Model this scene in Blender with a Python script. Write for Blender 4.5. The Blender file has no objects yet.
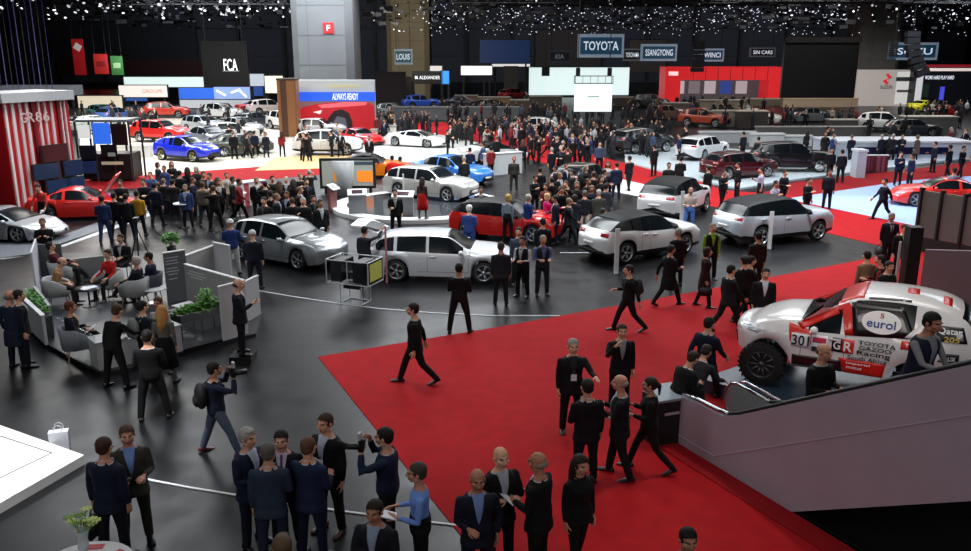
import bpy, bmesh, math, random
from math import sin, cos, pi, radians, sqrt, atan2, tan, atan
from mathutils import Vector, Matrix, Quaternion
from mathutils.bvhtree import BVHTree
rnd = random.Random(7)
S = bpy.context.scene
COL = S.collection
S.view_settings.view_transform = 'Standard'
S.view_settings.look = 'None'
S.view_settings.gamma = 1
S.view_settings.use_curve_mapping = False
S.view_settings.exposure = 0.0

# ------------------------------------------------------------------ camera
FPX, CX, CY, HOR, CAMH = 850.0, 485.5, 275.5, 50.0, 6.9
TH = atan((CY - HOR) / FPX)
cd = bpy.data.cameras.new('camera'); cam = bpy.data.objects.new('camera', cd); COL.objects.link(cam)
cam.location = (0, 0, CAMH); cam.rotation_euler = (pi / 2 - TH, 0, 0)
cd.sensor_width = 36; cd.lens = 36 * FPX / 971; cd.clip_end = 600
S.camera = cam

def G(px, py, z=0.0):
    """ground point (height z) seen at a photo coordinate"""
    u, v = (px - CX) / FPX, (CY - py) / FPX
    d = Vector((u, cos(TH) + v * sin(TH), -sin(TH) + v * cos(TH)))
    t = (z - CAMH) / d.z
    return Vector((d.x * t, d.y * t, z))

def up(px0, py0, py1):
    """height above ground of the point straight above ground pixel (px0,py0) that is seen at row py1"""
    g = G(px0, py0)
    a = TH + atan((py1 - CY) / FPX)
    return CAMH - g.y * tan(a)

# ------------------------------------------------------------------ materials
def lin(c):
    return c / 12.92 if c <= .04045 else ((c + .055) / 1.055) ** 2.4
def rgb(h):
    if not isinstance(h, str): return tuple(h) + (1,)
    return tuple(lin(int(h[i:i + 2], 16) / 255) for i in (0, 2, 4)) + (1,)
MC = {}
def mat(c, rough=.6, metal=0, emit=0, coat=0, spec=.5, noise=0, scale=8, kind=''):
    key = (c, rough, metal, emit, coat, spec, noise, scale, kind)
    if key in MC: return MC[key]
    m = bpy.data.materials.new('paint_' + str(len(MC))); m.use_nodes = True
    nt = m.node_tree; b = nt.nodes['Principled BSDF']
    col = rgb(c)
    b.inputs['Base Color'].default_value = col
    b.inputs['Roughness'].default_value = rough
    b.inputs['Metallic'].default_value = metal
    b.inputs['Coat Weight'].default_value = coat
    b.inputs['Coat Roughness'].default_value = .05
    b.inputs['Specular IOR Level'].default_value = spec
    if emit:
        b.inputs['Emission Color'].default_value = col
        b.inputs['Emission Strength'].default_value = emit
    if noise:
        tc = nt.nodes.new('ShaderNodeTexCoord'); n = nt.nodes.new('ShaderNodeTexNoise')
        n.inputs['Scale'].default_value = scale; n.inputs['Detail'].default_value = 5
        nt.links.new(tc.outputs['Object'], n.inputs['Vector'])
        mr = nt.nodes.new('ShaderNodeMapRange')
        mr.inputs['From Min'].default_value = .3; mr.inputs['From Max'].default_value = .7
        mr.inputs['To Min'].default_value = 1 - noise; mr.inputs['To Max'].default_value = 1 + noise
        nt.links.new(n.outputs['Fac'], mr.inputs['Value'])
        mx = nt.nodes.new('ShaderNodeVectorMath'); mx.operation = 'SCALE'
        mx.inputs[0].default_value = col[:3]
        nt.links.new(mr.outputs['Result'], mx.inputs['Scale'])
        nt.links.new(mx.outputs['Vector'], b.inputs['Base Color'])
    MC[key] = m
    return m
def stripes(c1, c2, scale, axis='X', rough=.4, spread=.5, distort=0, emit=0):
    key = ('st', c1, c2, scale, axis, rough, spread, distort, emit)
    if key in MC: return MC[key]
    m = bpy.data.materials.new('stripes_' + str(len(MC))); m.use_nodes = True
    nt = m.node_tree; b = nt.nodes['Principled BSDF']
    tc = nt.nodes.new('ShaderNodeTexCoord'); n = nt.nodes.new('ShaderNodeTexNoise'); n.noise_dimensions = '1D'
    sp = nt.nodes.new('ShaderNodeSeparateXYZ')
    nt.links.new(tc.outputs['Object'], sp.inputs[0])
    nt.links.new(sp.outputs[axis], n.inputs['W']); n.inputs['Scale'].default_value = scale; n.inputs['Detail'].default_value = 2
    r = nt.nodes.new('ShaderNodeValToRGB'); r.color_ramp.interpolation = 'LINEAR'
    r.color_ramp.elements[0].position = spread; r.color_ramp.elements[1].position = spread + .06
    r.color_ramp.elements[0].color = rgb(c1); r.color_ramp.elements[1].color = rgb(c2)
    nt.links.new(n.outputs['Fac'], r.inputs['Fac']); nt.links.new(r.outputs['Color'], b.inputs['Base Color'])
    b.inputs['Roughness'].default_value = rough
    if emit:
        nt.links.new(r.outputs['Color'], b.inputs['Emission Color']); b.inputs['Emission Strength'].default_value = emit
    MC[key] = m
    return m
def glassmat(tint='203038', alpha=.35, rough=.03):
    key = ('glass', tint, alpha)
    if key in MC: return MC[key]
    m = mat(tint, rough, spec=.8, kind='glass%s' % alpha)
    m.node_tree.nodes['Principled BSDF'].inputs['Alpha'].default_value = alpha
    MC[key] = m
    return m

# ------------------------------------------------------------------ object helpers
def meta(o, label=None, cat=None, group=None, kind=None):
    if label: o['label'] = label
    if cat: o['category'] = cat
    if group: o['group'] = group
    if kind: o['kind'] = kind
    return o
def empty(name, loc=(0, 0, 0), rz=0, label=None, cat=None, group=None):
    o = bpy.data.objects.new(name, None); COL.objects.link(o); o.empty_display_size = .2
    o.location = loc; o.rotation_euler = (0, 0, rz)
    return meta(o, label, cat, group)
def link(name, me, mats=None, parent=None, m4=None):
    o = bpy.data.objects.new(name, me); COL.objects.link(o)
    if parent is not None: o.parent = parent
    if m4 is not None: o.matrix_local = m4
    if mats:
        while len(me.materials) < len(mats): me.materials.append(None)
        for i, m in enumerate(mats):
            if me.materials[i] is None: me.materials[i] = m
            o.material_slots[i].link = 'OBJECT'; o.material_slots[i].material = m
    return o
def mesh(bm, name='mesh', smooth=False, recalc=True):
    if recalc: bmesh.ops.recalc_face_normals(bm, faces=bm.faces)
    me = bpy.data.meshes.new(name); bm.to_mesh(me); bm.free()
    if smooth: me.shade_smooth()
    return me
def copy_tree(o, parent=None):
    c = o.copy(); COL.objects.link(c)
    if parent is not None: c.parent = parent
    for ch in o.children: copy_tree(ch, c)
    return c

class MB:
    """collects shapes into one bmesh"""
    def __init__(s): s.bm = bmesh.new(); s.mi = 0
    def _tag(s, vs):
        fs = set()
        for v in vs:
            for f in v.link_faces: fs.add(f)
        for f in fs: f.material_index = s.mi
    def box(s, c, d, rz=0, m=None, bevel=0):
        M = Matrix.Translation(c) @ Matrix.Rotation(rz, 4, 'Z') @ (m or Matrix()) @ Matrix.Diagonal((d[0], d[1], d[2], 1))
        r = bmesh.ops.create_cube(s.bm, size=1, matrix=M)
        if bevel:
            es = list({e for v in r['verts'] for e in v.link_edges})
            bmesh.ops.bevel(s.bm, geom=es, offset=bevel, segments=2, affect='EDGES')
        else: s._tag(r['verts'])
        return s
    def cyl(s, a, b, r, r2=None, n=10, cap=True):
        a, b = Vector(a), Vector(b); d = b - a
        q = d.to_track_quat('Z', 'Y').to_matrix().to_4x4()
        M = Matrix.Translation((a + b) / 2) @ q
        rr = bmesh.ops.create_cone(s.bm, cap_ends=cap, segments=n, radius1=r, radius2=r if r2 is None else r2, depth=d.length, matrix=M)
        s._tag(rr['verts']); return s
    def ell(s, c, r, q=None, n=2):
        if not hasattr(r, '__len__'): r = (r, r, r)
        M = Matrix.Translation(c) @ (q.to_matrix().to_4x4() if q else Matrix()) @ Matrix.Diagonal((r[0], r[1], r[2], 1))
        rr = bmesh.ops.create_icosphere(s.bm, subdivisions=n, radius=1, matrix=M)
        s._tag(rr['verts']); return s
    def lathe(s, prof, c=(0, 0, 0), n=20, M=None, cap=True):
        M = Matrix.Translation(c) @ (M or Matrix())
        rings = []
        for r, z in prof:
            rings.append([s.bm.verts.new(M @ Vector((r * cos(2 * pi * k / n), r * sin(2 * pi * k / n), z))) for k in range(n)])
        for A, B in zip(rings, rings[1:]):
            for k in range(n):
                f = s.bm.faces.new((A[k], A[(k + 1) % n], B[(k + 1) % n], B[k])); f.material_index = s.mi
        for R in (rings[0], rings[-1]):
            if cap and prof[0 if R is rings[0] else -1][0] > 1e-4:
                f = s.bm.faces.new(R); f.material_index = s.mi
        return s
    def loft(s, rings, cap=True):
        R = [[s.bm.verts.new(p) for p in ring] for ring in rings]
        n = len(R[0])
        for A, B in zip(R, R[1:]):
            for k in range(n):
                f = s.bm.faces.new((A[k], A[(k + 1) % n], B[(k + 1) % n], B[k])); f.material_index = s.mi
        if cap:
            s.bm.faces.new(R[0]).material_index = s.mi; s.bm.faces.new(list(reversed(R[-1]))).material_index = s.mi
        return s
    def tube(s, pts, rad, n=8):
        """round-ended tapered tube through points"""
        pts = [Vector(p) for p in pts]
        if not hasattr(rad, '__len__'): rad = [rad] * len(pts)
        rings = []
        ref = Vector((.3, .9, .2))
        L = len(pts)
        for i, p in enumerate(pts):
            t = (pts[min(i + 1, L - 1)] - pts[max(i - 1, 0)]).normalized()
            u = t.cross(ref)
            if u.length < .1: u = t.cross(Vector((1, 0, 0)))
            u.normalize(); w = t.cross(u)
            r = rad[i]
            if i == 0:
                for kk in (.35, .8): rings.append([p - t * r * sqrt(1 - kk * kk) * .9 + (u * cos(2 * pi * k / n) + w * sin(2 * pi * k / n)) * r * kk for k in range(n)])
            rings.append([p + (u * cos(2 * pi * k / n) + w * sin(2 * pi * k / n)) * r for k in range(n)])
            if i == L - 1:
                for kk in (.8, .35): rings.append([p + t * r * sqrt(1 - kk * kk) * .9 + (u * cos(2 * pi * k / n) + w * sin(2 * pi * k / n)) * r * kk for k in range(n)])
        return s.loft(rings)
    def prism(s, poly, z0, z1):
        """extruded polygon given as xy points"""
        a = [s.bm.verts.new((p[0], p[1], z0)) for p in poly]; b = [s.bm.verts.new((p[0], p[1], z1)) for p in poly]
        n = len(a)
        s.bm.faces.new(list(reversed(a))).material_index = s.mi; s.bm.faces.new(b).material_index = s.mi
        for k in range(n): s.bm.faces.new((a[k], a[(k + 1) % n], b[(k + 1) % n], b[k])).material_index = s.mi
        return s
    def wall(s, a, b, z0, z1, t=.06):
        """upright slab between two ground points"""
        a, b = Vector((a[0], a[1], 0)), Vector((b[0], b[1], 0)); d = b - a
        return s.box(((a + b) / 2 + Vector((0, 0, (z0 + z1) / 2))), (d.length, t, z1 - z0), atan2(d.y, d.x))
    def me(s, name='mesh', smooth=False, recalc=True): return mesh(s.bm, name, smooth, recalc)
    def build(s, name, m, parent=None, smooth=False):
        ms = m if isinstance(m, (list, tuple)) else [m]
        return link(name, s.me(name, smooth), ms, parent)

def remesh(bm, voxel, smooth=2, name='m'):
    me = mesh(bm, name)
    o = bpy.data.objects.new('t', me); COL.objects.link(o)
    r = o.modifiers.new('r', 'REMESH'); r.mode = 'VOXEL'; r.voxel_size = voxel; r.use_smooth_shade = True
    if smooth:
        sm = o.modifiers.new('s', 'SMOOTH'); sm.factor = .5; sm.iterations = smooth
    dg = bpy.context.evaluated_depsgraph_get(); dg.update()
    out = bpy.data.meshes.new_from_object(o.evaluated_get(dg))
    bpy.data.objects.remove(o); bpy.data.meshes.remove(me)
    out.shade_smooth(); out.name = name
    return out

TXT = {}
def text_mesh(s, size=1, extrude=.004, bold=0):
    key = (s, size, extrude, bold)
    if key in TXT: return TXT[key]
    c = bpy.data.curves.new('t', 'FONT'); c.body = s; c.size = size; c.extrude = extrude; c.align_x = 'CENTER'; c.align_y = 'CENTER'
    c.offset = bold; c.resolution_u = 3
    o = bpy.data.objects.new('t', c); COL.objects.link(o)
    dg = bpy.context.evaluated_depsgraph_get(); dg.update()
    me = bpy.data.meshes.new_from_object(o.evaluated_get(dg)); bpy.data.objects.remove(o)
    TXT[key] = me
    return me
def text(s, width, height, m, parent, loc, rz=0, name='lettering', shear=0, tilt=None, extrude=.004):
    """lettering standing upright in the parent's frame facing -Y, fitted to width x height"""
    me = text_mesh(s, 1, extrude / max(height, .01), .01)
    xs = [v.co.x for v in me.vertices]; ys = [v.co.y for v in me.vertices]
    sx = width / (max(xs) - min(xs)); sy = height / (max(ys) - min(ys))
    cx, cy = (max(xs) + min(xs)) / 2, (max(ys) + min(ys)) / 2
    M = Matrix.Translation(loc) @ Matrix.Rotation(rz, 4, 'Z') @ Matrix.Rotation(pi / 2, 4, 'X') @ Matrix(((1, shear, 0, 0), (0, 1, 0, 0), (0, 0, 1, 0), (0, 0, 0, 1))) @ Matrix.Diagonal((sx, sy, height, 1)) @ Matrix.Translation((-cx, -cy, 0))
    me = me.copy(); me.transform(M)
    return link(name, me, [m], parent)
# ------------------------------------------------------------------ people
ARM = {
 'down': ((.10, -.02, -1), (.02, .14, -1)), 'swf': ((.10, .40, -.9), (-.05, .72, -.7)), 'swb': ((.12, -.48, -.9), (.05, -.2, -1)),
 'hold': ((.14, .12, -1), (-.38, .9, .12)), 'phone': ((.14, .28, -1), (-.42, .8, .5)), 'face': ((.3, .7, -.5), (-.5, .25, .9)),
 'cam': ((.3, .72, -.3), (-.42, .06, .9)), 'cross': ((.16, .30, -1), (-.95, .32, .12)), 'pocket': ((.26, -.16, -1), (-.12, .22, -1)),
 'back': ((.2, -.3, -1), (-.55, -.35, -.7)), 'out': ((.3, .75, -.6), (.05, .95, .1)), 'up': ((.25, .75, .2), (-.1, .8, .6)),
 'rest': ((.12, .42, -1), (-.05, .9, -.28)), 'carry': ((.14, .02, -1), (.02, .06, -1)), 'lean': ((.2, .45, -.9), (.0, .55, -.85)),
}
LEG = {
 'stand': ((2, 3, 4), (-1, 2, 4)), 'walk': ((24, 8, 1), (-17, 22, 1)), 'walkr': ((-17, 22, 1), (24, 8, 1)), 'step': ((12, 4, 3), (-9, 8, 3)),
 'wide': ((4, 3, 11), (-2, 2, 11)), 'sit': ((86, 86, 5), (84, 80, 5)), 'cross': ((86, 86, 3), (98, 62, -14)), 'crouch': ((105, 135, 12), (62, 118, 8)),
 'lunge': ((20, 6, 14), (-12, 4, 16)), 'weight': ((8, 12, 6), (0, 0, 3)),
}
def nrm(v): return Vector(v).normalized()
def skeleton(legs, armR, armL, lean=0, female=False):
    J = {}
    T = Matrix.Rotation(radians(-lean), 3, 'X')
    pel = Vector((0, 0, .94))
    J['pel'] = pel; J['T'] = T
    def tp(x, y, z): return pel + T @ Vector((x, y, z))
    J['tp'] = tp
    J['neck'] = tp(0, .0, .55); J['head'] = tp(0, .03, .70)
    sw = .165 if female else .188
    for s, a, n in ((1, armR, 'R'), (-1, armL, 'L')):
        u, f = ARM[a]
        sh = tp(s * sw, -.005, .425)
        el = sh + T @ nrm((s * u[0], u[1], u[2])) * .285
        fd = T @ nrm((s * f[0], f[1], f[2]))
        wr = el + fd * .25
        J['sh' + n], J['el' + n], J['wr' + n], J['hd' + n] = sh, el, wr, fd
    low = 9
    for s, (a, k, sp), n in ((1, LEG[legs][0], 'R'), (-1, LEG[legs][1], 'L')):
        hp = pel + Vector((s * .088, 0, -.03))
        ra, rk = radians(a), radians(a - k); rs = radians(sp)
        td = Vector((s * sin(rs), sin(ra) * cos(rs), -cos(ra) * cos(rs)))
        sd = Vector((s * sin(rs) * .6, sin(rk), -cos(rk))).normalized()
        kn = hp + td * .43; an = kn + sd * .41
        J['hp' + n], J['kn' + n], J['an' + n] = hp, kn, an
        J['fp' + n] = max(0, -rk) * .6
        low = min(low, an.z)
    dz = .085 - low
    seat = legs in ('sit', 'cross')
    for k, v in list(J.items()):
        if isinstance(v, Vector): J[k] = v + Vector((0, 0, dz))
    J['tp'] = lambda x, y, z: J['pel'] + T @ Vector((x, y, z))
    return J
TOR = [(-.12, .12, .10, 0), (-.06, .155, .115, 0), (.04, .158, .115, 0), (.15, .140, .102, 0), (.27, .150, .108, .005), (.36, .168, .115, .005), (.435, .158, .10, -.005), (.485, .105, .08, -.01), (.54, .06, .06, 0), (.60, .054, .058, .012), (.68, .05, .055, .02)]
TORF = [(-.12, .13, .11, 0), (-.06, .165, .12, 0), (.04, .155, .112, 0), (.15, .118, .09, 0), (.27, .132, .105, .012), (.36, .142, .118, .02), (.44, .138, .09, -.005), (.49, .085, .068, -.01), (.54, .05, .05, 0), (.60, .046, .05, .012), (.68, .044, .048, .02)]
def torso(mb, J, tor, g=0, z0=None, z1=None, n=16, flare=0):
    rings = []
    rows = [t for t in tor if (z0 is None or t[0] >= z0 - 1e-6) and (z1 is None or t[0] <= z1 + 1e-6)]
    if z0 is not None and z0 < rows[0][0] - .01:
        f = rows[0]
        rows = [(z0, .165 + flare, .125 + flare * .7, 0), (-.12, .165 + flare * .4, .125 + flare * .3, 0)] + [r for r in rows if r[0] > -.11]
    for z, rx, ry, yo in rows:
        rings.append([J['tp']((rx + g) * (abs(cos(a)) ** .85) * (1 if cos(a) > 0 else -1), yo + (ry + g) * (abs(sin(a)) ** .85) * (1 if sin(a) > 0 else -1), z) for a in [2 * pi * k / n for k in range(n)]])
    mb.loft(rings)
def head_shell(vox):
    mb = MB()
    mb.ell((0, -.012, .035), (.076, .094, .092)); mb.ell((0, .028, -.03), (.058, .066, .085)); mb.ell((0, .05, -.085), (.03, .03, .024))
    mb.ell((0, .096, -.012), (.013, .018, .027)); mb.ell((0, .106, -.026), (.017, .014, .011)); mb.ell((0, .075, .022), (.056, .02, .012))
    mb.ell((0, .086, -.058), (.024, .010, .006)); mb.ell((0, .084, -.068), (.02, .010, .006))
    for s in (-1, 1):
        mb.ell((s * .078, -.008, -.01), (.011, .02, .032)); mb.ell((s * .043, .05, -.025), (.024, .03, .024)); mb.ell((s * .05, .0, -.07), (.018, .035, .03))
    me = remesh(mb.bm, vox, 1)
    mi = [0] * len(me.polygons)
    for i, p in enumerate(me.polygons):
        c = p.center
        if c.y > .06 and abs(abs(c.x) - .031) < .011 and abs(c.z - .004) < .0045: mi[i] = 1 if abs(abs(c.x) - .031) > .0055 else 2
        elif c.y > .075 and abs(c.x) < .024 and abs(c.z + .063) < .009: mi[i] = 3
        elif c.y > .06 and abs(abs(c.x) - .032) < .02 and abs(c.z - .026) < .005: mi[i] = 2
    me.polygons.foreach_set('material_index', mi)
    return me
def hand_shell(vox, curl):
    """right hand: fingers along +Z, palm facing +Y (inwards), thumb on +X... mirrored for the left"""
    mb = MB()
    mb.loft([[Vector((rx * cos(a), ry * sin(a), z)) for a in [2 * pi * k / 10 for k in range(10)]] for z, rx, ry in ((-.02, .026, .02), (.01, .03, .019), (.05, .04, .016), (.09, .041, .014), (.098, .036, .010))])
    for x, L, w in ((.031, .070, .0082), (.0105, .080, .0088), (-.0105, .074, .0084), (-.031, .058, .0075)):
        p = Vector((x, 0, .085)); pts = [p]; ang = curl * .4
        for seg in (.45, .32, .26):
            p = p + Vector((x * .05, sin(ang), cos(ang))) * L * seg; pts.append(p); ang += curl
        mb.tube(pts, [w * 1.08, w, w * .95, w * .85], 8)
    mb.tube([(.024, .004, .015), (.048, .016, .045), (.055, .028 + curl * .01, .07), (.05, .036 + curl * .012, .092)], [.014, .0115, .0105, .009], 8)
    return remesh(mb.bm, vox, 1)
SH = {}
def shells(hi):
    if hi not in SH:
        v = (.0055, .0038) if hi else (.011, .0075)
        SH[hi] = (head_shell(v[0]), hand_shell(v[1], .38), hand_shell(v[1], .95))
    return SH[hi]
def hair_mesh(style, vox):
    mb = MB()
    if style in ('short', 'thick', 'long', 'bob', 'pony', 'beanie'):
        g = {'short': .007, 'thick': .016, 'long': .014, 'bob': .016, 'pony': .008, 'beanie': .014}[style]
        mb.ell((0, -.018, .04), (.076 + g, .09 + g, .088 + g), n=3)
        mb.ell((0, -.05, -.01), (.068 + g, .055 + g, .075), n=2)
        if style == 'thick': mb.ell((.01, .04, .105), (.06, .045, .03))
        if style == 'long':
            mb.tube([(0, -.07, .0), (0, -.10, -.12), (0, -.115, -.26), (0, -.12, -.36)], [.08, .085, .075, .03], 10)
            for s in (-1, 1): mb.tube([(s * .07, -.02, .04), (s * .082, -.03, -.06), (s * .085, -.04, -.18)], [.03, .032, .02])
        if style == 'bob':
            mb.ell((0, -.05, -.05), (.09, .065, .10))
            for s in (-1, 1): mb.tube([(s * .072, -.01, .04), (s * .085, -.005, -.04), (s * .08, .0, -.10)], [.026, .028, .02])
        if style == 'pony': mb.tube([(0, -.10, .04), (0, -.14, 0), (0, -.14, -.16)], [.025, .032, .015])
    elif style == 'fringe':   # bald top, hair round the back and sides
        mb.ell((0, -.04, -.01), (.081, .072, .05), n=2); mb.ell((0, -.06, .0), (.075, .062, .055))
    me = remesh(mb.bm, vox, 1)
    bm = bmesh.new(); bm.from_mesh(me)
    kill = []
    for f in bm.faces:
        c = f.calc_center_median()
        front = c.y > .035 + max(0, c.z - .045) * 1.6 if style != 'beanie' else (c.z < .03)
        if style in ('fringe',): front = c.y > .02 or c.z > .05
        if c.z < -.04 and style in ('short', 'thick', 'fringe') and c.y > -.045: front = True
        if front and c.z < .12: kill.append(f)
    bmesh.ops.delete(bm, geom=kill, context='FACES')
    bm.to_mesh(me); bm.free(); me.shade_smooth()
    return me
HAIR = {}
def shoe_mesh():
    mb = MB()
    rings = []
    for y, rx, h, zc in ((-.085, .018, .03, .035), (-.075, .032, .045, .045), (-.03, .036, .05, .05), (.02, .038, .042, .042), (.08, .046, .032, .032), (.14, .045, .026, .026), (.175, .034, .02, .022), (.19, .012, .01, .015)):
        rings.append([Vector((rx * cos(a), y, max(.0, zc + h * sin(a)))) for a in [2 * pi * k / 12 for k in range(12)]])
    mb.loft(rings)
    return mb.me('shoe', True)
SHOE = []
BODY = {}
def legpts(J, n): return [J['hp' + n], J['kn' + n], J['an' + n]]
def body_meshes(legs, aR, aL, lean, female, hi, garment, hands, bare):
    key = (legs, aR, aL, lean, female, hi, garment, hands, bare)
    if key in BODY: return BODY[key]
    J = skeleton(legs, aR, aL, lean, female)
    tor = TORF if female else TOR
    vb = .013 if hi else .022
    mb = MB(); torso(mb, J, tor)
    for n in 'RL':
        mb.tube([J['sh' + n], (J['sh' + n] * .35 + J['el' + n] * .65), J['el' + n], (J['el' + n] * .7 + J['wr' + n] * .3), J['wr' + n] + J['hd' + n] * .02], [.05, .043, .038, .038, .026])
        h, k, a = legpts(J, n)
        mb.tube([h, h * .5 + k * .5, k, k * .65 + a * .35, a], [.085, .072, .052, .05, .036])
    shell = remesh(mb.bm, vb, 2)
    bm = bmesh.new(); bm.from_mesh(shell)
    tpi = J['T'].inverted(); pel = J['pel']
    for f in bm.faces:
        c = f.calc_center_median(); q = tpi @ (c - pel)
        mi = 4
        if q.z > .497: mi = 0
        if bare:
            for n in 'RL':
                e, w = J['el' + n], J['wr' + n]; d = w - e; t = max(-.3, min(1.2, (c - e).dot(d) / d.length_squared))
                if t > -.12 and (c - (e + d * t)).length < .07: mi = 0
        for n in 'RL':
            if (c - J['wr' + n]).length < .035 : mi = 0
        f.material_index = mi
    hd, h1, h2 = shells(hi)
    Mh = Matrix.Translation(J['head']) @ J['T'].to_4x4() @ Matrix.Scale(1.08, 4)
    def add(me, M, mirror=False):
        n0 = len(bm.verts); f0 = len(bm.faces)
        bm.from_mesh(me); bm.verts.ensure_lookup_table(); bm.faces.ensure_lookup_table()
        for v in bm.verts[n0:]: v.co = M @ v.co
        if mirror: bmesh.ops.reverse_faces(bm, faces=bm.faces[f0:])
    add(hd, Mh)
    J['Mh'] = Mh
    for n, s in (('R', 1), ('L', -1)):
        z = J['hd' + n]
        inward = Vector((-s, .25, 0)) if abs(z.z) > .6 else Vector((-s * .5, 0, -.7))
        y = (inward - z * inward.dot(z)).normalized(); x = y.cross(z)
        # thumb towards the front / top
        fwd = Vector((0, 1, .35))
        sg = 1 if x.dot(fwd) > 0 else -1
        R = Matrix((x * sg, y, z)).transposed().to_4x4()
        M = Matrix.Translation(J['wr' + n] + z * .012) @ R
        J['hand' + n] = Matrix.Translation(J['wr' + n] + z * .08) @ R
        add(h2 if hands == 'grip' else h1, M, M.determinant() < 0)
    me = bpy.data.meshes.new('body'); bm.to_mesh(me); bm.free(); me.shade_smooth()
    for i in range(5): me.materials.append(None)
    out = {'body': me, 'J': J}
    # trousers / skirt
    vg = .017 if hi else .026
    if garment in ('dress', 'skirt'):
        mb = MB()
        kz = -.40 if garment == 'dress' else -.46
        rings = []
        f = 0 if legs not in ('walk', 'walkr', 'step') else .03
        for z, r in ((.14, .125), (.04, .172), (-.06, .185), (-.25, .205), (kz - .1, .235 + f)):
            rings.append([J['pel'] + Vector((r * cos(a), r * .8 * sin(a), z)) for a in [2 * pi * k / 18 for k in range(18)]])
        mb.loft(rings)
        out['legs'] = mb.me('skirt', True); out['legname'] = 'skirt'
    else:
        mb = MB()
        torso(mb, J, tor, .012, -.12, .15)
        for n in 'RL':
            h, k, a = legpts(J, n)
            w = 1.0 if not female else .88
            e = a + (k - a).normalized() * .0
            mb.tube([h, h * .5 + k * .5, k, k * .6 + a * .4, e], [.098 * w, .088 * w, .068 * w, .066 * w, .056 * w], 10)
        out['legs'] = remesh(mb.bm, vg, 2, 'trousers'); out['legname'] = 'trousers'
    # jacket
    if garment in ('suit', 'jacket', 'coat', 'vest', 'blazer'):
        mb = MB()
        hem = {'suit': -.2, 'jacket': -.13, 'coat': -.42, 'vest': -.1, 'blazer': -.15}[garment]
        if legs in ('sit', 'cross', 'crouch'): hem = -.12
        torso(mb, J, tor, .022, hem, .49, flare=.012 if garment != 'coat' else .035)
        if garment != 'vest':
            for n in 'RL':
                mb.tube([J['sh' + n], (J['sh' + n] * .35 + J['el' + n] * .65), J['el' + n], (J['el' + n] * .6 + J['wr' + n] * .4), J['wr' + n] - J['hd' + n] * .035], [.056, .055, .050, .047, .040], 10)
                # collar and lapel bulk
                mb.tube([J['tp'](.05 * (1 if n == 'R' else -1), -.055, .515), J['tp'](.062 * (1 if n == 'R' else -1), .03, .49), J['tp'](.05 * (1 if n == 'R' else -1), .105, .38)], [.017, .018, .012])
        me = remesh(mb.bm, vg, 2, 'jacket')
        if garment in ('suit', 'vest', 'blazer'):
            bm = bmesh.new(); bm.from_mesh(me); bv = BVHTree.FromBMesh(bm); bm.free()
            bm = bmesh.new(); rows = []
            for j in range(9):
                z = .14 + .385 * j / 8; hw = .004 + .066 * (j / 8) ** .8; row = []
                for i in range(5):
                    o = J['tp'](hw * (i / 2 - 1), .4, z); hit = bv.ray_cast(o, J['T'] @ Vector((0, -1, 0)))
                    co = hit[0] + (J['T'] @ Vector((0, .004, 0))) if hit[0] is not None and (hit[0] - o).length < .42 else J['tp'](hw * (i / 2 - 1), .07, z)
                    row.append(bm.verts.new(co))
                rows.append(row)
            for a, b in zip(rows, rows[1:]):
                for i in range(4): bm.faces.new((a[i], a[i + 1], b[i + 1], b[i]))
            rim = [v for v in bm.verts if v.is_boundary]
            r = bmesh.ops.extrude_edge_only(bm, edges=[e for e in bm.edges if e.is_boundary])
            for v in r['geom']:
                if isinstance(v, bmesh.types.BMVert): v.co += J['T'] @ Vector((0, -.02, 0))
            out['shirt_front'] = mesh(bm, 'shirt_front', True, False)
            mb = MB(); mb.tube([J['tp'](.055 * cos(a), .008 + .060 * sin(a), .520 - .014 * sin(a)) for a in [2 * pi * k / 12 + pi / 2 for k in range(13)]], .015, 8)
            out['collar'] = mb.me('collar', True)
        out['jacket'] = me
    mb = MB()
    mb.tube([J['tp'](0, .088, .50), J['tp'](0, .118, .44), J['tp'](0, .140, .33), J['tp'](0, .134, .17)], [.014, .013, .018, .022], 6)
    out['tie'] = mb.me('tie', True)
    BODY[key] = out
    return out
def strip(pts, w, t, J, mi=0):
    mb = MB()
    for a, b in zip(pts, pts[1:]): mb.cyl(J['tp'](*a), J['tp'](*b), w, n=6)
    return mb
SKIN = ['c8957a', 'b8826a', 'd2a285', 'a8735a', 'bd8a70']
LAN = {}
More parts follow.
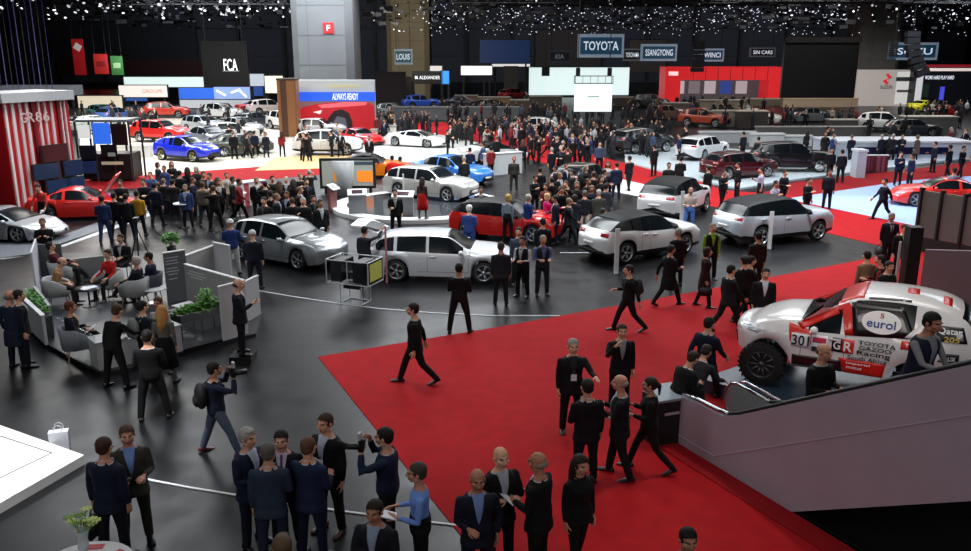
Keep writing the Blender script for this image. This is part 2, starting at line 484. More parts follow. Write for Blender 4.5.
def person(x, y, heading, label, legs='stand', arms=('down', 'down'), lean=0, garment='suit', top='14161c', shirt='b9bfca', pants=None, hair='short', haircol='1c1512', skin=None,
           shoe='0c0c0e', tie=None, badge=False, female=False, hi=False, hands='relaxed', bare=False, h=1.76, z=0, pack=None, group=None, cat='person', name='person', parts=True):
    d = body_meshes(legs, arms[0], arms[1], lean, female, hi, garment, hands, bare)
    J = d['J']
    skin = skin or rnd.choice(SKIN); pants = pants or top
    r = empty(name, (x, y, z), radians(heading), label, cat, group)
    sc = h / 1.76; r.scale = (sc * 1.13, sc * 1.12, sc)
    cloth = lambda c: mat(c, .85, spec=.25)
    sm = mat(skin, .55, spec=.4)
    link('body', d['body'], [sm, mat('b8aea6', .3), mat('20140f', .4), mat('7a3a34', .5), cloth(shirt)], r)
    link(d['legname'], d['legs'], [cloth(pants)], r)
    if 'jacket' in d: link('vest' if garment == 'vest' else 'coat' if garment == 'coat' else 'jacket', d['jacket'], [cloth(top)], r)
    if hair != 'bald':
        k = (hair, hi)
        if k not in HAIR: HAIR[k] = hair_mesh(hair, .009 if hi else .014)
        link('hair' if hair != 'beanie' else 'knitted_cap', HAIR[k], [mat(haircol, .7, spec=.3)], r, J['Mh'])
    if parts:
        if not SHOE: SHOE.append(shoe_mesh())
        for n, s in (('R', 1), ('L', -1)):
            a = J['an' + n]
            link('shoe', SHOE[0], [mat(shoe, .35)], r, Matrix.Translation((a.x, a.y, max(0, a.z - .085))) @ Matrix.Rotation(-s * .15, 4, 'Z') @ Matrix.Rotation(-J['fp' + n], 4, 'X'))
        if 'shirt_front' in d:
            link('shirt_front', d['shirt_front'], [cloth(shirt)], r); link('collar', d['collar'], [cloth(shirt)], r)
        if tie: link('tie', d['tie'], [mat(tie, .6)], r)
    if badge:
        mb = strip([(-.055, -.03, .535), (-.06, .09, .46), (0, .15, .22)], .005, 0, J)
        for a, b in (((.055, -.03, .535), (.06, .09, .46)), ((.06, .09, .46), (0, .15, .22))): mb.cyl(J['tp'](*a), J['tp'](*b), .005, n=6)
        link('lanyard', mb.me('lanyard'), [mat('3a4a66', .6)], r)
        mb = MB(); mb.box((0, 0, 0), (.09, .008, .12)); 
        link('badge', mb.me('badge'), [mat('d8dce2', .5)], r, Matrix.Translation(J['tp'](0, .155, .16)) @ J['T'].to_4x4())
    r['J'] = 0; del r['J']
    return r, J
def hand_point(r, J, n='R', off=(0, 0, 0)):
    """world point of a hand"""
    M = Matrix.Translation(r.location) @ Matrix.Rotation(r.rotation_euler.z, 4, 'Z') @ Matrix.Diagonal(tuple(r.scale) + (1,))
    return M @ (J['hand' + n].translation + Vector(off)), r.rotation_euler.z
# ------------------------------------------------------------------ cars
def interp(pts, x):
    """smooth curve through (x, z) points, increasing x"""
    if x <= pts[0][0]: return pts[0][1]
    if x >= pts[-1][0]: return pts[-1][1]
    n = len(pts)
    for i in range(n - 1):
        if x <= pts[i + 1][0]:
            x0, z0 = pts[i]; x1, z1 = pts[i + 1]; h = x1 - x0
            def sl(j):
                if j <= 0 or j >= n - 1:
                    a, b = (0, 1) if j <= 0 else (n - 2, n - 1)
                    return (pts[b][1] - pts[a][1]) / (pts[b][0] - pts[a][0])
                a = (pts[j][1] - pts[j - 1][1]) / (pts[j][0] - pts[j - 1][0]); b = (pts[j + 1][1] - pts[j][1]) / (pts[j + 1][0] - pts[j][0])
                return 0 if a * b <= 0 else 2 * a * b / (a + b)
            t = (x - x0) / h; m0, m1 = sl(i) * h, sl(i + 1) * h
            return (2 * t**3 - 3 * t**2 + 1) * z0 + (t**3 - 2 * t**2 + t) * m0 + (-2 * t**3 + 3 * t**2) * z1 + (t**3 - t**2) * m1
# x: 0 = midway between the axles, forward positive
CARS = {
 'wagon': dict(wb=2.70, fo=.90, ro=1.02, W=1.79, wr=.33, zb=.19, top=[(-2.37, .86), (-2.28, .97), (-2.22, 1.02), (-1.85, 1.34), (-1.2, 1.435), (-.4, 1.46), (.2, 1.43), (.95, 1.03), (1.6, .98), (2.08, .88), (2.25, .76)],
   belt=[(-2.37, .80), (-2.2, .97), (-1.3, .95), (.9, .90), (1.7, .90), (2.25, .73)], xr=-2.22, xrt=-1.85, xft=.2, xc=.95, pil=[(-1.42, -1.32), (-.42, -.33)], cw=.76, sw=(-2.05, .72)),
 'hatch': dict(wb=2.64, fo=.90, ro=.82, W=1.79, wr=.33, zb=.19, top=[(-2.14, .84), (-2.08, .98), (-2.02, 1.03), (-1.55, 1.33), (-.9, 1.42), (-.3, 1.435), (.2, 1.40), (.98, 1.0), (1.6, .97), (2.05, .87), (2.22, .75)],
   belt=[(-2.14, .80), (-2.0, .98), (-1.2, .95), (.9, .89), (1.65, .89), (2.22, .72)], xr=-2.02, xrt=-1.5, xft=.2, xc=.98, pil=[(-1.3, -1.14), (-.40, -.31)], cw=.75, sw=(-1.62, .75)),
 'crossover': dict(wb=2.64, fo=.92, ro=.83, W=1.80, wr=.36, zb=.24, clad=1, top=[(-2.15, .92), (-2.12, 1.10), (-2.0, 1.14), (-1.45, 1.42), (-.8, 1.53), (-.2, 1.555), (.2, 1.51), (1.0, 1.12), (1.55, 1.07), (2.05, .97), (2.24, .82)],
   belt=[(-2.15, .9), (-1.98, 1.13), (-1.1, 1.10), (-.4, 1.02), (.9, .98), (1.65, .99), (2.24, .78)], xr=-2.0, xrt=-1.4, xft=.2, xc=1.0, pil=[(-.98, -.62), (-.34, -.26)], cw=.73, sw=(-1.1, .75)),
 'suv': dict(wb=2.69, fo=.93, ro=.98, W=1.86, wr=.37, zb=.27, clad=1, top=[(-2.33, 1.0), (-2.30, 1.14), (-2.22, 1.18), (-1.88, 1.52), (-1.2, 1.64), (-.3, 1.685), (.25, 1.64), (.98, 1.20), (1.6, 1.15), (2.1, 1.08), (2.28, .92)],
   belt=[(-2.33, .96), (-2.2, 1.17), (-1.3, 1.13), (.9, 1.06), (1.7, 1.07), (2.28, .88)], xr=-2.22, xrt=-1.9, xft=.25, xc=.98, pil=[(-1.55, -1.3), (-.40, -.31)], cw=.76, sw=(-1.95, .75)),
 'coupe': dict(wb=2.47, fo=.93, ro=.88, W=1.86, wr=.34, zb=.15, top=[(-2.12, .72), (-2.08, .92), (-1.98, .95), (-1.5, .98), (-.85, 1.19), (-.35, 1.28), (.05, 1.25), (.8, .90), (1.5, .82), (2.0, .66), (2.18, .50)],
   belt=[(-2.12, .7), (-1.95, .93), (-1.2, .93), (-.6, .88), (.6, .84), (1.4, .78), (2.18, .46)], xr=-1.5, xrt=-.85, xft=.05, xc=.8, pil=[(-.60, -.48)], cw=.68, sw=(-1.05, .6)),
 'sport': dict(wb=2.65, fo=1.0, ro=.88, W=1.93, wr=.34, zb=.12, top=[(-2.2, .80), (-2.14, .90), (-1.9, .93), (-1.2, 1.02), (-.5, 1.14), (0, 1.16), (.3, 1.11), (1.2, .78), (1.8, .64), (2.2, .50), (2.32, .42)],
   belt=[(-2.2, .76), (-1.9, .9), (-1.2, .90), (-.3, .82), (1.0, .74), (1.6, .66), (2.32, .38)], xr=-1.3, xrt=-.5, xft=.3, xc=1.2, pil=[(-.55, -.42)], cw=.62, sw=(-.9, .95)),
 'sedan': dict(wb=2.70, fo=.95, ro=1.0, W=1.80, wr=.33, zb=.18, top=[(-2.35, .86), (-2.3, 1.0), (-2.1, 1.04), (-1.75, 1.07), (-1.0, 1.39), (-.5, 1.45), (.1, 1.43), (.95, 1.0), (1.6, .96), (2.12, .86), (2.3, .74)],
   belt=[(-2.35, .82), (-2.1, 1.0), (-1.3, .97), (.9, .90), (1.7, .88), (2.3, .71)], xr=-1.75, xrt=-1.0, xft=.1, xc=.95, pil=[(-.42, -.33)], cw=.74, sw=(-1.35, .7)),
 'truck': dict(wb=2.70, fo=.40, ro=.98, W=1.96, wr=.43, zb=.55, AR=.54, top=[(-2.33, 1.2), (-2.28, 1.42), (-2.0, 1.80), (-1.5, 1.96), (-.9, 2.0), (-.3, 1.97), (.02, 1.84), (.72, 1.42), (1.2, 1.36), (1.55, 1.26), (1.75, 1.12)],
   belt=[(-2.33, 1.16), (-2.0, 1.42), (-1.2, 1.38), (0, 1.27), (.8, 1.23), (1.4, 1.19), (1.75, 1.04)], xr=-2.28, xrt=-1.95, xft=-.02, xc=.72, pil=[(-.20, -.0)], cw=.74, sw=(-1.2, .56)),
}
NS = 5   # rows on the body side
def car_geo(kind):
    P = CARS[kind]; wb, W, wr, zb = P['wb'], P['W'] / 2, P['wr'], P['zb']
    xe, x1 = -wb / 2 - P['ro'], wb / 2 + P['fo']
    AR = P.get('AR', wr + .06)
    xs = {xe, x1}
    for xw in (-wb / 2, wb / 2):
        for k in range(0, 17): xs.add(xw + AR * cos(pi * k / 16))
        xs.add(xw - AR - .012); xs.add(xw + AR + .012)
    for k in ('xr', 'xrt', 'xft', 'xc'): xs.add(P[k])
    for a, b in P['pil']: xs.add(a); xs.add(b)
    xs.add(P['sw'][0]); xs.add(P['sw'][1])
    for k in range(1, 8): xs.add(P['xft'] + (P['xc'] - P['xft']) * k / 8)
    for k in range(1, 6): xs.add(P['xr'] + (P['xrt'] - P['xr']) * k / 6)
    x = xe
    while x < x1: xs.add(x); x += .11
    xs = sorted(xs); out = [xs[0]]
    keep = {P['xr'], P['xrt'], P['xft'], P['xc'], P['sw'][0], P['sw'][1]} | {v for p in P['pil'] for v in p}
    for x in xs[1:]:
        if x - out[-1] < .02 and x not in keep and x != x1: continue
        out.append(x)
    xs = out
    def half(x):
        t = abs(x) / (abs(xe) if x < 0 else x1)
        return W * (1 - (.10 if x < 0 else .14) * max(0, (t - .45) / .55) ** 2.2)
    rings = []
    for x in xs:
        w = half(x); zl = zb
        t = max(0, (abs(x) / (abs(xe) if x < 0 else x1) - .8) / .2)
        zl = zb + .06 * t
        arch = 0
        for xw in (-wb / 2, wb / 2):
            if abs(x - xw) <= AR + 1e-4:
                z = wr + sqrt(max(0, AR * AR - (x - xw) ** 2))
                if z > zl: zl = z; arch = 1
        T, B = interp(P['top'], x), interp(P['belt'], x)
        B = min(B, T - .015); zl = min(zl, B - .1)
        cab = P['xr'] < x < P['xc']
        hcab = max(0, min(1, (T - B) / .35)) if cab else 0
        pts = [(0, zl + .02), (w - .24, zl + .02), (w * .965, zl)]
        for k in range(1, NS + 1):
            s = k / NS
            bul = [.985, 1.0, 1.0, .985, .955][k - 1]
            z = zl + (B - zl) * [.18, .42, .66, .88, 1.0][k - 1]
            flare = .018 if arch and k <= 3 else 0
            pts.append((w * bul + flare, z))
        yb = w * .955
        yr = yb * .90 * (1 - hcab) + W * P['cw'] * hcab
        zr = T - .035 - .02 * hcab
        zr = max(zr, B + .002)
        pts.append((yb * .45 + yr * .55 + .02 * hcab, B * .5 + zr * .5 - 0.0))
        pts.append((yr, zr))
        pts.append((yr * .93, zr + (T - zr) * .45))
        pts.append((yr * .62, zr + (T - zr) * .82)); pts.append((yr * .3, T - .003)); pts.append((0, T))
        rings.append((x, pts))
    n = len(rings[0][1])
    # end caps
    def caps(r, sgn):
        x, pts = r
        zc = (pts[2][1] + pts[-1][1]) / 2; res = []
        for s, dx in ((.97, .035), (.88, .07), (.6, .10), (.25, .11), (.02, .11)):
            res.append((x + sgn * dx, [(y * s, zc + (z - zc) * s) for y, z in pts]))
        return res
    nf = 5
    allr = list(reversed(caps(rings[0], -1))) + rings + caps(rings[-1], 1)
    bm = bmesh.new(); V = []
    for x, pts in allr:
        full = [(-y, z) for y, z in reversed(pts[1:])] + pts[0:] if False else None
        row = []
        for y, z in pts[:-1] + [pts[-1]]: row.append((y, z))
        loop = row + [(-y, z) for y, z in reversed(row[1:-1])]
        vs = []
        for y, z in loop:
            sg = 1 if x > 0 else -1
            e = max(0, (abs(x) - (abs(xe) if x < 0 else x1) + .75) / .75)
            bx = x - sg * (.26 if x > 0 else .16) * e * (abs(y) / W) ** 2.6
            vs.append(bm.verts.new((bx, y, z)))
        V.append(vs)
    m = len(V[0]); lab = {}
    names = ['body', 'windshield', 'rear_window', 'roof', 'side_window', 'cladding', 'underside', 'pillar']
    for j in range(len(V) - 1):
        xa, xb = allr[j][0], allr[j + 1][0]; xm = (xa + xb) / 2
        core = nf <= j < len(V) - 1 - nf
        for k in range(m):
            f = bm.faces.new((V[j][k], V[j][(k + 1) % m], V[j + 1][(k + 1) % m], V[j + 1][k]))
            i = k if k < n - 1 else m - 1 - k     # ring index of the lower edge on the half section
            c = 'body'
            cab = core and P['xr'] < xm < P['xc']
            if i <= 1: c = 'underside'
            elif i == 2 and P.get('clad'): c = 'cladding'
            elif i >= 2 + NS and cab:
                top = i >= 2 + NS + 2
                T, B = interp(P['top'], xm), interp(P['belt'], xm)
                if top:
                    if xm > P['xft']: c = 'windshield' if i >= 2 + NS + 3 else 'pillar'
                    elif xm < P['xrt']: c = 'rear_window' if i >= 2 + NS + 3 else 'pillar'
                    else: c = 'roof'
                else:
                    c = 'side_window' if P['sw'][0] < xm < P['sw'][1] and T - B > .12 else 'pillar'
                    for a, b in P['pil']:
                        if a < xm < b: c = 'pillar'
            f.material_index = names.index(c)
    bmesh.ops.recalc_face_normals(bm, faces=bm.faces)
    for f in bm.faces: f.smooth = True
    bvh = BVHTree.FromBMesh(bm)
    parts = []
    for nm in names:
        b2 = bmesh.new(); mp = {}; bm.faces.index_update()
        for f in bm.faces:
            if names[f.material_index] != nm: continue
            vs = []
            for v in f.verts:
                if v.index not in mp:
                    mp[v.index] = b2.verts.new(v.co + (v.normal * -.008 if nm in ('side_window', 'windshield', 'rear_window') else Vector((0, 0, 0))))
                vs.append(mp[v.index])
            g = b2.faces.new(vs); g.smooth = True
        if nm in ('side_window', 'pillar', 'cladding', 'windshield', 'rear_window', 'body', 'underside', 'roof'):
            seen = set(); isl = []
            b2.faces.ensure_lookup_table(); b2.faces.index_update()
            for f in b2.faces:
                if f.index in seen: continue
                st = [f]; seen.add(f.index); cur = []
                while st:
                    q = st.pop(); cur.append(q)
                    for v in q.verts:
                        for h in v.link_faces:
                            if h.index not in seen: seen.add(h.index); st.append(h)
                isl.append(cur)
            isl.sort(key=len, reverse=True)
            for q in isl:
                b3 = bmesh.new(); mp = {}
                for f in q:
                    vs = []
                    for v in f.verts:
                        if v not in mp: mp[v] = b3.verts.new(v.co)
                        vs.append(mp[v])
                    b3.faces.new(vs).smooth = True
                me = bpy.data.meshes.new(nm); b3.to_mesh(me); b3.free(); parts.append((nm, me))
        b2.free()
    bm.free()
    return parts, bvh, P
def patch(bvh, quad, axis, sgn, nu=8, nv=4, off=.006, skirt=.03):
    """thin panel following the body: quad of 4 corners in the plane across `axis`"""
    bm = bmesh.new(); rows = []
    (a, b, c, d) = [Vector((q[0], q[1])) for q in quad]
    dirv = {'x': Vector((-sgn, 0, 0)), 'y': Vector((0, -sgn, 0)), 'z': Vector((0, 0, -1))}[axis]
    last = None
    for j in range(nv + 1):
        row = []
        for i in range(nu + 1):
            s, t = i / nu, j / nv
            p = a * (1 - s) * (1 - t) + b * s * (1 - t) + c * s * t + d * (1 - s) * t
            o = {'x': Vector((sgn * 4, p.x, p.y)), 'y': Vector((p.x, sgn * 4, p.y)), 'z': Vector((p.x, p.y, 4))}[axis]
            hit = bvh.ray_cast(o, dirv)
            if hit[0] is None: co = last if last is not None else o + dirv * 3.2
            else: co = hit[0] - dirv * off
            last = co
            row.append(bm.verts.new(co))
        rows.append(row)
    for j in range(nv):
        for i in range(nu): bm.faces.new((rows[j][i], rows[j][i + 1], rows[j + 1][i + 1], rows[j + 1][i])).smooth = True
    bmesh.ops.recalc_face_normals(bm, faces=bm.faces)
    es = [e for e in bm.edges if e.is_boundary]
    r = bmesh.ops.extrude_edge_only(bm, edges=es)
    for v in r['geom']:
        if isinstance(v, bmesh.types.BMVert): v.co += dirv * skirt
    me = bpy.data.meshes.new('panel')
    bm.normal_update()
    # face outwards
    f = bm.faces[:1]
    if f and f[0].normal.dot(dirv) > 0: bmesh.ops.reverse_faces(bm, faces=bm.faces)
    bm.to_mesh(me); bm.free(); return me
def join_me(mes, name='m'):
    bm = bmesh.new()
    for m in mes: bm.from_mesh(m)
    me = bpy.data.meshes.new(name); bm.to_mesh(me); bm.free(); return me
WH = {}
def wheel_meshes(r, w, spokes, off=0):
    k = (r, w, spokes, off)
    if k in WH: return WH[k]
    R = Matrix.Rotation(pi / 2, 4, 'X')
    mb = MB()
    rr = r * (.72 if not off else .60)
    mb.lathe([(rr, -w / 2 + .01), (r * .93, -w / 2), (r * .985, -w / 2 + .02), (r, -w / 2 + .05), (r, w / 2 - .05), (r * .985, w / 2 - .02), (r * .93, w / 2), (rr, w / 2 - .01)], n=32, M=R, cap=False)
    if off:
        for a in range(28):
            t = 2 * pi * a / 28
            for s in (-1, 1): mb.box((r * 1.0 * cos(t), s * w * .32, r * sin(t)), (.045, w * .34, .035), m=Matrix.Rotation(-t, 4, 'Y'))
    tyre = mb.me('tyre', True)
    mb = MB()
    mb.lathe([(0, .0), (rr * .3, .0), (rr * .32, -.03), (rr * .9, -.05), (rr, -w / 2 + .012), (rr * 1.04, -w / 2 + .012), (rr * 1.04, w / 2 - .02), (0, w / 2 - .02)] if False else [(rr * .9, .06), (rr * .97, -w / 2 + .01), (rr * 1.03, -w / 2 + .004), (rr * 1.03, w / 2 - .02)], n=32, M=R.inverted(), cap=False)
    for a in range(spokes):
        t = 2 * pi * a / spokes
        for dt in ((-.13, .13) if not off else (0,)):
            p0 = Vector((cos(t + dt) * rr * .2, -w / 2 + .045, sin(t + dt) * rr * .2)); p1 = Vector((cos(t + dt * .9) * rr * .97, -w / 2 + .025, sin(t + dt * .9) * rr * .97))
            mb.cyl(p0, p1, rr * (.07 if not off else .10), rr * .055, n=6)
    mb.cyl((0, -w / 2 + .06, 0), (0, -w / 2 + .02, 0), rr * .24, n=14)
    rim = mb.me('rim', True)
    mb = MB(); mb.cyl((0, -w / 2 + .10, 0), (0, -w / 2 + .075, 0), rr * .96, n=24)
    hub = mb.me('brake_disc')
    WH[k] = (tyre, rim, hub); return WH[k]
GEO = {}
OBST = []
LIGHTS = {  # front lamps (y0,z0,y1,z1) inner/outer, rear lamps
 'wagon': dict(f=(.42, .66, .78, .80), r=(.40, .86, .80, 1.0), g=(.50, .30, .56)), 'hatch': dict(f=(.42, .64, .78, .78), r=(.42, .86, .80, .98), g=(.52, .28, .54)),
 'crossover': dict(f=(.42, .74, .78, .90), r=(.42, .92, .82, 1.08), g=(.50, .36, .60)), 'suv': dict(f=(.46, .82, .82, .97), r=(.46, .98, .84, 1.12), g=(.55, .45, .78)),
 'coupe': dict(f=(.48, .52, .80, .66), r=(.40, .74, .82, .86), g=(.50, .20, .42)), 'sport': dict(f=(.50, .44, .82, .54), r=(.40, .70, .82, .80), g=(.6, .18, .36)),
 'sedan': dict(f=(.42, .64, .78, .78), r=(.42, .82, .80, .96), g=(.52, .28, .54)), 'truck': dict(f=(.55, 1.0, .93, 1.15), r=(.6, 1.0, .9, 1.15), g=(.6, .72, 1.02)),
}
def car(kind, x, y, heading, label, paint='c8ccd2', roof=None, z=0, group=None, cat='car', name='car', detail=2, plate=True, spokes=5, rimcol=None, metal=.35, glass='10161a', hidden=()):
    if kind not in GEO: GEO[kind] = {'g': car_geo(kind)}
    g = GEO[kind]; parts, bvh, P = g['g']
    W = P['W'] / 2; wb = P['wb']; x1 = wb / 2 + P['fo']; xe = -wb / 2 - P['ro']
    r = empty(name, (x, y, z), radians(heading), label, cat, group)
    OBST.append((x, y, radians(heading), (x1 - xe) / 2 + .1, W))
    pm = mat(paint, .32, metal=metal, coat=.8); rm = mat(roof, .5, spec=.14) if roof else pm
    black = mat('0b0c0d', .55); gm = mat(glass, .18, spec=.22); trim = mat('08090a', .3)
    mm = {'body': pm, 'windshield': gm, 'rear_window': gm, 'roof': rm, 'side_window': gm, 'cladding': black, 'underside': black, 'pillar': rm if roof else pm}
    for nm, me in parts:
        if nm in hidden: continue
        link({'windshield': 'windscreen'}.get(nm, nm), me, [mm[nm]], r)
    if 'extra' not in g:
        E = {}; L = LIGHTS[kind]
        y0, z0, y1, z1 = L['f']
        E['headlight'] = [patch(bvh, [(s * y0, z0 + .03), (s * y1, z0 + .04), (s * y1, z1), (s * y0, z1 - .04)], 'x', 1, 6, 3) for s in (1, -1)]
        y0, z0, y1, z1 = L['r']
        E['tail_light'] = [patch(bvh, [(s * y0, z0 + .03), (s * y1, z0), (s * y1, z1), (s * y0, z1 - .02)], 'x', -1, 6, 3) for s in (1, -1)]
        gw, ga, gb = L['g']
        E['grille'] = [patch(bvh, [(-gw, ga), (gw, ga), (gw * .8, gb), (-gw * .8, gb)], 'x', 1, 10, 3)]
        zz = (L['f'][1] + P['zb']) / 2
        E['lower_intake'] = [patch(bvh, [(-W * .78, P['zb'] + .04), (W * .78, P['zb'] + .04), (W * .62, ga - .03), (-W * .62, ga - .03)], 'x', 1, 10, 3)]
        E['number_plate'] = [patch(bvh, [(-.26, zz - .02), (.26, zz - .02), (.26, zz + .09), (-.26, zz + .09)], 'x', 1, 4, 1, .012), patch(bvh, [(-.26, L['r'][1] - .28), (.26, L['r'][1] - .28), (.26, L['r'][1] - .17), (-.26, L['r'][1] - .17)], 'x', -1, 4, 1, .012)]
        E['rear_bumper_trim'] = [patch(bvh, [(-W * .8, P['zb'] + .08), (W * .8, P['zb'] + .08), (W * .74, P['zb'] + .24), (-W * .74, P['zb'] + .24)], 'x', -1, 12, 2)]
        seams = []; hand = []
        xd = [(P['xc'] - .06), (P['pil'][-1][0] + P['pil'][-1][1]) / 2] + ([P['sw'][0] + .42] if kind in ('wagon', 'hatch', 'suv', 'sedan', 'crossover') else [])
        for s in (1, -1):
            for xx in xd: seams.append(patch(bvh, [(xx - .005, P['zb'] + .14), (xx + .005, P['zb'] + .14), (xx + .005, interp(P['belt'], xx) - .02), (xx - .005, interp(P['belt'], xx) - .02)], 'y', s, 1, 6, .002, .01))
            xa, xb = xd[-1], xd[0]
            seams.append(patch(bvh, [(xa, P['zb'] + .14), (xb, P['zb'] + .14), (xb, P['zb'] + .15), (xa, P['zb'] + .15)], 'y', s, 8, 1, .002, .01))
            for xx in xd[1:]:
                zz = interp(P['belt'], xx) - .13
                hand.append(patch(bvh, [(xx + .07, zz), (xx + .27, zz + .005), (xx + .27, zz + .035), (xx + .07, zz + .03)], 'y', s, 3, 1, .03, .03))
        E['door_gap'] = seams; E['door_handle'] = hand
        mir = []
        for s in (1, -1):
            mb = MB(); zz = interp(P['belt'], P['xc'] - .2) + .07
            mb.ell((P['xc'] - .28, s * (W + .10), zz), (.075, .11, .075)); mb.cyl((P['xc'] - .26, s * (W - .06), zz - .05), (P['xc'] - .28, s * (W + .06), zz - .03), .03, n=6)
            mir.append(mb.me('side_mirror', True))
        E['side_mirror'] = mir
        g['extra'] = E
    E = g['extra']
    cols = {'headlight': mat('aab4be', .08, spec=.9), 'tail_light': mat('a01018', .15, coat=1), 'grille': trim, 'lower_intake': trim, 'number_plate': mat('d6d6d2', .4), 'rear_bumper_trim': black, 'door_gap': trim, 'door_handle': pm, 'side_mirror': rm if roof else pm}
    for nm, ms in E.items():
        if detail < 2 and nm in ('door_gap', 'door_handle', 'number_plate', 'rear_bumper_trim'): continue
        if nm == 'number_plate' and not plate: continue
        for me in ms: link(nm, me, [cols[nm]], r)
    tw = .22 if kind != 'truck' else .29
    ty, ri, hb = wheel_meshes(P['wr'], tw, spokes, kind == 'truck')
    for xw in (-wb / 2, wb / 2):
        for s in (1, -1):
            M = Matrix.Translation((xw, s * (W - tw / 2 - .005), P['wr'])) @ (Matrix.Rotation(pi, 4, 'Z') if s > 0 else Matrix())
            w = link('wheel', ty, [mat('101112', .8)], r, M)
            link('rim', ri, [mat(rimcol or 'a9adb2', .3, metal=.7)], w)
            if detail > 1: link('brake_disc', hb, [mat('1c1d1f', .5)], w)
    return r
def car2(kind, pr, pf, label, side=1, z=0, **k):
    """place a car from the photo positions of its rear and front tyre contacts on the visible flank (side 1: its right flank)"""
    A, B = G(*pr, z), G(*pf, z); d = B - A; h = atan2(d.y, d.x)
    if k.get('detail', 2) < 2 and d.length < .9 * CARS[kind]['wb']: h += math.acos(d.length / CARS[kind]['wb']) * (-1 if (pr[0] * 7 + pr[1]) % 3 else 1) * .8
    W = CARS[kind]['W'] / 2 - .1
    m = (A + B) / 2 + Vector((-sin(h), cos(h), 0)) * W * side
    if k.get('detail', 2) < 2:
        for q in (0, 1, -1, 2, -2, 3, -3, 4, -4, 5, 6, 7, 8):
            t = 1 + q * .9 / m.y
            if all((m.x * t - c[0]) ** 2 + (m.y * t - c[1]) ** 2 > 3.9 ** 2 for c in OBST): break
        m = m * t
    print('car', kind, 'span %.2f wb %.2f heading %.0f at %.1f %.1f' % (d.length, CARS[kind]['wb'], math.degrees(h), m.x, m.y))
    return car(kind, m.x, m.y, math.degrees(h), label, z=z, **k)
# ------------------------------------------------------------------ setting
def P2(*pts): return [tuple(G(*p)[:2]) for p in pts]
FX0, FX1, FY0, FY1 = -118, 118, -6, 192
def floor_material():
    m = mat('0f1013', .30, noise=.16, scale=.5, spec=.27, kind='floor')
    nt = m.node_tree; b = nt.nodes['Principled BSDF']
    tc = nt.nodes.new('ShaderNodeTexCoord'); n = nt.nodes.new('ShaderNodeTexNoise'); n.inputs['Scale'].default_value = 1.6; n.inputs['Detail'].default_value = 6
    nt.links.new(tc.outputs['Object'], n.inputs['Vector'])
    mr = nt.nodes.new('ShaderNodeMapRange'); mr.inputs['To Min'].default_value = .22; mr.inputs['To Max'].default_value = .5
    nt.links.new(n.outputs['Fac'], mr.inputs['Value']); nt.links.new(mr.outputs['Result'], b.inputs['Roughness'])
    return m
# escalator line and the floor opening behind it, seen at the lower right
EO = G(713, 465); ED = (G(790, 512) - EO).normalized(); EN = Vector((-ED.y, ED.x, 0))
h0 = EO + ED * 1.75 + EN * .1; h3 = EO + ED * 6.2 + EN * .1
hole = [(h0.x, h0.y), (h0.x + .4, h0.y + 1.3), (18, h0.y + 1.3), (18, h3.y), (h3.x, h3.y)]
def holed_floor(name, m):
    bm = bmesh.new()
    h = hole
    def q(pts): bm.faces.new([bm.verts.new((x, y, 0)) for x, y in pts])
    q([(FX0, FY0), (h[4][0], FY0), h[4], h[0], h[1], (h[1][0], FY1), (FX0, FY1)])
    q([h[1], h[2], (h[2][0], FY1), (h[1][0], FY1)])
    q([(h[4][0], FY0), (FX1, FY0), (FX1, FY1), (h[2][0], FY1), h[2], h[3], h[4]])
    bmesh.ops.remove_doubles(bm, verts=bm.verts, dist=.001)
    r = bmesh.ops.extrude_face_region(bm, geom=list(bm.faces))
    for v in r['geom']:
        if isinstance(v, bmesh.types.BMVert): v.co.z -= .25
    return meta(link(name, mesh(bm, name), [m]), kind='structure')
holed_floor('floor', floor_material())
MB().box((h0.x + 6, h0.y - 4, -4.2), (40, 40, .1)).build('floor', mat('020203', .9))['kind'] = 'structure'
for a_, b_ in ((hole[1], hole[2]), (hole[2], hole[3]), (hole[3], hole[4])):
    MB().wall(a_, b_, -4.2, -.26, .1).build('wall_shaft', mat('060607', .9))['kind'] = 'structure'
def sheet(name, poly, h, m, kind='structure', label=None, cat=None, base=0.0):
    o = MB().prism(poly, base, base + h).build(name, m)
    if kind: o['kind'] = kind
    if label: meta(o, label, cat)
    return o
RED = mat('a50d16', .9, spec=.2, noise=.12, scale=3)
REDD = mat('8e0c14', .9, spec=.2, noise=.1, scale=3)
# foreground carpet: runs round the stairwell opening

cut = [tuple((EO + ED * 6.1)[:2]), tuple((EO + ED * 1.8 + EN * .02)[:2]), hole[1], (hole[1][0] + 4, hole[1][1] + .02)]
sheet('floor_red_carpet', P2((318, 357), (500, 327), (700, 291), (862, 260), (905, 251), (1010, 275)) + [cut[3], cut[2], cut[1], cut[0]] + P2((560, 660)), .012, RED)
sheet('floor_red_carpet', P2((905, 252), (810, 229), (721, 209), (700, 203), (655, 187), (600, 175), (530, 160), (488, 153), (470, 149), (425, 138), (400, 124), (440, 122), (500, 131), (560, 146), (620, 162), (700, 181), (722, 190), (795, 196), (870, 216), (925, 226), (1010, 240), (1010, 275)), .010, RED)
sheet('floor_red_carpet', P2((760, 194), (795, 182), (905, 170), (985, 160), (985, 180), (905, 183), (800, 200)), .008, REDD)
sheet('floor_red_carpet', P2((80, 178), (180, 172), (340, 160), (420, 155), (470, 149), (489, 153), (420, 166), (350, 172), (185, 187), (80, 190)), .008, REDD)
sheet('floor_blue_lit_patch', P2((786, 199), (905, 181), (975, 176), (975, 222), (915, 226), (868, 216)), .014, mat('9db4e0', .7))  # bluish-white light falling on this floor patch is put into its colour
sheet('floor_white_carpet', P2((585, 180), (606, 176), (655, 187), (642, 197), (610, 191)), .014, mat('d8d8d6', .6))
WH1 = mat('b9b4a8', .45); WH2 = mat('c9cbc8', .4); CREAM = mat('c9ab74', .6)
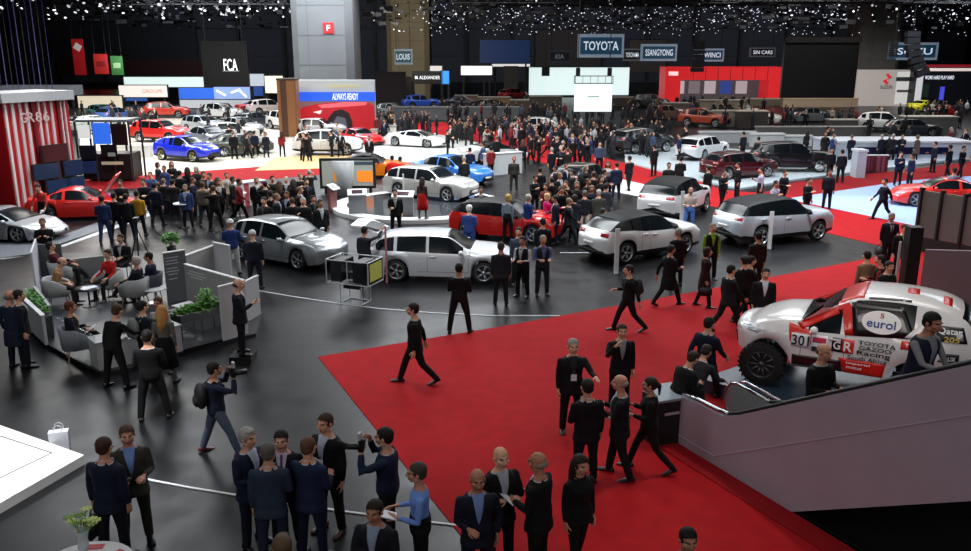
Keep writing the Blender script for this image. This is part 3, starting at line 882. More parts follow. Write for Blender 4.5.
sheet('floor_white_stand', P2((80, 122), (290, 113), (300, 143), (345, 158), (300, 164), (110, 178), (80, 168)), .02, WH1)
sheet('floor_cream_carpet', P2((275, 158), (395, 152), (400, 161), (345, 168), (255, 171)), .03, CREAM)
sheet('floor_white_stand', P2((380, 138), (440, 136), (492, 147), (488, 152), (420, 164), (352, 163), (352, 150)), .12, WH2)
sheet('floor_pale_stand', P2((624, 142), (700, 148), (760, 152), (800, 160), (905, 150), (960, 150), (960, 160), (905, 167), (795, 181), (740, 190), (690, 180), (625, 163)), .10, mat('b6c2c8', .45))
sheet('floor_grey_carpet', P2((0, 243), (42, 243), (100, 222), (130, 208), (165, 207), (58, 247), (38, 255), (0, 259)), .016, mat('6c7078', .6))
WL = mat('c8ccd0', .5)
def ribbon(pts, w, m, h=.016):
    L = [G(*p) for p in pts]; a = []; b = []
    for i, p in enumerate(L):
        t = (L[min(i + 1, len(L) - 1)] - L[max(0, i - 1)]).normalized(); n = Vector((-t.y, t.x, 0)) * w / 2
        a.append(p + n); b.append(p - n)
    return MB().prism([(p.x, p.y) for p in a + b[::-1]], 0, h).build('trim_floor_line', m)
for pts, w in (([(252, 290), (300, 298), (340, 304), (380, 309), (430, 313), (490, 316), (560, 316)], .05), ([(560, 253), (585, 253), (606, 252)], .05), ([(143, 479), (190, 488), (240, 496), (290, 504), (345, 512), (400, 519), (460, 526)], .045),
               ([(58, 247), (110, 229), (167, 208)], .42), ([(0, 259), (38, 254), (58, 247)], .22)):
    ribbon(pts, w, WL)['kind'] = 'structure'
# walls and ceiling of the hall
DK = mat('34353b', .8, noise=.1, scale=.3); DK2 = mat('1b1c20', .8)
MB().box((0, FY1, 9), (FX1 * 2, .4, 18)).build('wall_far', DK)['kind'] = 'structure'
MB().box((FX0, 93, 9), (.4, 198, 18)).build('wall_left', DK)['kind'] = 'structure'
MB().box((FX1, 93, 9), (.4, 198, 18)).build('wall_right', DK)['kind'] = 'structure'
MB().box((0, 93, 18), (FX1 * 2, 198, .3)).build('ceiling', mat('0c0d10', .9))['kind'] = 'structure'
for i in range(24):
    x = FX0 + 5 + i * 9.9
    MB().box((x, FY1 - .6, 9), (.5, .6, 17.6)).build('trim_wall_post', mat('08090b', .7))['kind'] = 'structure'
for z in (5.6, 11.2): MB().box((0, FY1 - .5, z), (FX1 * 2, .4, .3)).build('trim_wall_rail', mat('22242a', .7))['kind'] = 'structure'
# far wall sections whose warmer light is put into the panel colour
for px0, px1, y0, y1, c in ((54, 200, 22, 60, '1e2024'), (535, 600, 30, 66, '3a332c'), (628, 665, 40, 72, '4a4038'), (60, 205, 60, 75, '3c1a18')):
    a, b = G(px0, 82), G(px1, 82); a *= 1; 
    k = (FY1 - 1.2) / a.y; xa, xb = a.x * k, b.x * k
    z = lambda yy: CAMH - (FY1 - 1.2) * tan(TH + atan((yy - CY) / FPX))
    MB().box(((xa + xb) / 2, FY1 - 1.2, (z(y0) + z(y1)) / 2), (xb - xa, .3, z(y0) - z(y1))).build('trim_wall_light_tint', mat(c, .8))['kind'] = 'structure'

# ------------------------------------------------------------------ big concrete columns
def rise(px, pyb, pyt):
    return up(px, pyb, pyt)
CONC = mat('5e6164', .85, noise=.1, scale=.35)
def column(px0, px1, pyb, label, m, zt=17.8, sign=False):
    a, b = G(px0, pyb), G(px1, pyb); dep = (a.y * cos(TH) + (CAMH - 9) * sin(TH)) / FPX; w = (px1 - px0) * dep; cx = ((px0 + px1) / 2 - CX) * dep
    r = empty('concrete_column', (cx, a.y + w / 2, 0), 0, label, 'column')
    c = .12 * w
    poly = [(-w / 2, -w / 2 + c), (-w / 2 + c, -w / 2), (w / 2 - c, -w / 2), (w / 2, -w / 2 + c), (w / 2, w / 2 - c), (w / 2 - c, w / 2), (-w / 2 + c, w / 2), (-w / 2, w / 2 - c)]
    MB().prism(poly, 0, zt).build('shaft', m, r)
    k = MB()
    z = 3
    while z < zt: MB().box((0, -w / 2 - .005, z), (w - 2 * c, .03, .05)).build('joint_line', mat('55585a', .9), r); z += 2.6
    k = MB(); k.box((-w * .22, -w / 2 - .005, zt / 2), (.05, .03, zt)); k.build('joint_line', mat('55585a', .9), r)
    if sign:
        zc = up((px0 + px1) / 2, pyb, 28)
        s = MB().box((w * .12, -w / 2 - .05, zc), (.95, .08, .95)).build('letter_sign', mat('b01820', .5, emit=.25), r)
        text('F', .32, .5, mat('f0e8e8', .5, emit=.6), s, (w * .12, -w / 2 - .1, zc))
    return r
column(290, 352, 127, 'huge pale concrete column with a red letter sign above the red car billboard', CONC, sign=True)
column(386, 429, 98, 'wide beige concrete column farther back, right of the huge one', mat('8a8068', .85, noise=.1, scale=.3))
column(862, 904, 103, 'pale concrete column rising behind the white and grey stand at right', mat('6d6e6a', .85, noise=.1, scale=.3))
# ------------------------------------------------------------------ near furniture and structures
WHITE = mat('d9dadc', .4); GREYP = mat('8d8f8f', .6); DGREY = mat('4d5154', .6); BLK = mat('0a0b0c', .5); CHROME = mat('c9ccd0', .12, metal=1)
LAV = mat('a89daa', .6, noise=.04, scale=1.5)
# escalator rising from the red carpet towards the viewer's gallery
RISE = .577
def srf(s_): return max(0.0, RISE * (s_ - .15))
escr = empty('escalator', (EO.x, EO.y, 0), 0, 'escalator with long pale mauve side panel rising in front of the rally truck', 'escalator')
def EP(s_, n_, z_): return Vector((ED.x * s_ + EN.x * n_, ED.y * s_ + EN.y * n_, z_))
SE = 7.4
prof = [(-.95, 0), (-.95, .80), (-.9, .93), (-.5, .955), (0, .955), (.2, .985), (.45, 1.10), (.8, 1.30), (SE, .93 + RISE * (SE - .15)), (SE, RISE * (SE - 1.73)), (1.73, 0)]
def side(n0, n1, m, name, pr):
    bm = bmesh.new(); a = [bm.verts.new(EP(s_, n0, z_)) for s_, z_ in pr]; b = [bm.verts.new(EP(s_, n1, z_)) for s_, z_ in pr]
    bm.faces.new(a); bm.faces.new(b[::-1])
    for k in range(len(pr)): bm.faces.new((a[k], a[(k + 1) % len(pr)], b[(k + 1) % len(pr)], b[k]))
    return link(name, mesh(bm, name), [m], escr)
side(0, .14, LAV, 'side_panel', prof)
side(1.16, 1.30, LAV, 'side_panel', [(-.95, 0), (-.95, .28), (.3, .3), (SE, .25 + RISE * (SE - .15)), (SE, RISE * (SE - 1.73)), (1.73, 0)])
gl = [(-.2, .3), (-.8, .3), (-.93, .45), (-.99, .62), (-.97, .82), (-.86, .97), (-.70, 1.02), (-.4, 1.0), (.1, .97), (.3, 1.0), (.3, .3)]
side(1.10, 1.12, mat('8c9294', .15, spec=.9), 'newel_glass', gl)
side(1.10, 1.12, glassmat('70787c', .2), 'balustrade_glass', [(.3, .3), (.3, 1.0), (.8, 1.30), (SE, .93 + RISE * (SE - .15)), (SE, .25 + RISE * (SE - .15))])
MB().tube([EP(s_, 1.11, z_ + .02) for s_, z_ in gl[1:9]], [.026] * 8, 8).build('chrome_rail', CHROME, escr, True)
MB().tube([EP(s_, 1.34, z_ + .0) for s_, z_ in gl[5:9]], [.024] * 4, 8).build('chrome_rail', CHROME, escr, True)
MB().tube([EP(.1, 1.11, .99), EP(.45, 1.11, 1.12), EP(.8, 1.11, 1.32), EP(SE, 1.11, .95 + RISE * (SE - .15))], [.03] * 4, 8).build('handrail', BLK, escr, True)
MB().tube([EP(-.97, .07, .84), EP(-.9, .07, .96), EP(-.5, .07, .985), EP(0, .07, .985), EP(.2, .07, 1.01)], [.04, .05, .05, .05, .035], 10).build('chrome_rail', CHROME, escr, True)
MB().tube([EP(.2, .07, 1.01), EP(.45, .07, 1.13), EP(.8, .07, 1.33), EP(SE, .07, .95 + RISE * (SE - .15))], [.035] * 4, 8).build('handrail', BLK, escr, True)
for pts in ([(-.95, .17), (0, .17), (SE, .17 + RISE * SE)],):
    for p_, q_ in zip(pts, pts[1:]): MB().cyl(EP(p_[0], -.004, p_[1]), EP(q_[0], -.004, q_[1]), .009, n=6).build('seam', mat('b8a8b4', .4), escr)
mb = MB(); ea = atan2(ED.y, ED.x)
for k in range(18):
    s_ = .05 + k * .40; mb.box(EP(s_ + .2, .62, srf(s_ + .3) - .12), (.40, .94, .24), ea)
mb.build('steps', mat('17181a', .4, metal=.4), escr)
MB().box(EP(-.5, .62, .03), (1.1, .94, .06), ea).build('landing_plate', mat('2a2b2e', .3, metal=.6), escr)
# dark red edge strip beside it and the void below
e0, e1 = EO + ED * 1.9, EO + ED * 6.0
def strip_xy(s0, s1, n0, n1): return [tuple((EO + ED * s0 + EN * n0)[:2]), tuple((EO + ED * s1 + EN * n0)[:2]), tuple((EO + ED * s1 + EN * n1)[:2]), tuple((EO + ED * s0 + EN * n1)[:2])]
MB().prism(strip_xy(-1.2, 6.0, -.42, -.02), 0, .03).build('trim_stair_edge', REDD)['kind'] = 'structure'
MB().prism(strip_xy(1.75, 6.0, .02, .12), -4, 0).build('wall_stairwell', mat('1a0b0c', .9))['kind'] = 'structure'
es = G(905, 548, -2.2); esc = empty('descending_escalator', (es.x, es.y, -4.1), .5, 'dark escalator end down in the opening under the mauve side panel', 'escalator')
mb = MB(); mb.box((0, 0, .6), (3.2, .9, 1.1)); mb.build('truss', mat('15171a', .5), esc)
for s_ in (-1, 1):
    MB().tube([(-1.5, s_ * .45, 1.2), (-1.3, s_ * .45, 1.65), (1.5, s_ * .45, 1.75), (1.7, s_ * .45, 1.2)], [.04] * 4).build('handrail', mat('2a3038', .4), esc)
# info cabinet beside the parapet end
c = G(663, 446); cab = empty('black_cabinet', (c.x, c.y + .25, 0), .35, 'black cabinet with sloping grey top standing at the left end of the parapet', 'cabinet')
MB().box((0, 0, .45), (.55, .5, .9)).build('body', mat('121316', .5), cab)
MB().box((.02, -.02, .93), (.6, .55, .05), m=Matrix.Rotation(.15, 4, 'X')).build('top', mat('8a98a4', .3), cab)
MB().box((.05, -.256, .62), (.3, .01, .05)).build('label_plate', mat('a8a8a8', .5), cab)
# truck plinth
pl = sheet('display_plinth', P2((700, 392), (745, 376), (985, 372), (985, 414), (860, 432), (790, 418)), .3, mat('37475a', .35), None, 'low blue grey display plinth under the rally truck', 'plinth')

# ------------------------------------------------------------------ rally truck
tf, tr = G(776, 386, .3), G(895, 407, .3)
dd = tf - tr; hd = atan2(dd.y, dd.x)
W2 = CARS['truck']['W'] / 2 - .12
side = Vector((sin(hd), -cos(hd), 0))            # right of heading
mid = (tf + tr) / 2 + side * W2                   # visible flank is its left one
print('truck span', dd.length, math.degrees(hd))
TR = car('truck', mid.x, mid.y, math.degrees(hd), 'white red and black rally truck number 301 covered in sponsor lettering', paint='dcdcdc', z=.3, cat='truck', name='rally_truck', metal=0, rimcol='5a5c5e', spokes=10, plate=False, hidden=())
TR.scale = (1.04, 1.04, 1.04)
bvh = GEO['truck']['g'][1]; TP = CARS['truck']
TRED = mat('d42318', .35, coat=.6); TBLK = mat('0e1014', .3, coat=.5); TW = mat('e2e2e2', .35, coat=.5)
def tpatch(nm, quad, m, axis='y', sgn=1, nu=10, nv=5, off=.008): return link(nm, patch(bvh, quad, axis, sgn, nu, nv, off, .02), [m], TR)
for s in (1, -1):
    tpatch('red_front_door_panel', [(.34, 1.0), (.86, 1.02), (.92, 1.34), (.52, 1.26)], TRED, sgn=s)
    tpatch('red_window_frame', [(-.24, 1.28), (-.08, 1.27), (.03, 1.74), (-.14, 1.90)], TRED, sgn=s, off=.012)
    tpatch('red_window_frame', [(.0, 1.70), (.10, 1.66), (.12, 1.80), (-.12, 1.92)], TRED, sgn=s, off=.012)
    tpatch('red_window_frame', [(.06, 1.62), (.66, 1.26), (.80, 1.38), (.10, 1.80)], TRED, sgn=s, off=.012)
    tpatch('black_rear_panel', [(-1.24, 1.38), (-.22, 1.28), (-.12, 1.86), (-1.0, 1.88)], TBLK, sgn=s, off=.014)
    tpatch('white_fin', [(-1.42, 1.38), (-1.06, 1.38), (-1.34, 1.70), (-1.42, 1.70)], TW, sgn=s, off=.03, nu=4)
    tpatch('black_canopy_panel', [(-2.05, 1.40), (-1.5, 1.40), (-1.5, 1.66), (-1.96, 1.66)], TBLK, sgn=s, off=.02)
    tpatch('red_sill_panel', [(-.78, .56), (-.12, .56), (-.02, .84), (-.82, .84)], TRED, sgn=s, off=.012)
    tpatch('black_sill', [(-.1, .56), (.80, .56), (.80, .76), (-.05, .78)], TBLK, sgn=s, off=.012)
    tpatch('red_rear_panel', [(-1.55, 1.20), (-1.02, 1.18), (-1.02, 1.32), (-1.53, 1.34)], TRED, sgn=s, off=.012)
    tpatch('black_rear_arch_panel', [(-1.95, 1.02), (-1.62, 1.04), (-1.72, 1.20), (-1.95, 1.20)], TBLK, sgn=s, off=.012)
    tpatch('number_panel', [(.50, .92), (.84, .94), (.84, 1.18), (.50, 1.18)], mat('dfe2ea', .5), sgn=s, off=.014)
    tpatch('sponsor_panel', [(.20, .88), (.48, .88), (.48, 1.20), (.20, 1.20)], mat('e6e6ee', .5), sgn=s, off=.014)
    tpatch('sponsor_panel', [(.22, 1.06), (.46, 1.06), (.46, 1.16), (.22, 1.16)], mat('c83858', .5), sgn=s, off=.02)
    tpatch('sponsor_panel', [(.22, .89), (.46, .89), (.46, .98), (.22, .98)], mat('181c24', .5), sgn=s, off=.02)
    tpatch('badge_panel', [(-.06, .94), (.12, .94), (.12, 1.20), (-.06, 1.20)], TBLK, sgn=s, off=.016)
    tpatch('badge_panel', [(-.26, .94), (-.06, .94), (-.06, 1.20), (-.26, 1.20)], TRED, sgn=s, off=.016)
tpatch('red_roof_stripe', [(.08, -.60), (.08, .60), (-.32, .66), (-.32, -.66)], TRED, 'z', 1, 8, 8)
tpatch('black_roof_edge', [(-1.1, .60), (-.4, .64), (-.4, .70), (-1.1, .67)], TBLK, 'z', 1, 8, 2, .02)
tpatch('black_tail_panel', [(-2.3, -.66), (-2.3, .66), (-2.05, .68), (-2.05, -.68)], TBLK, 'z', 1, 8, 4, .015)
tpatch('roof_sticker', [(-1.6, -.2), (-1.6, .35), (-1.75, .35), (-1.75, -.2)], TRED, 'z', 1, 8, 2, .012)
tpatch('roof_sticker', [(-1.0, -.3), (-1.0, .1), (-1.2, .1), (-1.2, -.3)], TRED, 'z', 1, 8, 2, .012)
def ttext(s, w, h, x, z, m, y=None, shear=.15, sgn=1):
    yy = y or (TP['W'] / 2 + .028)
    o = text(s, w, h, m, TR, (x, yy * sgn, z), pi if sgn > 0 else 0, 'lettering', shear, extrude=.003)
    return o
KT = mat('14161c', .5); WT = mat('f0f0f0', .5); BT = mat('2a3f8a', .5)
tt = []
# roof-quarter logo oval: white disc with blue lettering on the black panel
def project_text(s, w, h, x, z, m, name='lettering', sgn=1, off=.03):
    me = text_mesh(s, 1, .01, .012).copy()
    xs = [v.co.x for v in me.vertices]; ys = [v.co.y for v in me.vertices]
    kx, ky = w / (max(xs) - min(xs)), h / (max(ys) - min(ys)); mx, my = (max(xs) + min(xs)) / 2, (max(ys) + min(ys)) / 2
    for v in me.vertices:
        px_, pz_ = x - sgn * (v.co.x - mx) * kx, z + (v.co.y - my) * ky
        hit = bvh.ray_cast(Vector((px_, 4 * sgn, pz_)), Vector((0, -sgn, 0)))
        v.co = Vector((px_, (hit[0].y if hit[0] is not None else .9 * sgn) + sgn * (off + v.co.z * .3), pz_))
    return link(name, me, [m], TR)
def oval(x, z, a, b, m, off, name):
    bm = bmesh.new(); c = None; vs = []
    def pr(px_, pz_):
        hit = bvh.ray_cast(Vector((px_, 4, pz_)), Vector((0, -1, 0))); return Vector((px_, hit[0].y + off, pz_))
    rings = [[bm.verts.new(pr(x + a * k / 4 * cos(t), z + b * k / 4 * sin(t))) for t in [2 * pi * i / 24 for i in range(24)]] for k in range(1, 5)]
    cv = bm.verts.new(pr(x, z))
    for i in range(24): bm.faces.new((cv, rings[0][i], rings[0][(i + 1) % 24]))
    for A_, B_ in zip(rings, rings[1:]):
        for i in range(24): bm.faces.new((A_[i], B_[i], B_[(i + 1) % 24], A_[(i + 1) % 24]))
    r_ = bmesh.ops.extrude_edge_only(bm, edges=[e for e in bm.edges if e.is_boundary])
    for v in r_['geom']:
        if isinstance(v, bmesh.types.BMVert): v.co.y -= .015
    return link(name, mesh(bm, name), [m], TR)
oval(-.66, 1.58, .33, .20, WT, .024, 'logo_disc')
project_text('eurol', .48, .15, -.66, 1.56, BT); project_text('5', .07, .08, -.66, 1.70, mat('c02828', .5))
project_text('301', .31, .20, .67, 1.06, KT)
project_text('TOYOTA', .62, .075, -.64, 1.19, KT); project_text('GAZOO', .54, .075, -.62, 1.09, KT); project_text('Racing', .56, .11, -.60, .985, KT)
project_text('South Africa', .66, .075, -.50, .88, mat('40465a', .5), off=.02)
project_text('G', .12, .15, .03, 1.07, WT); project_text('R', .14, .18, -.16, 1.07, WT)
project_text('Imperial', .40, .05, -.36, .76, WT); project_text('motus', .26, .05, -.30, .68, WT)
project_text('TOYOTA', .38, .06, -1.28, 1.26, WT, off=.02)
project_text('HILUX', .24, .08, -1.78, 1.11, WT, off=.02); project_text('Qatar', .38, .12, -1.76, 1.58, WT); project_text('205', .24, .09, -1.80, 1.45, mat('c8b050', .5))
# spare details: snorkel fin, mirrors exist, lamps bar, roll hoop, spare wheel in the bed
MB().tube([(-2.36, -.7, 1.2), (-2.40, -.66, 1.5), (-2.40, 0, 1.56), (-2.40, .66, 1.5), (-2.36, .7, 1.2)], [.035] * 5).build('tail_hoop', TBLK, TR, True)
MB().tube([(.1, .74, .50), (.9, .78, .48)], [.03] * 2).build('side_step', mat('8a8a78', .5), TR)
tail = empty('granite_counter', tuple(G(975, 352)[:2]) + (0,), .12, 'pale speckled flat counter with white edge behind the tail of the rally truck', 'counter')
MB().box((0, 0, .86), (2.6, 1.0, .06)).build('top', mat('8b8880', .6, noise=.25, scale=30), tail)
MB().box((0, .5, .88), (2.6, .05, .10)).build('edge', WHITE, tail); MB().box((-1.3, 0, .88), (.05, 1.0, .10)).build('edge', WHITE, tail)
MB().box((.2, 0, .42), (1.9, .7, .82)).build('body', mat('26262a', .6), tail)
# partitions at the right
def partition(name, pts, h, m, label, post=None, z0=0, t=.1):
    o = G(*pts[0]); r = empty(name, (o.x, o.y, 0), 0, label, 'partition')
    g = [G(*p) - o for p in pts]
    for a, b in zip(g, g[1:]):
        MB().wall(a, b, z0, h, t).build('panel', m, r)
    if post:
        for p in g: MB().box((p.x, p.y - .04, (h + .1) / 2), (.14, .14, h + .1)).build('post', post, r)
    return r
GR = mat('5c5854', .7, noise=.06, scale=2)
pp = partition('grey_partition', [(914, 250), (934, 254), (957, 259), (985, 265)], 2.15, GR, 'tall grey panelled partition with black posts in front of the red coupe', BLK, .55)
g0 = G(914, 250); g1 = G(985, 265)
MB().wall(G(914, 250) - g0, G(985, 265) - g0, 0, .52, .16).build('dark_base', mat('100c0c', .7), pp)
pw = partition('mauve_partition', [(918, 306), (945, 307), (990, 309)], 1.62, mat('85787f', .7), 'mauve smooth partition standing behind the tail of the rally truck')
ck = G(909, 303); MB().box((ck.x - .12, ck.y, 1.1), (.36, .34, 2.2)).build('black_pillar', mat('0a0a0b', .6))
bpy.data.objects['black_pillar']['label'] = 'square black pillar at the left end of the mauve partition'; bpy.data.objects['black_pillar']['category'] = 'pillar'
ck = G(893, 302); o = MB().cyl((ck.x, ck.y, 0), (ck.x, ck.y, 1.75), .04, n=8).build('white_pole', mat('b0b0b0', .5)); meta(o, 'thin pale pole beside the square black pillar', 'pole')

# ------------------------------------------------------------------ white stage lower left
def stage(name, pts, h, m, label, cat='stage'):
    q = [G(*p, h) for p in pts]; o = q[0]
    r = empty(name, (o.x, o.y, 0), 0, label, cat)
    MB().prism([((p - o).x, (p - o).y) for p in q], 0, h).build('deck', m, r)
    return r, o
st, so = stage('white_stage', [(84, 455), (0, 425), (-140, 375), (-260, 480), (-90, 545), (0, 503)], .17, mat('dcdedd', .35), 'bright white raised stage corner at the lower left with a shopping bag beside it')
q = [G(*p, .17) - so for p in ((52, 453), (0, 436), (-120, 400), (-200, 470), (-80, 510), (0, 478))]
for a, b in zip(q, q[1:] + q[:1]):
    mb = MB(); mb.cyl((a.x, a.y, .172), (b.x, b.y, .172), .012, n=4); mb.build('inlay_line', mat('606468', .5), st)
b = G(61, 449); bag = empty('paper_bag', (b.x, b.y, 0), .3, 'small white paper carrier bag standing by the white stage', 'bag')
MB().loft([[(-.12, -.06, 0), (.12, -.06, 0), (.12, .06, 0), (-.12, .06, 0)], [(-.13, -.07, .3), (.13, -.07, .3), (.13, .05, .3), (-.13, .05, .3)]]).build('bag_body', mat('c8ccd4', .6), bag)
bag.scale = (1.25, 1.25, 1.2)
for y in (-.06, .05): MB().tube([(-.06, y, .29), (-.05, y, .38), (0, y, .41), (.05, y, .38), (.06, y, .29)], [.006] * 5, 6).build('handle', mat('b8bcc4', .6), bag)
# round table with flowers bottom left
T = G(83, 595); T.z = 0
OBST.append((rs.location.x, rs.location.y, 0, 3.95, 3.95)) if 0 else None
tb = empty('round_table', (T.x, T.y, 0), 0, 'round white standing table with a vase of flowers at the bottom left edge', 'table')
zt = 1.0; tc = G(83, 568, zt)
tb.location = (tc.x, tc.y, 0)
MB().lathe([(0, zt - .05), (.56, zt - .05), (.57, zt), (0, zt + .002)], n=40).build('tabletop', mat('e4e2e4', .35), tb, True)
MB().lathe([(.04, .03), (.04, zt - .05)], n=14).build('pedestal', CHROME, tb, True); MB().lathe([(0, 0), (.3, 0), (.29, .03), (0, .04)], n=30).build('foot', CHROME, tb, True)
for i, (dx, dy, rz) in enumerate(((-.42, .18, .4), (.34, .30, -.5), (-.05, .44, .1))):
    o = MB().box((0, 0, .004), (.21, .10, .004)).build('red_leaflet', mat('c04a52', .6)); o.location = (tc.x + dx, tc.y + dy, zt + .002); o.rotation_euler.z = rz
    meta(o, ['red and white leaflet at the left rim of the round table', 'red and white leaflet at the right rim of the round table', 'red and white leaflet next to the glass vase'][i], 'leaflet', 'leaflets on the round table')
v = G(84, 549, zt); vs = empty('flower_vase', (v.x, v.y, zt + .004), 0, 'clear glass vase of pale green flowers on the round white table', 'vase')
vs.scale = (1.45, 1.45, 1.3)
MB().lathe([(.045, 0), (.05, .02), (.042, .10), (.055, .2), (.052, .2), (.038, .10), (.043, .02), (0, .015)], n=20, cap=False).build('glass_vase', glassmat('c8d4dc', .45), vs, True)
lf = mat('7d9a4a', .6); fl = mat('b9cc7a', .6)
for i in range(9):
    a = rnd.uniform(0, 6.3); rr = rnd.uniform(.04, .13); z = rnd.uniform(.24, .36)
    p = Vector((rr * cos(a), rr * sin(a), z))
    mb = MB(); mb.tube([(0, 0, .05), (p.x * .5, p.y * .5, z * .7), tuple(p)], [.004] * 3, 5)
    mb.build('stem', lf, vs)
    mb = MB()
    for k in range(7):
        t = 2 * pi * k / 7; mb.ell(p + Vector((cos(t) * .03, sin(t) * .03, .005)), (.022, .014, .008), Quaternion((0, 0, 1), t), 1)
    mb.ell(p, .016, n=1)
    mb.build('flower', fl if i % 3 else lf, vs, True)

# ------------------------------------------------------------------ plants
def foliage(cx, cy, z, rx, ry, rz_, n, s=.07, seed=1):
    q = random.Random(seed); bm = bmesh.new()
    for i in range(n):
        th_, ph = q.uniform(0, 2 * pi), math.acos(q.uniform(-.3, 1)); rr = q.uniform(.5, 1)
        c = Vector((cx + rx * rr * sin(ph) * cos(th_), cy + ry * rr * sin(ph) * sin(th_), z + rz_ * rr * cos(ph)))
        d = Vector((q.uniform(-1, 1), q.uniform(-1, 1), q.uniform(-.4, .9))).normalized(); sd = d.cross(Vector((0, 0, 1))).normalized() * s * .32; dn = Vector((0, 0, -s * .25))
        a, b_, e, f = c, c + d * s * .5 + sd, c + d * s + dn, c + d * s * .5 - sd
        vs = [bm.verts.new(p) for p in (a, b_, e, f)]; bm.faces.new((vs[0], vs[1], vs[2])); bm.faces.new((vs[0], vs[2], vs[3]))
    return mesh(bm, 'leaves', False, False)
GL = mat('4f8a2c', .5); GD = mat('2f5a22', .5); POT = mat('101112', .5)
def potted(px, py, h, w, label, pot=.28, m=GL, name='potted_plant', flowers=True, seed=3, z=0):
    g = G(px, py, z); r = empty(name, (g.x, g.y, z), 0, label, 'plant')
    MB().lathe([(0, 0), (.13, 0), (.17, pot), (.15, pot), (.13, pot * .8), (0, pot * .8)], n=16, cap=False).build('pot', POT, r, True)
    mb = MB()
    for k in range(5):
        t = k * 1.3; mb.tube([(0, 0, pot * .7), (.05 * cos(t), .05 * sin(t), h * .5), (w * .5 * cos(t), w * .5 * sin(t), h * .8)], [.012, .01, .006], 5)
    mb.build('stem', GD, r)
    link('leaves', foliage(0, 0, pot + (h - pot) * .45, w, w, (h - pot) * .55, 260, .14, seed), [m], r)
    return r
potted(172, 254, .78, .32, 'bushy green potted plant on the dark floor behind the lounge text panel')
potted(220, 281, .75, .26, 'leafy potted plant standing in the gap between the two lounge partition walls', m=GD, seed=8)

# ------------------------------------------------------------------ lounge
PH_ = .07
sheet('floor_lounge_platform', P2((24, 320), (47, 347), (100, 375), (130, 371), (185, 353), (256, 336), (262, 313), (232, 283), (150, 252), (66, 255), (38, 258)), PH_, mat('2c2e31', .45, noise=.1, scale=1))
def box_wall(name, p0, p1, h, t, m, label, cat='partition', z0=.0, rim=None, inset=None):
    a, b = G(*p0, PH_), G(*p1, PH_); d = b - a
    r = empty(name, tuple((a + b) / 2)[:2] + (PH_,), atan2(d.y, d.x), label, cat)
    MB().box((0, 0, (h + z0) / 2), (d.length, t, h - z0)).build('panel', m, r)
    if rim: MB().box((0, 0, h + .015), (d.length + .02, t + .03, .03)).build('rim', rim, r)
    return r, d.length
LW = mat('c4c5c8', .5); LG = mat('9a9a98', .6); LD = mat('5a5e60', .6)
box_wall('low_white_wall', (21, 319), (47, 345), .72, .07, LW, 'low white outer wall of the lounge planter with greenery at far left', 'wall', rim=WHITE)
box_wall('low_white_wall', (38, 312), (53, 333), .72, .07, LG, 'low grey inner wall behind the far left planter greenery', 'wall')
box_wall('white_partition', (38, 303), (42, 286), 1.45, .05, LW, 'tall narrow white partition edge at the left of the lounge')
box_wall('grey_partition', (42, 285), (66, 284), 1.25, .05, LD, 'dark grey upright screen at the back left corner of the lounge')
box_wall('low_grey_wall', (66, 283), (106, 278), .72, .12, mat('7d7f80', .6), 'low grey back wall running right from the dark screen of the lounge', 'wall')
r, L = box_wall('text_partition', (168, 303), (189, 299), 1.42, .05, LD, 'dark grey lounge panel with lines of pale text', rim=WHITE)
for i, w in enumerate((.5, .42, .46, .4, .5, .34, .3)): MB().box((-.1, -.03, 1.28 - i * .085 - (i // 3) * .05), (w * L * 1.3, .008, .022)).build('text_line', mat('b8bcc0', .6), r)
box_wall('grey_partition', (189, 299), (218, 286), 1.25, .06, LG, 'light grey lounge wall running back from the text panel', rim=WHITE)
box_wall('pale_partition', (217, 287), (233, 291), 1.35, .05, LW, 'short pale panel closing the back of the lounge beside the potted plant', rim=WHITE)
r, L = box_wall('grey_partition', (189, 306), (246, 325), 1.18, .07, LG, 'long light grey lounge wall slanting right down to the white end panel', rim=WHITE)
for i, w in enumerate((.7, .9, .6)): MB().box((-L * .28, -.04, 1.05 - i * .075), (w, .008, .022)).build('text_line', mat('d8dadc', .6), r)
box_wall('white_partition', (246, 322), (260, 314), 1.05, .06, LW, 'white end panel of the lounge nearest the grey hatchback', rim=WHITE)
box_wall('white_partition', (223, 341), (248, 333), 1.35, .05, LW, 'white upright panel directly behind the bearded man in the suit', rim=WHITE)
# glass balustrades
for p0, p1, lb in (((49, 346), (99, 373), 'low glass screen along the front left edge of the lounge'), ((184, 351), (222, 341), 'low glass screen under the plant trough of the lounge')):
    a, b = G(*p0, PH_), G(*p1, PH_); d = b - a
    r = empty('glass_screen', tuple((a + b) / 2)[:2] + (PH_,), atan2(d.y, d.x), lb, 'screen')
    MB().box((0, 0, .45), (d.length, .015, .82)).build('glass', glassmat('90989c', .18), r); MB().box((0, 0, .02), (d.length, .05, .05)).build('bottom_rail', BLK, r)
# trough planter right
a, b = G(176, 342, PH_), G(221, 329, PH_); d = b - a
tr = empty('plant_trough', tuple((a + b) / 2)[:2] + (PH_,), atan2(d.y, d.x), 'black raised trough full of green plants beside the bearded man', 'planter')
MB().box((0, 0, .58), (d.length, .42, .22)).build('trough', POT, tr)
for sx in (-1, 0, 1):
    for sy in (-1, 1): MB().box((sx * d.length * .45, sy * .18, .24), (.03, .03, .47)).build('leg', BLK, tr)
link('leaves', foliage(0, 0, .68, d.length * .5, .22, .16, 700, .11, 5), [GL], tr); link('leaves', foliage(d.length * .22, 0, .8, .25, .15, .33, 160, .13, 6), [mat('6aa24a', .5)], tr)
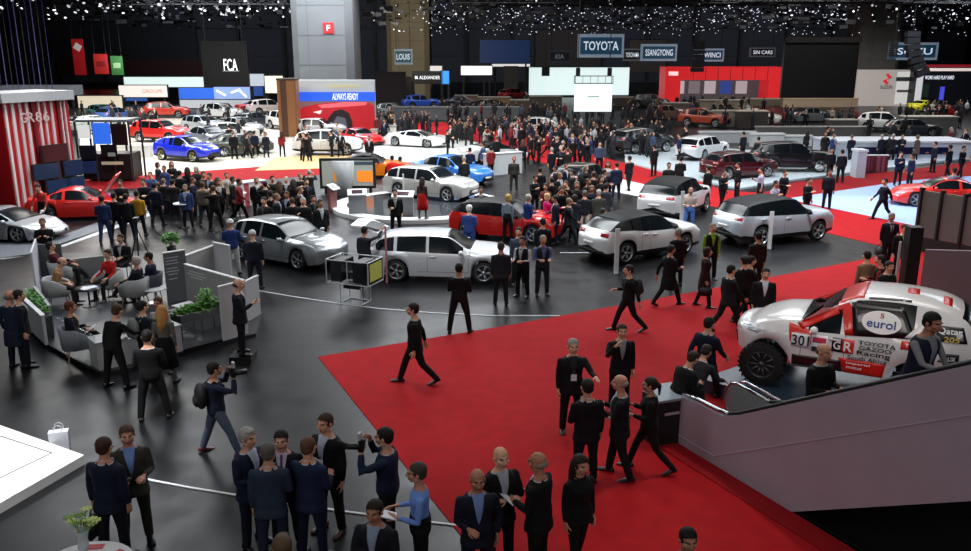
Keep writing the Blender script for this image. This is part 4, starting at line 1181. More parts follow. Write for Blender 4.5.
# trough left
a, b = G(30, 315, PH_), G(50, 339, PH_); d = b - a
tr = empty('plant_trough', tuple((a + b) / 2)[:2] + (PH_,), atan2(d.y, d.x), 'white sided trough with green plants at the far left of the lounge', 'planter')
MB().box((0, 0, .3), (d.length, .22, .55)).build('trough', POT, tr); link('leaves', foliage(0, 0, .66, d.length * .5, .14, .22, 420, .11, 9), [GL], tr)
# benches and tables
def bench(p0, p1, h, t, m, label, name='white_bench', cat='bench', top=None):
    a, b = G(*p0, PH_), G(*p1, PH_); d = b - a
    r = empty(name, tuple((a + b) / 2)[:2] + (PH_,), atan2(d.y, d.x), label, cat)
    MB().box((0, t / 2, h / 2), (d.length, t, h)).build('base', m, r); MB().box((0, t / 2, h + .015), (d.length + .04, t + .04, .03)).build('top', top or WHITE, r)
    return r
dk1 = bench((99, 371), (143, 361), .62, .55, LW, 'white counter block at the front corner of the lounge with cups on top', 'white_counter', 'counter', mat('9a9c9e', .5))
dk2 = bench((150, 360), (183, 351), .62, .5, LW, 'white counter block behind the blonde woman in the black skirt', 'white_counter', 'counter', mat('9a9c9e', .5))
bench((174, 322), (203, 331), .42, .5, mat('74767a', .6), 'grey bench block against the slanting lounge wall', 'grey_bench')
for i, (px, py) in enumerate(((122, 341), (126, 339), (130, 341))):
    g = G(px, py, PH_ + .65); c = empty('cup', (g.x, g.y, PH_ + .65), 0, 'small white cup on the white counter block, %s' % ['left of three', 'farthest of three', 'right of three'][i], 'cup', 'cups on the white counter')
    MB().lathe([(0, 0), (.022, 0), (.036, .07), (.032, .07), (.02, .006), (0, .006)], n=12, cap=False).build('cup_body', WHITE, c, True)
def armchair(px, py, heading, label, m):
    g = G(px, py, PH_); r = empty('armchair', (g.x, g.y, PH_), radians(heading), label, 'chair')
    MB().box((0, 0, .36), (.56, .54, .14), bevel=.04).build('seat', m, r, True)
    rings = []
    for z, g_ in ((.30, 0), (.52, .02), (.78, .05)):
        o = [(-(.31 + g_), .26, z), (-(.33 + g_), -.1, z), (-.24, -(.30 + g_), z), (0, -(.34 + g_), z), (.24, -(.30 + g_), z), (.33 + g_, -.1, z), (.31 + g_, .26, z)]
        i_ = [(x * .82, y * .82 + (.02 if y < 0 else 0), z) for x, y, z in reversed(o)]
        rings.append([(x, y, z - (.16 if z > .6 and y > 0 else 0)) for x, y, z in o + i_])
    MB().loft(rings).build('backrest', m, r, True)
    for sx in (-1, 1):
        for sy in (-1, 1): MB().cyl((sx * .2, sy * .2, .3), (sx * .25, sy * .25, 0), .018, .012, 8).build('leg', mat('a88a68', .5), r)
    return r
AG = mat('9c9c9c', .8); AD = mat('6c7078', .8); AB = mat('3c4048', .8)
chairs = [(60, 305, -70, 'pale grey armchair under the bald man in the tan shirt', AG), (111, 297, 150, 'pale grey armchair under the person in the red shirt', AG), (136, 305, 75, 'grey armchair under the grey haired man in the navy jumper', AG),
          (80, 359, -60, 'blue grey armchair at the front of the lounge under the man in the dark suit', AD), (64, 286, -60, 'pale grey armchair at the back of the lounge under the person in dark red', AG), (151, 300, 100, 'dark grey shell armchair left of the text panel', AB)]
for c in chairs: armchair(*c)
def pedestal(px, py, h, rad, label, m, name='round_table', pm=CHROME):
    g = G(px, py, PH_); r = empty(name, (g.x, g.y, PH_), 0, label, 'table')
    MB().lathe([(0, h - .03), (rad, h - .03), (rad, h), (0, h + .001)], n=28).build('tabletop', m, r, True)
    MB().lathe([(.025, .02), (.025, h - .03)], n=10).build('pedestal', pm, r); MB().lathe([(0, 0), (rad * .6, 0), (rad * .58, .02), (0, .025)], n=24).build('foot', pm, r)
    return g
g = pedestal(90, 306, .52, .34, 'small dark round table strewn with papers in the lounge', mat('20242c', .3), pm=BLK)
for i, (dx, dy, rz) in enumerate(((-.06, 0, .2), (.1, .08, .8), (.02, -.12, -.5))):
    o = MB().box((0, 0, 0), (.21, .28, .004)).build('paper_sheet', mat(['e0e4ea', 'c8d0e0', 'd8d8d8'][i], .6)); o.location = (g.x + dx, g.y + dy, PH_ + .525 + i * .006); o.rotation_euler.z = rz
    meta(o, 'white paper on the dark lounge table, %s' % ['lowest of the three', 'middle of the three', 'topmost of the three'][i], 'paper', 'papers on the dark lounge table')
pedestal(156, 303, .44, .36, 'bright white round table in front of the dark shell armchair', WHITE)
pedestal(181, 332, .55, .30, 'small black round table left of the green trough', BLK, pm=BLK)
pedestal(127, 356, .72, .3, 'black round table behind the white counter block', BLK, pm=BLK)

# ------------------------------------------------------------------ kiosk frame
k = G(356, 302); kf = empty('display_stand', (k.x, k.y, 0), -.38, 'white tubular frame stand holding a black box display with a yellow green screen', 'display stand')
WF = mat('c4c8cc', .4)
def frame(mb, x0, x1, y0, y1, z0, z1, r_=.016):
    for x in (x0, x1):
        for y in (y0, y1): mb.cyl((x, y, z0), (x, y, z1), r_, n=6)
    for z in (z0, z1):
        for y in (y0, y1): mb.cyl((x0, y, z), (x1, y, z), r_, n=6)
        for x in (x0, x1): mb.cyl((x, y0, z), (x, y1, z), r_, n=6)
mb = MB(); frame(mb, -.34, .34, -.25, .25, .02, .62); mb.build('lower_frame', WF, kf)
mb = MB(); frame(mb, -.66, .66, -.42, .42, .62, 1.28); mb.cyl((0, -.42, .62), (0, -.42, 1.28), .014, n=6); mb.build('upper_frame', WF, kf)
for x in (-.4, .3): MB().box((x, 0, .95), (.34, .7, .58)).build('black_box', mat('15181a', .4), kf)
MB().box((-.05, .1, .78), (.3, .4, .2)).build('engine_block', mat('5a6068', .3, metal=.8), kf)
MB().box((.668, 0, .97), (.02, .66, .5)).build('screen', mat('9a9c48', .4, emit=.25), kf); MB().box((.66, 0, .97), (.02, .8, .62)).build('screen_bezel', BLK, kf)
MB().box((0, 0, .5), (.5, .45, .12)).build('black_box', mat('15181a', .4), kf)
# white banner posts by the cars
def post(px, py, h, label, m=WHITE, w=.14):
    g = G(px, py); r = empty('slim_sign_post', (g.x, g.y, 0), .1, label, 'sign')
    MB().box((0, 0, h / 2 + .02), (w, .04, h)).build('blade', m, r); MB().box((0, 0, .01), (w * 2.2, .22, .02)).build('foot', CHROME, r)
post(616, 274, 1.45, 'slim white sign post in front of the white crossover'); post(681, 226, 1.4, 'slim white sign post beside the white off roader'); post(769, 249, 1.35, 'slim white sign post behind the silver off roader')
post(387, 283, 1.75, 'slim red and white sign post at the tail of the silver estate car', mat('a86468', .5), .06); post(404, 210, 1.6, 'slim white sign post left of the estate car on the round stage', WHITE, .07)

# ------------------------------------------------------------------ round stage
c = G(420, 207); rs = empty('round_stage', (c.x, c.y, 0), 0, 'round white rimmed stage under the silver estate car', 'stage')
MB().lathe([(0, 0), (3.95, 0), (3.95, .16), (3.3, .17), (3.3, .165), (0, .165)], n=64).build('rim', mat('d2d3d2', .4), rs)
MB().lathe([(0, .16), (3.28, .16), (3.28, .18), (0, .181)], n=64).build('deck', mat('3c4044', .12), rs)
# kiosks
def kiosk(px, py, h, w, heading, label, m=mat('8a8d90', .5)):
    g = G(px, py); r = empty('info_lectern', (g.x, g.y, 0), radians(heading), label, 'lectern')
    MB().box((0, 0, h / 2), (w, .14, h)).build('body', m, r)
    MB().box((0, -.08, h + .03), (w * 1.08, .42, .05), m=Matrix.Rotation(.5, 4, 'X')).build('top', WHITE, r)
    MB().box((0, -.10, h + .055), (w * .6, .24, .02), m=Matrix.Rotation(.5, 4, 'X')).build('tablet', mat('3a2028', .2, emit=.1), r)
kiosk(358, 217, 1.05, .75, 10, 'grey info lectern with white sloping top left of the round stage')
kiosk(404, 219, 1.05, .85, -8, 'grey info lectern with white top right of the man in black by the round stage')
kiosk(333, 211, 1.05, .45, 60, 'info lectern seen edge on beside the large video screen', mat('7a4a48', .5))
# curved white column and video wall
g = G(345, 196); o = MB().loft([[(-.5, -.1, 0), (.25, -.25, 0), (.3, .1, 0), (-.45, .15, 0)], [(-.35, -.1, .8), (.4, -.25, .8), (.42, .1, .8), (-.3, .15, .8)], [(-.6, -.12, 1.7), (.5, -.3, 1.7), (.5, .1, 1.7), (-.55, .15, 1.7)]]).build('curved_totem', mat('9fa2a4', .4), None, True)
o.location = (g.x, g.y, 0); meta(o, 'grey white curved totem in front of the large video screen', 'totem')
g = G(342, 200); vw = empty('video_wall', (g.x, g.y + 2.0, 0), .05, 'large black framed video screen showing an orange picture', 'screen')
MB().box((0, 0, 1.0), (2.75, .16, 1.5)).build('bezel', BLK, vw)
MB().box((0, -.085, 1.0), (2.5, .02, 1.24)).build('screen', mat('8d9088', .3, emit=.35), vw)
MB().box((-.45, -.1, .95), (.5, .02, .7)).build('screen_image', mat('c07a20', .3, emit=.5), vw); MB().box((.85, -.1, .85), (.75, .02, .55)).build('screen_image', mat('e07818', .3, emit=.6), vw)
MB().box((.6, -.1, 1.5), (1.3, .02, .16)).build('screen_image', mat('30404c', .3, emit=.4), vw)
for s in (-1, 1): MB().box((s * 1.1, .05, .13), (.12, .3, .26)).build('foot', BLK, vw)
# counters
def counter(px0, py0, px1, py1, h, t, m, label, top=WHITE):
    a, b = G(px0, py0), G(px1, py1); d = b - a
    r = empty('info_counter', tuple((a + b) / 2)[:2] + (0,), atan2(d.y, d.x), label, 'counter')
    MB().box((0, t / 2, h / 2), (d.length, t, h)).build('front', m, r); MB().box((0, t / 2, h + .02), (d.length + .1, t + .1, .04)).build('top', top, r); return r
counter(234, 208, 266, 203, 1.05, .5, stripes('a84048', 'c8c4c4', 3.2, 'X', spread=.44), 'white counter front with thin red stripes left of the big crowd')
counter(207, 205, 232, 208, 1.0, .4, mat('8a6862', .6), 'pinkish counter left of the red striped counter')
counter(487, 176, 522, 173, 1.2, .4, mat('c4c8ca', .4), 'white open framed desk beside the parked white and black car')
for px, py, lb in ((184, 228, 'small white standing table by the man in the dark coat'), (240, 216, 'small white standing table near the striped counter'), (283, 232, 'clear standing table with glasses among the suited group')):
    g = G(px, py); r = empty('standing_table', (g.x, g.y, 0), 0, lb, 'table')
    MB().lathe([(0, .98), (.34, .98), (.34, 1.01), (0, 1.012)], n=24).build('tabletop', WHITE, r); MB().lathe([(.03, 0), (.03, .98)], n=8).build('pedestal', CHROME, r); MB().lathe([(0, 0), (.24, 0), (.24, .02), (0, .02)], n=20).build('foot', CHROME, r)
g = G(170, 213); r = empty('black_counter', (g.x, g.y, 0), 0, 'black bar table with small items in the left crowd', 'table')
MB().box((0, 0, .5), (1.1, .8, 1.0)).build('base', BLK, r); MB().box((0, 0, 1.02), (1.2, .9, .04)).build('top', mat('3a4a58', .3), r)
# tripod with camera by the seated reporter
g = G(141, 266); tp_ = empty('camera_tripod', (g.x, g.y, 0), 0, 'tall black camera tripod beside the seated reporter', 'tripod')
for k_ in range(3): MB().cyl((.45 * cos(k_ * 2.1), .45 * sin(k_ * 2.1), 0), (0, 0, 1.25), .022, .018, 6).build('leg', BLK, tp_)
MB().cyl((0, 0, 1.15), (0, 0, 1.5), .02, n=6).build('column', BLK, tp_); MB().box((0, 0, 1.56), (.16, .26, .14)).build('camera', BLK, tp_)
# ------------------------------------------------------------------ cars on show
est = car2('wagon', (401, 281), (479.4, 283), 'silver white estate car with black windows parked broadside at the centre', paint='c2c5ca', metal=.2)
mb = MB(); mb.loft([[(0, -.66, 0), (0, .66, 0), (-.55, .62, .10), (-.95, .55, .02), (-.95, -.55, .02), (-.55, -.62, .10)], [(0, -.66, .05), (0, .66, .05), (-.55, .62, .15), (-.97, .55, .07), (-.97, -.55, .07), (-.55, -.62, .15)]])
o = link('raised_tailgate', mb.me('raised_tailgate', False), [mat('c8cace', .3, coat=.6)], est); o.matrix_local = Matrix.Translation((-1.88, 0, 1.38)) @ Matrix.Rotation(radians(14), 4, 'Y')
o = link('tailgate_window', MB().box((-.32, 0, .12), (.45, .95, .03)).me('tailgate_window'), [mat('0c0e10', .2)], o); o.matrix_local = Matrix()
car2('crossover', (621.6, 264), (686, 253.6), 'white crossover with black roof in front of the dense crowd', paint='d2d3d4', roof='0c0d0f', metal=0)
car2('suv', (678, 223), (708, 210), 'white off roader with black roof nearest the white carpet wedge', paint='d2d3d4', roof='0c0d0f', metal=0)
car2('suv', (766.5, 246), (810, 241), 'pale silver off roader with black roof at the right beside the red aisle', paint='b9c2cc', roof='0c0d0f', metal=.2)
car2('hatch', (247, 260), (295, 269), 'dark silver grey hatchback parked right of the lounge', paint='8f9496', metal=.5, rimcol='8a8e90')
car2('wagon', (398, 197), (448.5, 202), 'silver estate car standing on the round white rimmed stage', paint='bcbdb8', z=.17, metal=.4)
car2('hatch', (467, 237.5), (533, 243), 'bright red hatchback with black roof right behind the silver white estate car', paint='d81a12', roof='120c0c', metal=0)
sup = car2('coupe', (53.5, 221), (106, 219), 'red coupe with raised bonnet in front of the striped red booth', paint='e01f18', metal=0, spokes=5)
MB().loft([[(x, y, z) for x, y in ((0, -.78), (0, .78), (.7, .76), (1.15, .60), (1.15, -.60), (.7, -.76))] for z in (0, .05)]).build('raised_bonnet', mat('e01f18', .32, coat=.8), sup)
for o in sup.children:
    if o.name.startswith('raised_bonnet'): o.matrix_local = Matrix.Translation((.82, 0, .90)) @ Matrix.Rotation(radians(-50), 4, 'Y')
car2('sport', (-44, 240), (20, 243), 'low silver sports car cut off by the left edge', paint='b4b8bc', metal=.4)
car2('coupe', (352, 178), (388, 178), 'orange coupe partly hidden behind the large video screen', paint='e8780e', roof='14100c', metal=0)
car2('sedan', (418, 181), (470, 187), 'bright blue saloon car behind the round stage', paint='2f7ad0', metal=.1)
car2('suv', (308, 155.5), (345.5, 155.5), 'white off roader on the cream carpet below the red car billboard', paint='cfcfcf', z=.03, metal=0)
car2('sport', (395.5, 147), (427, 147), 'low white sports coupe on the white plinth', paint='d4d4d2', z=.12, metal=0, detail=1)
car2('crossover', (161.5, 161.5), (194.5, 161), 'vivid blue crossover on the white stand at left', paint='1c2fd0', z=.02, metal=.1, detail=1, rimcol='9a9878')
car2('sedan', (230, 157), (258, 157), 'dark green grey saloon left of the cream carpet', paint='4b544a', z=.02, detail=1)
car2('sport', (480, 163), (520, 160), 'white car with black cabin parked behind the open framed desk', paint='cfd0d0', roof='0d0e10', metal=0, detail=1)
car2('hatch', (582, 196), (612, 188), 'dark car half hidden inside the dense crowd', paint='26282a', detail=1)
car2('wagon', (700, 161), (727, 156), 'white off roader at the back right on the pale stand', paint='d2d4d4', z=.1, detail=1, metal=0)
car2('suv', (636, 154), (664, 152), 'dark grey off roader left of the white one at the back', paint='35383c', z=.1, detail=1)
car2('hatch', (728, 178), (766, 179), 'dark maroon car standing on the pale stand at right', paint='4a1016', z=.1, detail=1)
car2('suv', (778, 173), (812, 176), 'black off roader standing on the pale stand at right', paint='101318', z=.1, detail=1)
car2('coupe', (972, 209), (918, 207), 'red coupe behind the grey panelled partition at the right edge', side=-1, paint='e02a20', metal=0)
car2('crossover', (548, 137), (518, 137), 'white coupe like car in the middle of the far crowd', side=-1, paint='d8d8d6', metal=0, detail=1)
# second and third rows, small in the picture
far = [('hatch', 222, 141, 246, 141, 'd6d6d2', 'white hatchback behind the dark green grey saloon'), ('sedan', 190, 144, 213, 144, '6c7480', 'grey saloon behind the vivid blue crossover at its right end'),
 ('wagon', 186, 133, 208, 133, '9aa2aa', 'silver estate car farther behind the vivid blue crossover'), ('suv', 140, 142, 170, 143, 'd02a28', 'red off roader left of the row of silver cars'), ('crossover', 88, 134, 110, 134, '9fb0a8', 'pale green grey car beside the black tower stand'),
 ('suv', 155, 119, 176, 118, 'b82a18', 'orange red off roader in the far left row'), ('hatch', 112, 122, 131, 121, '3a5a9a', 'blue hatchback in the far left row'), ('hatch', 88, 121, 106, 121, '4a8a88', 'teal hatchback in the far left row'), ('suv', 206, 120, 228, 120, 'c0c4c6', 'silver off roader in the far row under the blue picture wall'),
 ('sport', 246, 113, 270, 112, 'b01820', 'dark red sports car left of the wooden pillar'), ('suv', 262, 113, 280, 113, 'd4c8c8', 'pale off roader next to the dark red sports car'), ('hatch', 250, 128, 270, 127, '30343a', 'dark hatchback left of the white one by the wooden pillar'), ('suv', 271, 129, 288, 129, 'd8d8d8', 'white small off roader by the wooden pillar'),
 ('hatch', 305, 137, 327, 136, 'd0d4d6', 'white hatchback just below the red car billboard'), ('coupe', 341, 146, 361, 146, 'd01c20', 'red coupe just below the right end of the billboard'), ('sedan', 224, 134, 244, 134, '8a9094', 'grey saloon among the white cars of the left back rows'),
 ('suv', 413, 109, 433, 109, '2a58c8', 'blue off roader in the far middle row'), ('sedan', 452, 108, 474, 108, '22262c', 'dark saloon right of the blue off roader'), ('hatch', 380, 117, 397, 117, '9a9ea2', 'silver hatchback left of the blue off roader'),
 ('suv', 871, 132, 896, 132, 'dcdcdc', 'white off roader in front of the white and grey stand'), ('sport', 935, 117, 968, 115, 'c02028', 'red sports car at the right edge in the far row'), ('coupe', 921, 112, 938, 111, 'd0c820', 'yellow sports car right of the white and grey stand'),
 ('hatch', 660, 120, 682, 119, '6a5048', 'brownish car left of the long low stands'), ('suv', 690, 127, 712, 127, 'a03a20', 'rust red off roader in the right middle row'), ('hatch', 686, 101, 704, 101, '7080b0', 'blue grey hatchback below the red arch'), ('sedan', 744, 124, 764, 124, 'd0d0cc', 'white saloon inside the long low stand'),
 ('suv', 508, 101, 526, 100, '8a2028', 'dark red car far off left of the white video wall'), ('hatch', 488, 112, 504, 112, '3a3e42', 'dark hatchback far off in the middle'), ('suv', 640, 108, 656, 108, '2e3238', 'dark off roader far off right of the hanging screen'),
 ('sedan', 52, 128, 70, 128, '2a2e36', 'dark saloon behind the striped red booth'), ('hatch', 905, 137, 925, 136, '34383e', 'dark hatchback by the curved grey reception'), ('sedan', 805, 123, 826, 122, '5a5e62', 'grey saloon below the black hanging screen')]
for kd, x0, y0, x1, y1, c, lb in far:
    car2(kd, (x0, y0), (x1, y1), lb, paint=c, detail=1, metal=.1, z=.02 if y0 > 119 and x0 < 300 else 0)
# ------------------------------------------------------------------ people
def PHD(px, py, h=1.76, z=0):
    """ground position of someone whose head top is seen at a photo coordinate"""
    g = G(px, py, h + z); return g.x, g.y
def man(px, py, heading, label, h=1.76, z=0, sit=None, **k):
    hh = h if sit is None else h * sit
    x, y = PHD(px, py, hh, z)
    return person(x, y, heading, label, h=h, z=z, **k)
def on_escalator(s_, n_, label, h=1.76, **k):
    p = EO + EP(s_, n_, 0)
    return person(p.x, p.y, math.degrees(atan2(ED.y, ED.x)) - 90, label, h=h, z=RISE * (s_ - .15) + .02, **k)
def held(kind, r, J, n, label):
    """a thing held in a hand, its own top-level object"""
    p, rz = hand_point(r, J, n)
    if kind == 'phone':
        o = MB().box((0, 0, 0), (.075, .012, .15), m=Matrix.Rotation(-.6, 4, 'X')).build('mobile_phone', mat('101216', .2)); cat = 'phone'
    elif kind == 'paper':
        o = MB().box((0, 0, .02), (.21, .004, .28), m=Matrix.Rotation(-1.0, 4, 'X')).build('paper_sheet', mat('d8dade', .6)); cat = 'paper'
    elif kind == 'folder':
        o = MB().box((0, .02, .06), (.24, .02, .32), m=Matrix.Rotation(-.35, 4, 'X')).build('red_folder', mat('b01824', .5)); cat = 'folder'
    elif kind == 'tablet':
        o = MB().box((0, .04, .02), (.19, .012, .25), m=Matrix.Rotation(-1.25, 4, 'X')).build('tablet_computer', mat('b8bcc2', .3)); cat = 'tablet'
    elif kind in ('bag', 'handbag'):
        o = empty(kind if kind == 'handbag' else 'briefcase'); s = 1 if kind == 'bag' else .75
        MB().box((0, 0, -.26 * s), (.14, .42 * s, .32 * s), bevel=.03).build('body', mat('0d0e10', .6), o, True)
        MB().tube([(0, -.1 * s, -.11 * s), (0, -.08, -.02), (0, .08, -.02), (0, .1 * s, -.11 * s)], [.012] * 4, 6).build('handle', mat('0d0e10', .6), o, True); cat = 'bag'
        p = p + Vector((0, 0, -.02))
    elif kind == 'camera':
        o = empty('photo_camera'); MB().box((0, 0, 0), (.15, .08, .11), bevel=.012).build('body', BLK, o)
        MB().cyl((0, .03, 0), (0, .24, 0), .042, .05, 14).build('lens', mat('1a1b1d', .3), o, True); MB().box((0, -.01, .09), (.07, .09, .06)).build('flash', BLK, o); MB().box((0, .02, .16), (.09, .04, .10)).build('flash_head', mat('a8acb0', .3), o); cat = 'camera'
    o.location = p; o.rotation_euler = (0, 0, rz); meta(o, label, cat); return o
def rucksack(r, J, label, c='101113', hang=0):
    o = empty('rucksack', tuple(r.location), r.rotation_euler.z, label, 'bag'); o.scale = r.scale
    p = J['tp'](0, -.21, .26)
    mb = MB(); mb.ell(p, (.16, .10, .24), n=3); mb.ell(p + Vector((0, -.07, -.07)), (.11, .06, .12)); mb.build('body', mat(c, .7), o, True)
    for s in (-1, 1): MB().tube([J['tp'](s * .10, -.13, .42), J['tp'](s * .11, -.03, .515), J['tp'](s * .11, .12, .42), J['tp'](s * .12, .13, .25)], [.016] * 4, 6).build('strap', mat(c, .7), o, True)
    return o
NV = '141a2c'; BK = '0d0e11'; GY = '3c4046'
# foreground, left
man(8, 292, -20, 'person in long navy coat seen from behind at the left edge, the nearer of two', arms=('down', 'pocket'), garment='coat', top='161d2e', pants='10141f', hair='fringe', haircol='6a5a4a', hi=True)
man(17, 291, -60, 'person in dark suit almost hidden behind the navy coat at the left edge', top='10131c', hi=True)
r, J = man(102, 440, -10, 'person in navy suit seen from behind carrying a black briefcase beside the round white table', arms=('down', 'carry'), top='161c30', pants='141620', hair='short', haircol='3a241a', hi=True, h=1.82)
held('bag', r, J, 'L', 'black soft briefcase carried by the navy suited man near the round white table')
r, J = man(126, 427, 205, 'person in olive grey suit and blue shirt reading papers opposite the man with the briefcase', legs='weight', arms=('hold', 'hold'), top='34342f', shirt='6f8fc8', pants='22221f', haircol='4a3426', hi=True, h=1.8)
held('paper', r, J, 'R', 'white paper held by the person in the olive grey suit')
r, J = man(212, 361, -60, 'person in dark blue jacket and faded jeans taking a picture, alone on the dark floor', legs='lunge', arms=('cam', 'cam'), garment='jacket', top='1c2236', pants='4a5568', shoe='6a2a2a', hands='grip', hi=True, bare=True)
held('camera', r, J, 'R', 'black camera held up by the person in faded jeans'); rucksack(r, J, 'black rucksack on the person in faded jeans')
r, J = man(237, 280, -75, 'bearded person in dark suit looking at a phone, standing on a black block', arms=('phone', 'down'), top='15161f', hair='fringe', haircol='4a3a30', z=.16, hi=True)
held('phone', r, J, 'R', 'phone in the hand of the bearded person in the dark suit')
o = MB().box((r.location.x, r.location.y + .02, .08), (.5, .5, .16)).build('black_block', BLK); meta(o, 'small black block under the bearded person in the suit', 'block')
# group of five and their neighbours
man(246, 430, -120, 'grey haired person in navy suit and white shirt at the left of the talking group', arms=('hold', 'pocket'), top='151d34', pants='121726', shirt='c0cbe0', haircol='9a9690', hair='thick', hi=True, h=1.8)
man(267, 446, 5, 'person in slate blue suit seen from behind at the left of the talking group', arms=('hold', 'down'), top='2a3446', pants='20283a', haircol='5a5450', hi=True, h=1.78)
man(281, 432, 185, 'person in black suit with purple tie facing out of the talking group', arms=('hold', 'down'), top='14141c', shirt='c4b8cc', tie='4a1450', haircol='1a1412', hi=True, h=1.78)
man(307, 440, -20, 'person in navy suit seen from behind at the right of the talking group', arms=('hold', 'hold'), top='1a2340', pants='151b30', haircol='5c4030', hi=True, h=1.8)
r, J = man(326, 415, 150, 'tall person in black suit with white badge and brown shoes in the talking group', arms=('hold', 'down'), top='101217', shirt='aeb9cc', badge=True, shoe='4a2418', haircol='3c281e', hi=True, h=1.86)
held('paper', r, J, 'R', 'pale notebook in the hand of the tall badge wearer')
r, J = man(386, 429, 82, 'photographer in navy jumper aiming a camera with flash to the left', legs='wide', arms=('cam', 'cam'), garment='jacket', top='17203a', pants='0e1018', haircol='140f0e', hands='grip', hi=True, h=1.84)
held('camera', r, J, 'L', 'large black camera with flash held by the photographer in the navy jumper')
r, J = man(419, 465, 95, 'person in light blue shirt and glasses holding a tablet', arms=('hold', 'hold'), garment='shirt', shirt='6f93d8', pants='101014', haircol='3a3430', hi=True, h=1.8)
held('tablet', r, J, 'L', 'tablet held by the person in the light blue shirt')
r, J = man(375, 502, 165, 'person in dark suit hugging a red folder at the bottom edge', arms=('cross', 'hold'), top='12151e', shirt='8090a8', haircol='1e1612', hi=True)
held('folder', r, J, 'L', 'red folder held against the chest at the bottom edge')
man(282, 540, 20, 'brown haired head at the bottom edge below the talking group', haircol='5a4636', hair='thick', top='1c1c1e', hi=True)
man(477, 471, 190, 'balding person in navy suit on the edge of the red carpet', arms=('hold', 'pocket'), top='121524', shirt='6f86b8', hair='fringe', haircol='3a2a22', hi=True, h=1.78)
man(500, 449, 205, 'bald person in black suit with folded arms on the red carpet', arms=('cross', 'cross'), top='0e0f13', shirt='9aa0a8', hair='bald', hi=True, h=1.82)
r, J = man(540, 455, 60, 'bald person in black suit holding white papers on the red carpet', arms=('hold', 'hold'), top='0e0f12', pants='0b0b0d', hair='fringe', haircol='8a7a6c', hi=True, h=1.84)
held('paper', r, J, 'L', 'white papers held by the bald person in the black suit')
man(580, 456, -150, 'long haired person in black walking on the red carpet beside the bald man with papers', legs='step', arms=('down', 'down'), garment='blazer', top='0c0c0e', shirt='141416', hair='long', haircol='22180f', female=True, hi=True, h=1.72)
man(688, 530, 185, 'dark haired person with glasses looking up at the bottom edge of the red carpet', arms=('phone', 'phone'), garment='jacket', top='18181c', haircol='0e0c0b', hi=True)
# red carpet, middle
man(573, 340, 185, 'grey haired person in black suit standing with hands at the sides on the red carpet', arms=('down', 'out'), top='0f1014', shirt='20242c', haircol='9a948c', badge=True, hi=True, h=1.8)
man(622, 325, 185, 'person in black coat with a hand at the chin on the red carpet', arms=('face', 'down'), garment='suit', top='0e0e12', shirt='8a8a8e', haircol='4a3426', hi=True)
man(588, 381, 15, 'person in black suit seen from behind on the red carpet', arms=('down', 'hold'), top='0d0d11', haircol='1a1410', hi=True, h=1.8)
r, J = man(622, 376, 75, 'bald person in dark suit holding white papers up beside the parapet', legs='step', arms=('phone', 'phone'), top='0f1016', hair='fringe', haircol='8a7c70', hi=True, h=1.8)
held('paper', r, J, 'L', 'white papers raised by the bald person beside the parapet')
r, J = man(652, 376, 80, 'person in black leaning forward beside the black cabinet', legs='walk', arms=('phone', 'hold'), garment='jacket', top='0c0c0f', hair='pony', haircol='1a120e', female=True, hi=True, h=1.72)
held('phone', r, J, 'L', 'phone held by the person beside the black cabinet')
r, J = man(681, 352, -60, 'person in black bent over a phone behind the parapet end', legs='step', arms=('phone', 'phone'), lean=22, garment='jacket', top='101013', haircol='2a1c14', hi=True, h=1.68)
held('phone', r, J, 'R', 'phone held by the person bent over behind the parapet end')
man(697, 346, -40, 'person in dark grey jacket bending behind the parapet end', legs='step', arms=('out', 'down'), lean=30, garment='jacket', top='2a2c30', haircol='241a14', hi=True, h=1.7)
man(709, 316, -50, 'person in dark blue suit striding right above the parapet end', legs='walk', arms=('swf', 'swb'), top='141b30', pants='10131c', haircol='1c1512', hi=True, h=1.8)
on_escalator(1.6, .5, 'bald person in black jacket riding the escalator in front of the rally truck', arms=('hold', 'hold'), garment='jacket', top='0c0c0e', hair='fringe', haircol='4a3a30', hi=True, h=1.75)
on_escalator(3.2, .45, 'person in navy body warmer and grey shirt riding the escalator, hand on the rail', legs='stand', arms=('out', 'lean'), lean=6, garment='vest', top='161c30', shirt='7a7a80', haircol='14100e', hi=True, h=1.80)
r, J = man(414, 302, 95, 'person in black suit and glasses walking left over the tip of the red carpet', legs='walk', arms=('swb', 'down'), top='0e0f12', shirt='b0b0b4', haircol='14100e', hi=True, h=1.82)
man(459, 264, -10, 'person in black seen from behind, alone at the edge of the red carpet', legs='wide', arms=('hold', 'hold'), garment='jacket', top='101116', haircol='14100e', hi=True, h=1.8)
r, J = man(630, 264, 95, 'person in black with rucksack walking left at the edge of the red carpet', legs='walk', arms=('hold', 'swb'), garment='jacket', top='101114', haircol='2a1e18', hi=True)
rucksack(r, J, 'black rucksack on the person walking left at the edge of the red carpet')
man(731, 264, -70, 'leftmost of three people in black walking towards the rally truck', legs='walk', arms=('swf', 'down'), garment='suit', top='0f1013', hi=True, haircol='0e0c0c')
man(751, 255, -75, 'middle of three people in black walking towards the rally truck', legs='walkr', arms=('swf', 'swb'), garment='coat', top='101116', hi=True)
man(766, 269, 170, 'rightmost of three people in black, facing the camera by the rally truck', legs='stand', arms=('down', 'down'), top='0c0d10', hi=True)
r, J = man(707, 248, -100, 'person in dark red coat and skirt carrying a handbag on the red carpet', legs='step', arms=('down', 'carry'), garment='coat', top='26100f', pants='0c0c0e', female=True, hair='bob', haircol='2a1a12', hi=True, h=1.68)
held('handbag', r, J, 'R', 'black handbag carried by the person in the dark red coat')
man(679, 229, 15, 'grey haired person in black seen from behind right of the white crossover', garment='jacket', top='0e0f12', haircol='8a8680')
man(671, 244, -60, 'person in black coat walking at the front of the white crossover', legs='walk', garment='coat', top='0b0c0f', arms=('hold', 'swb'))
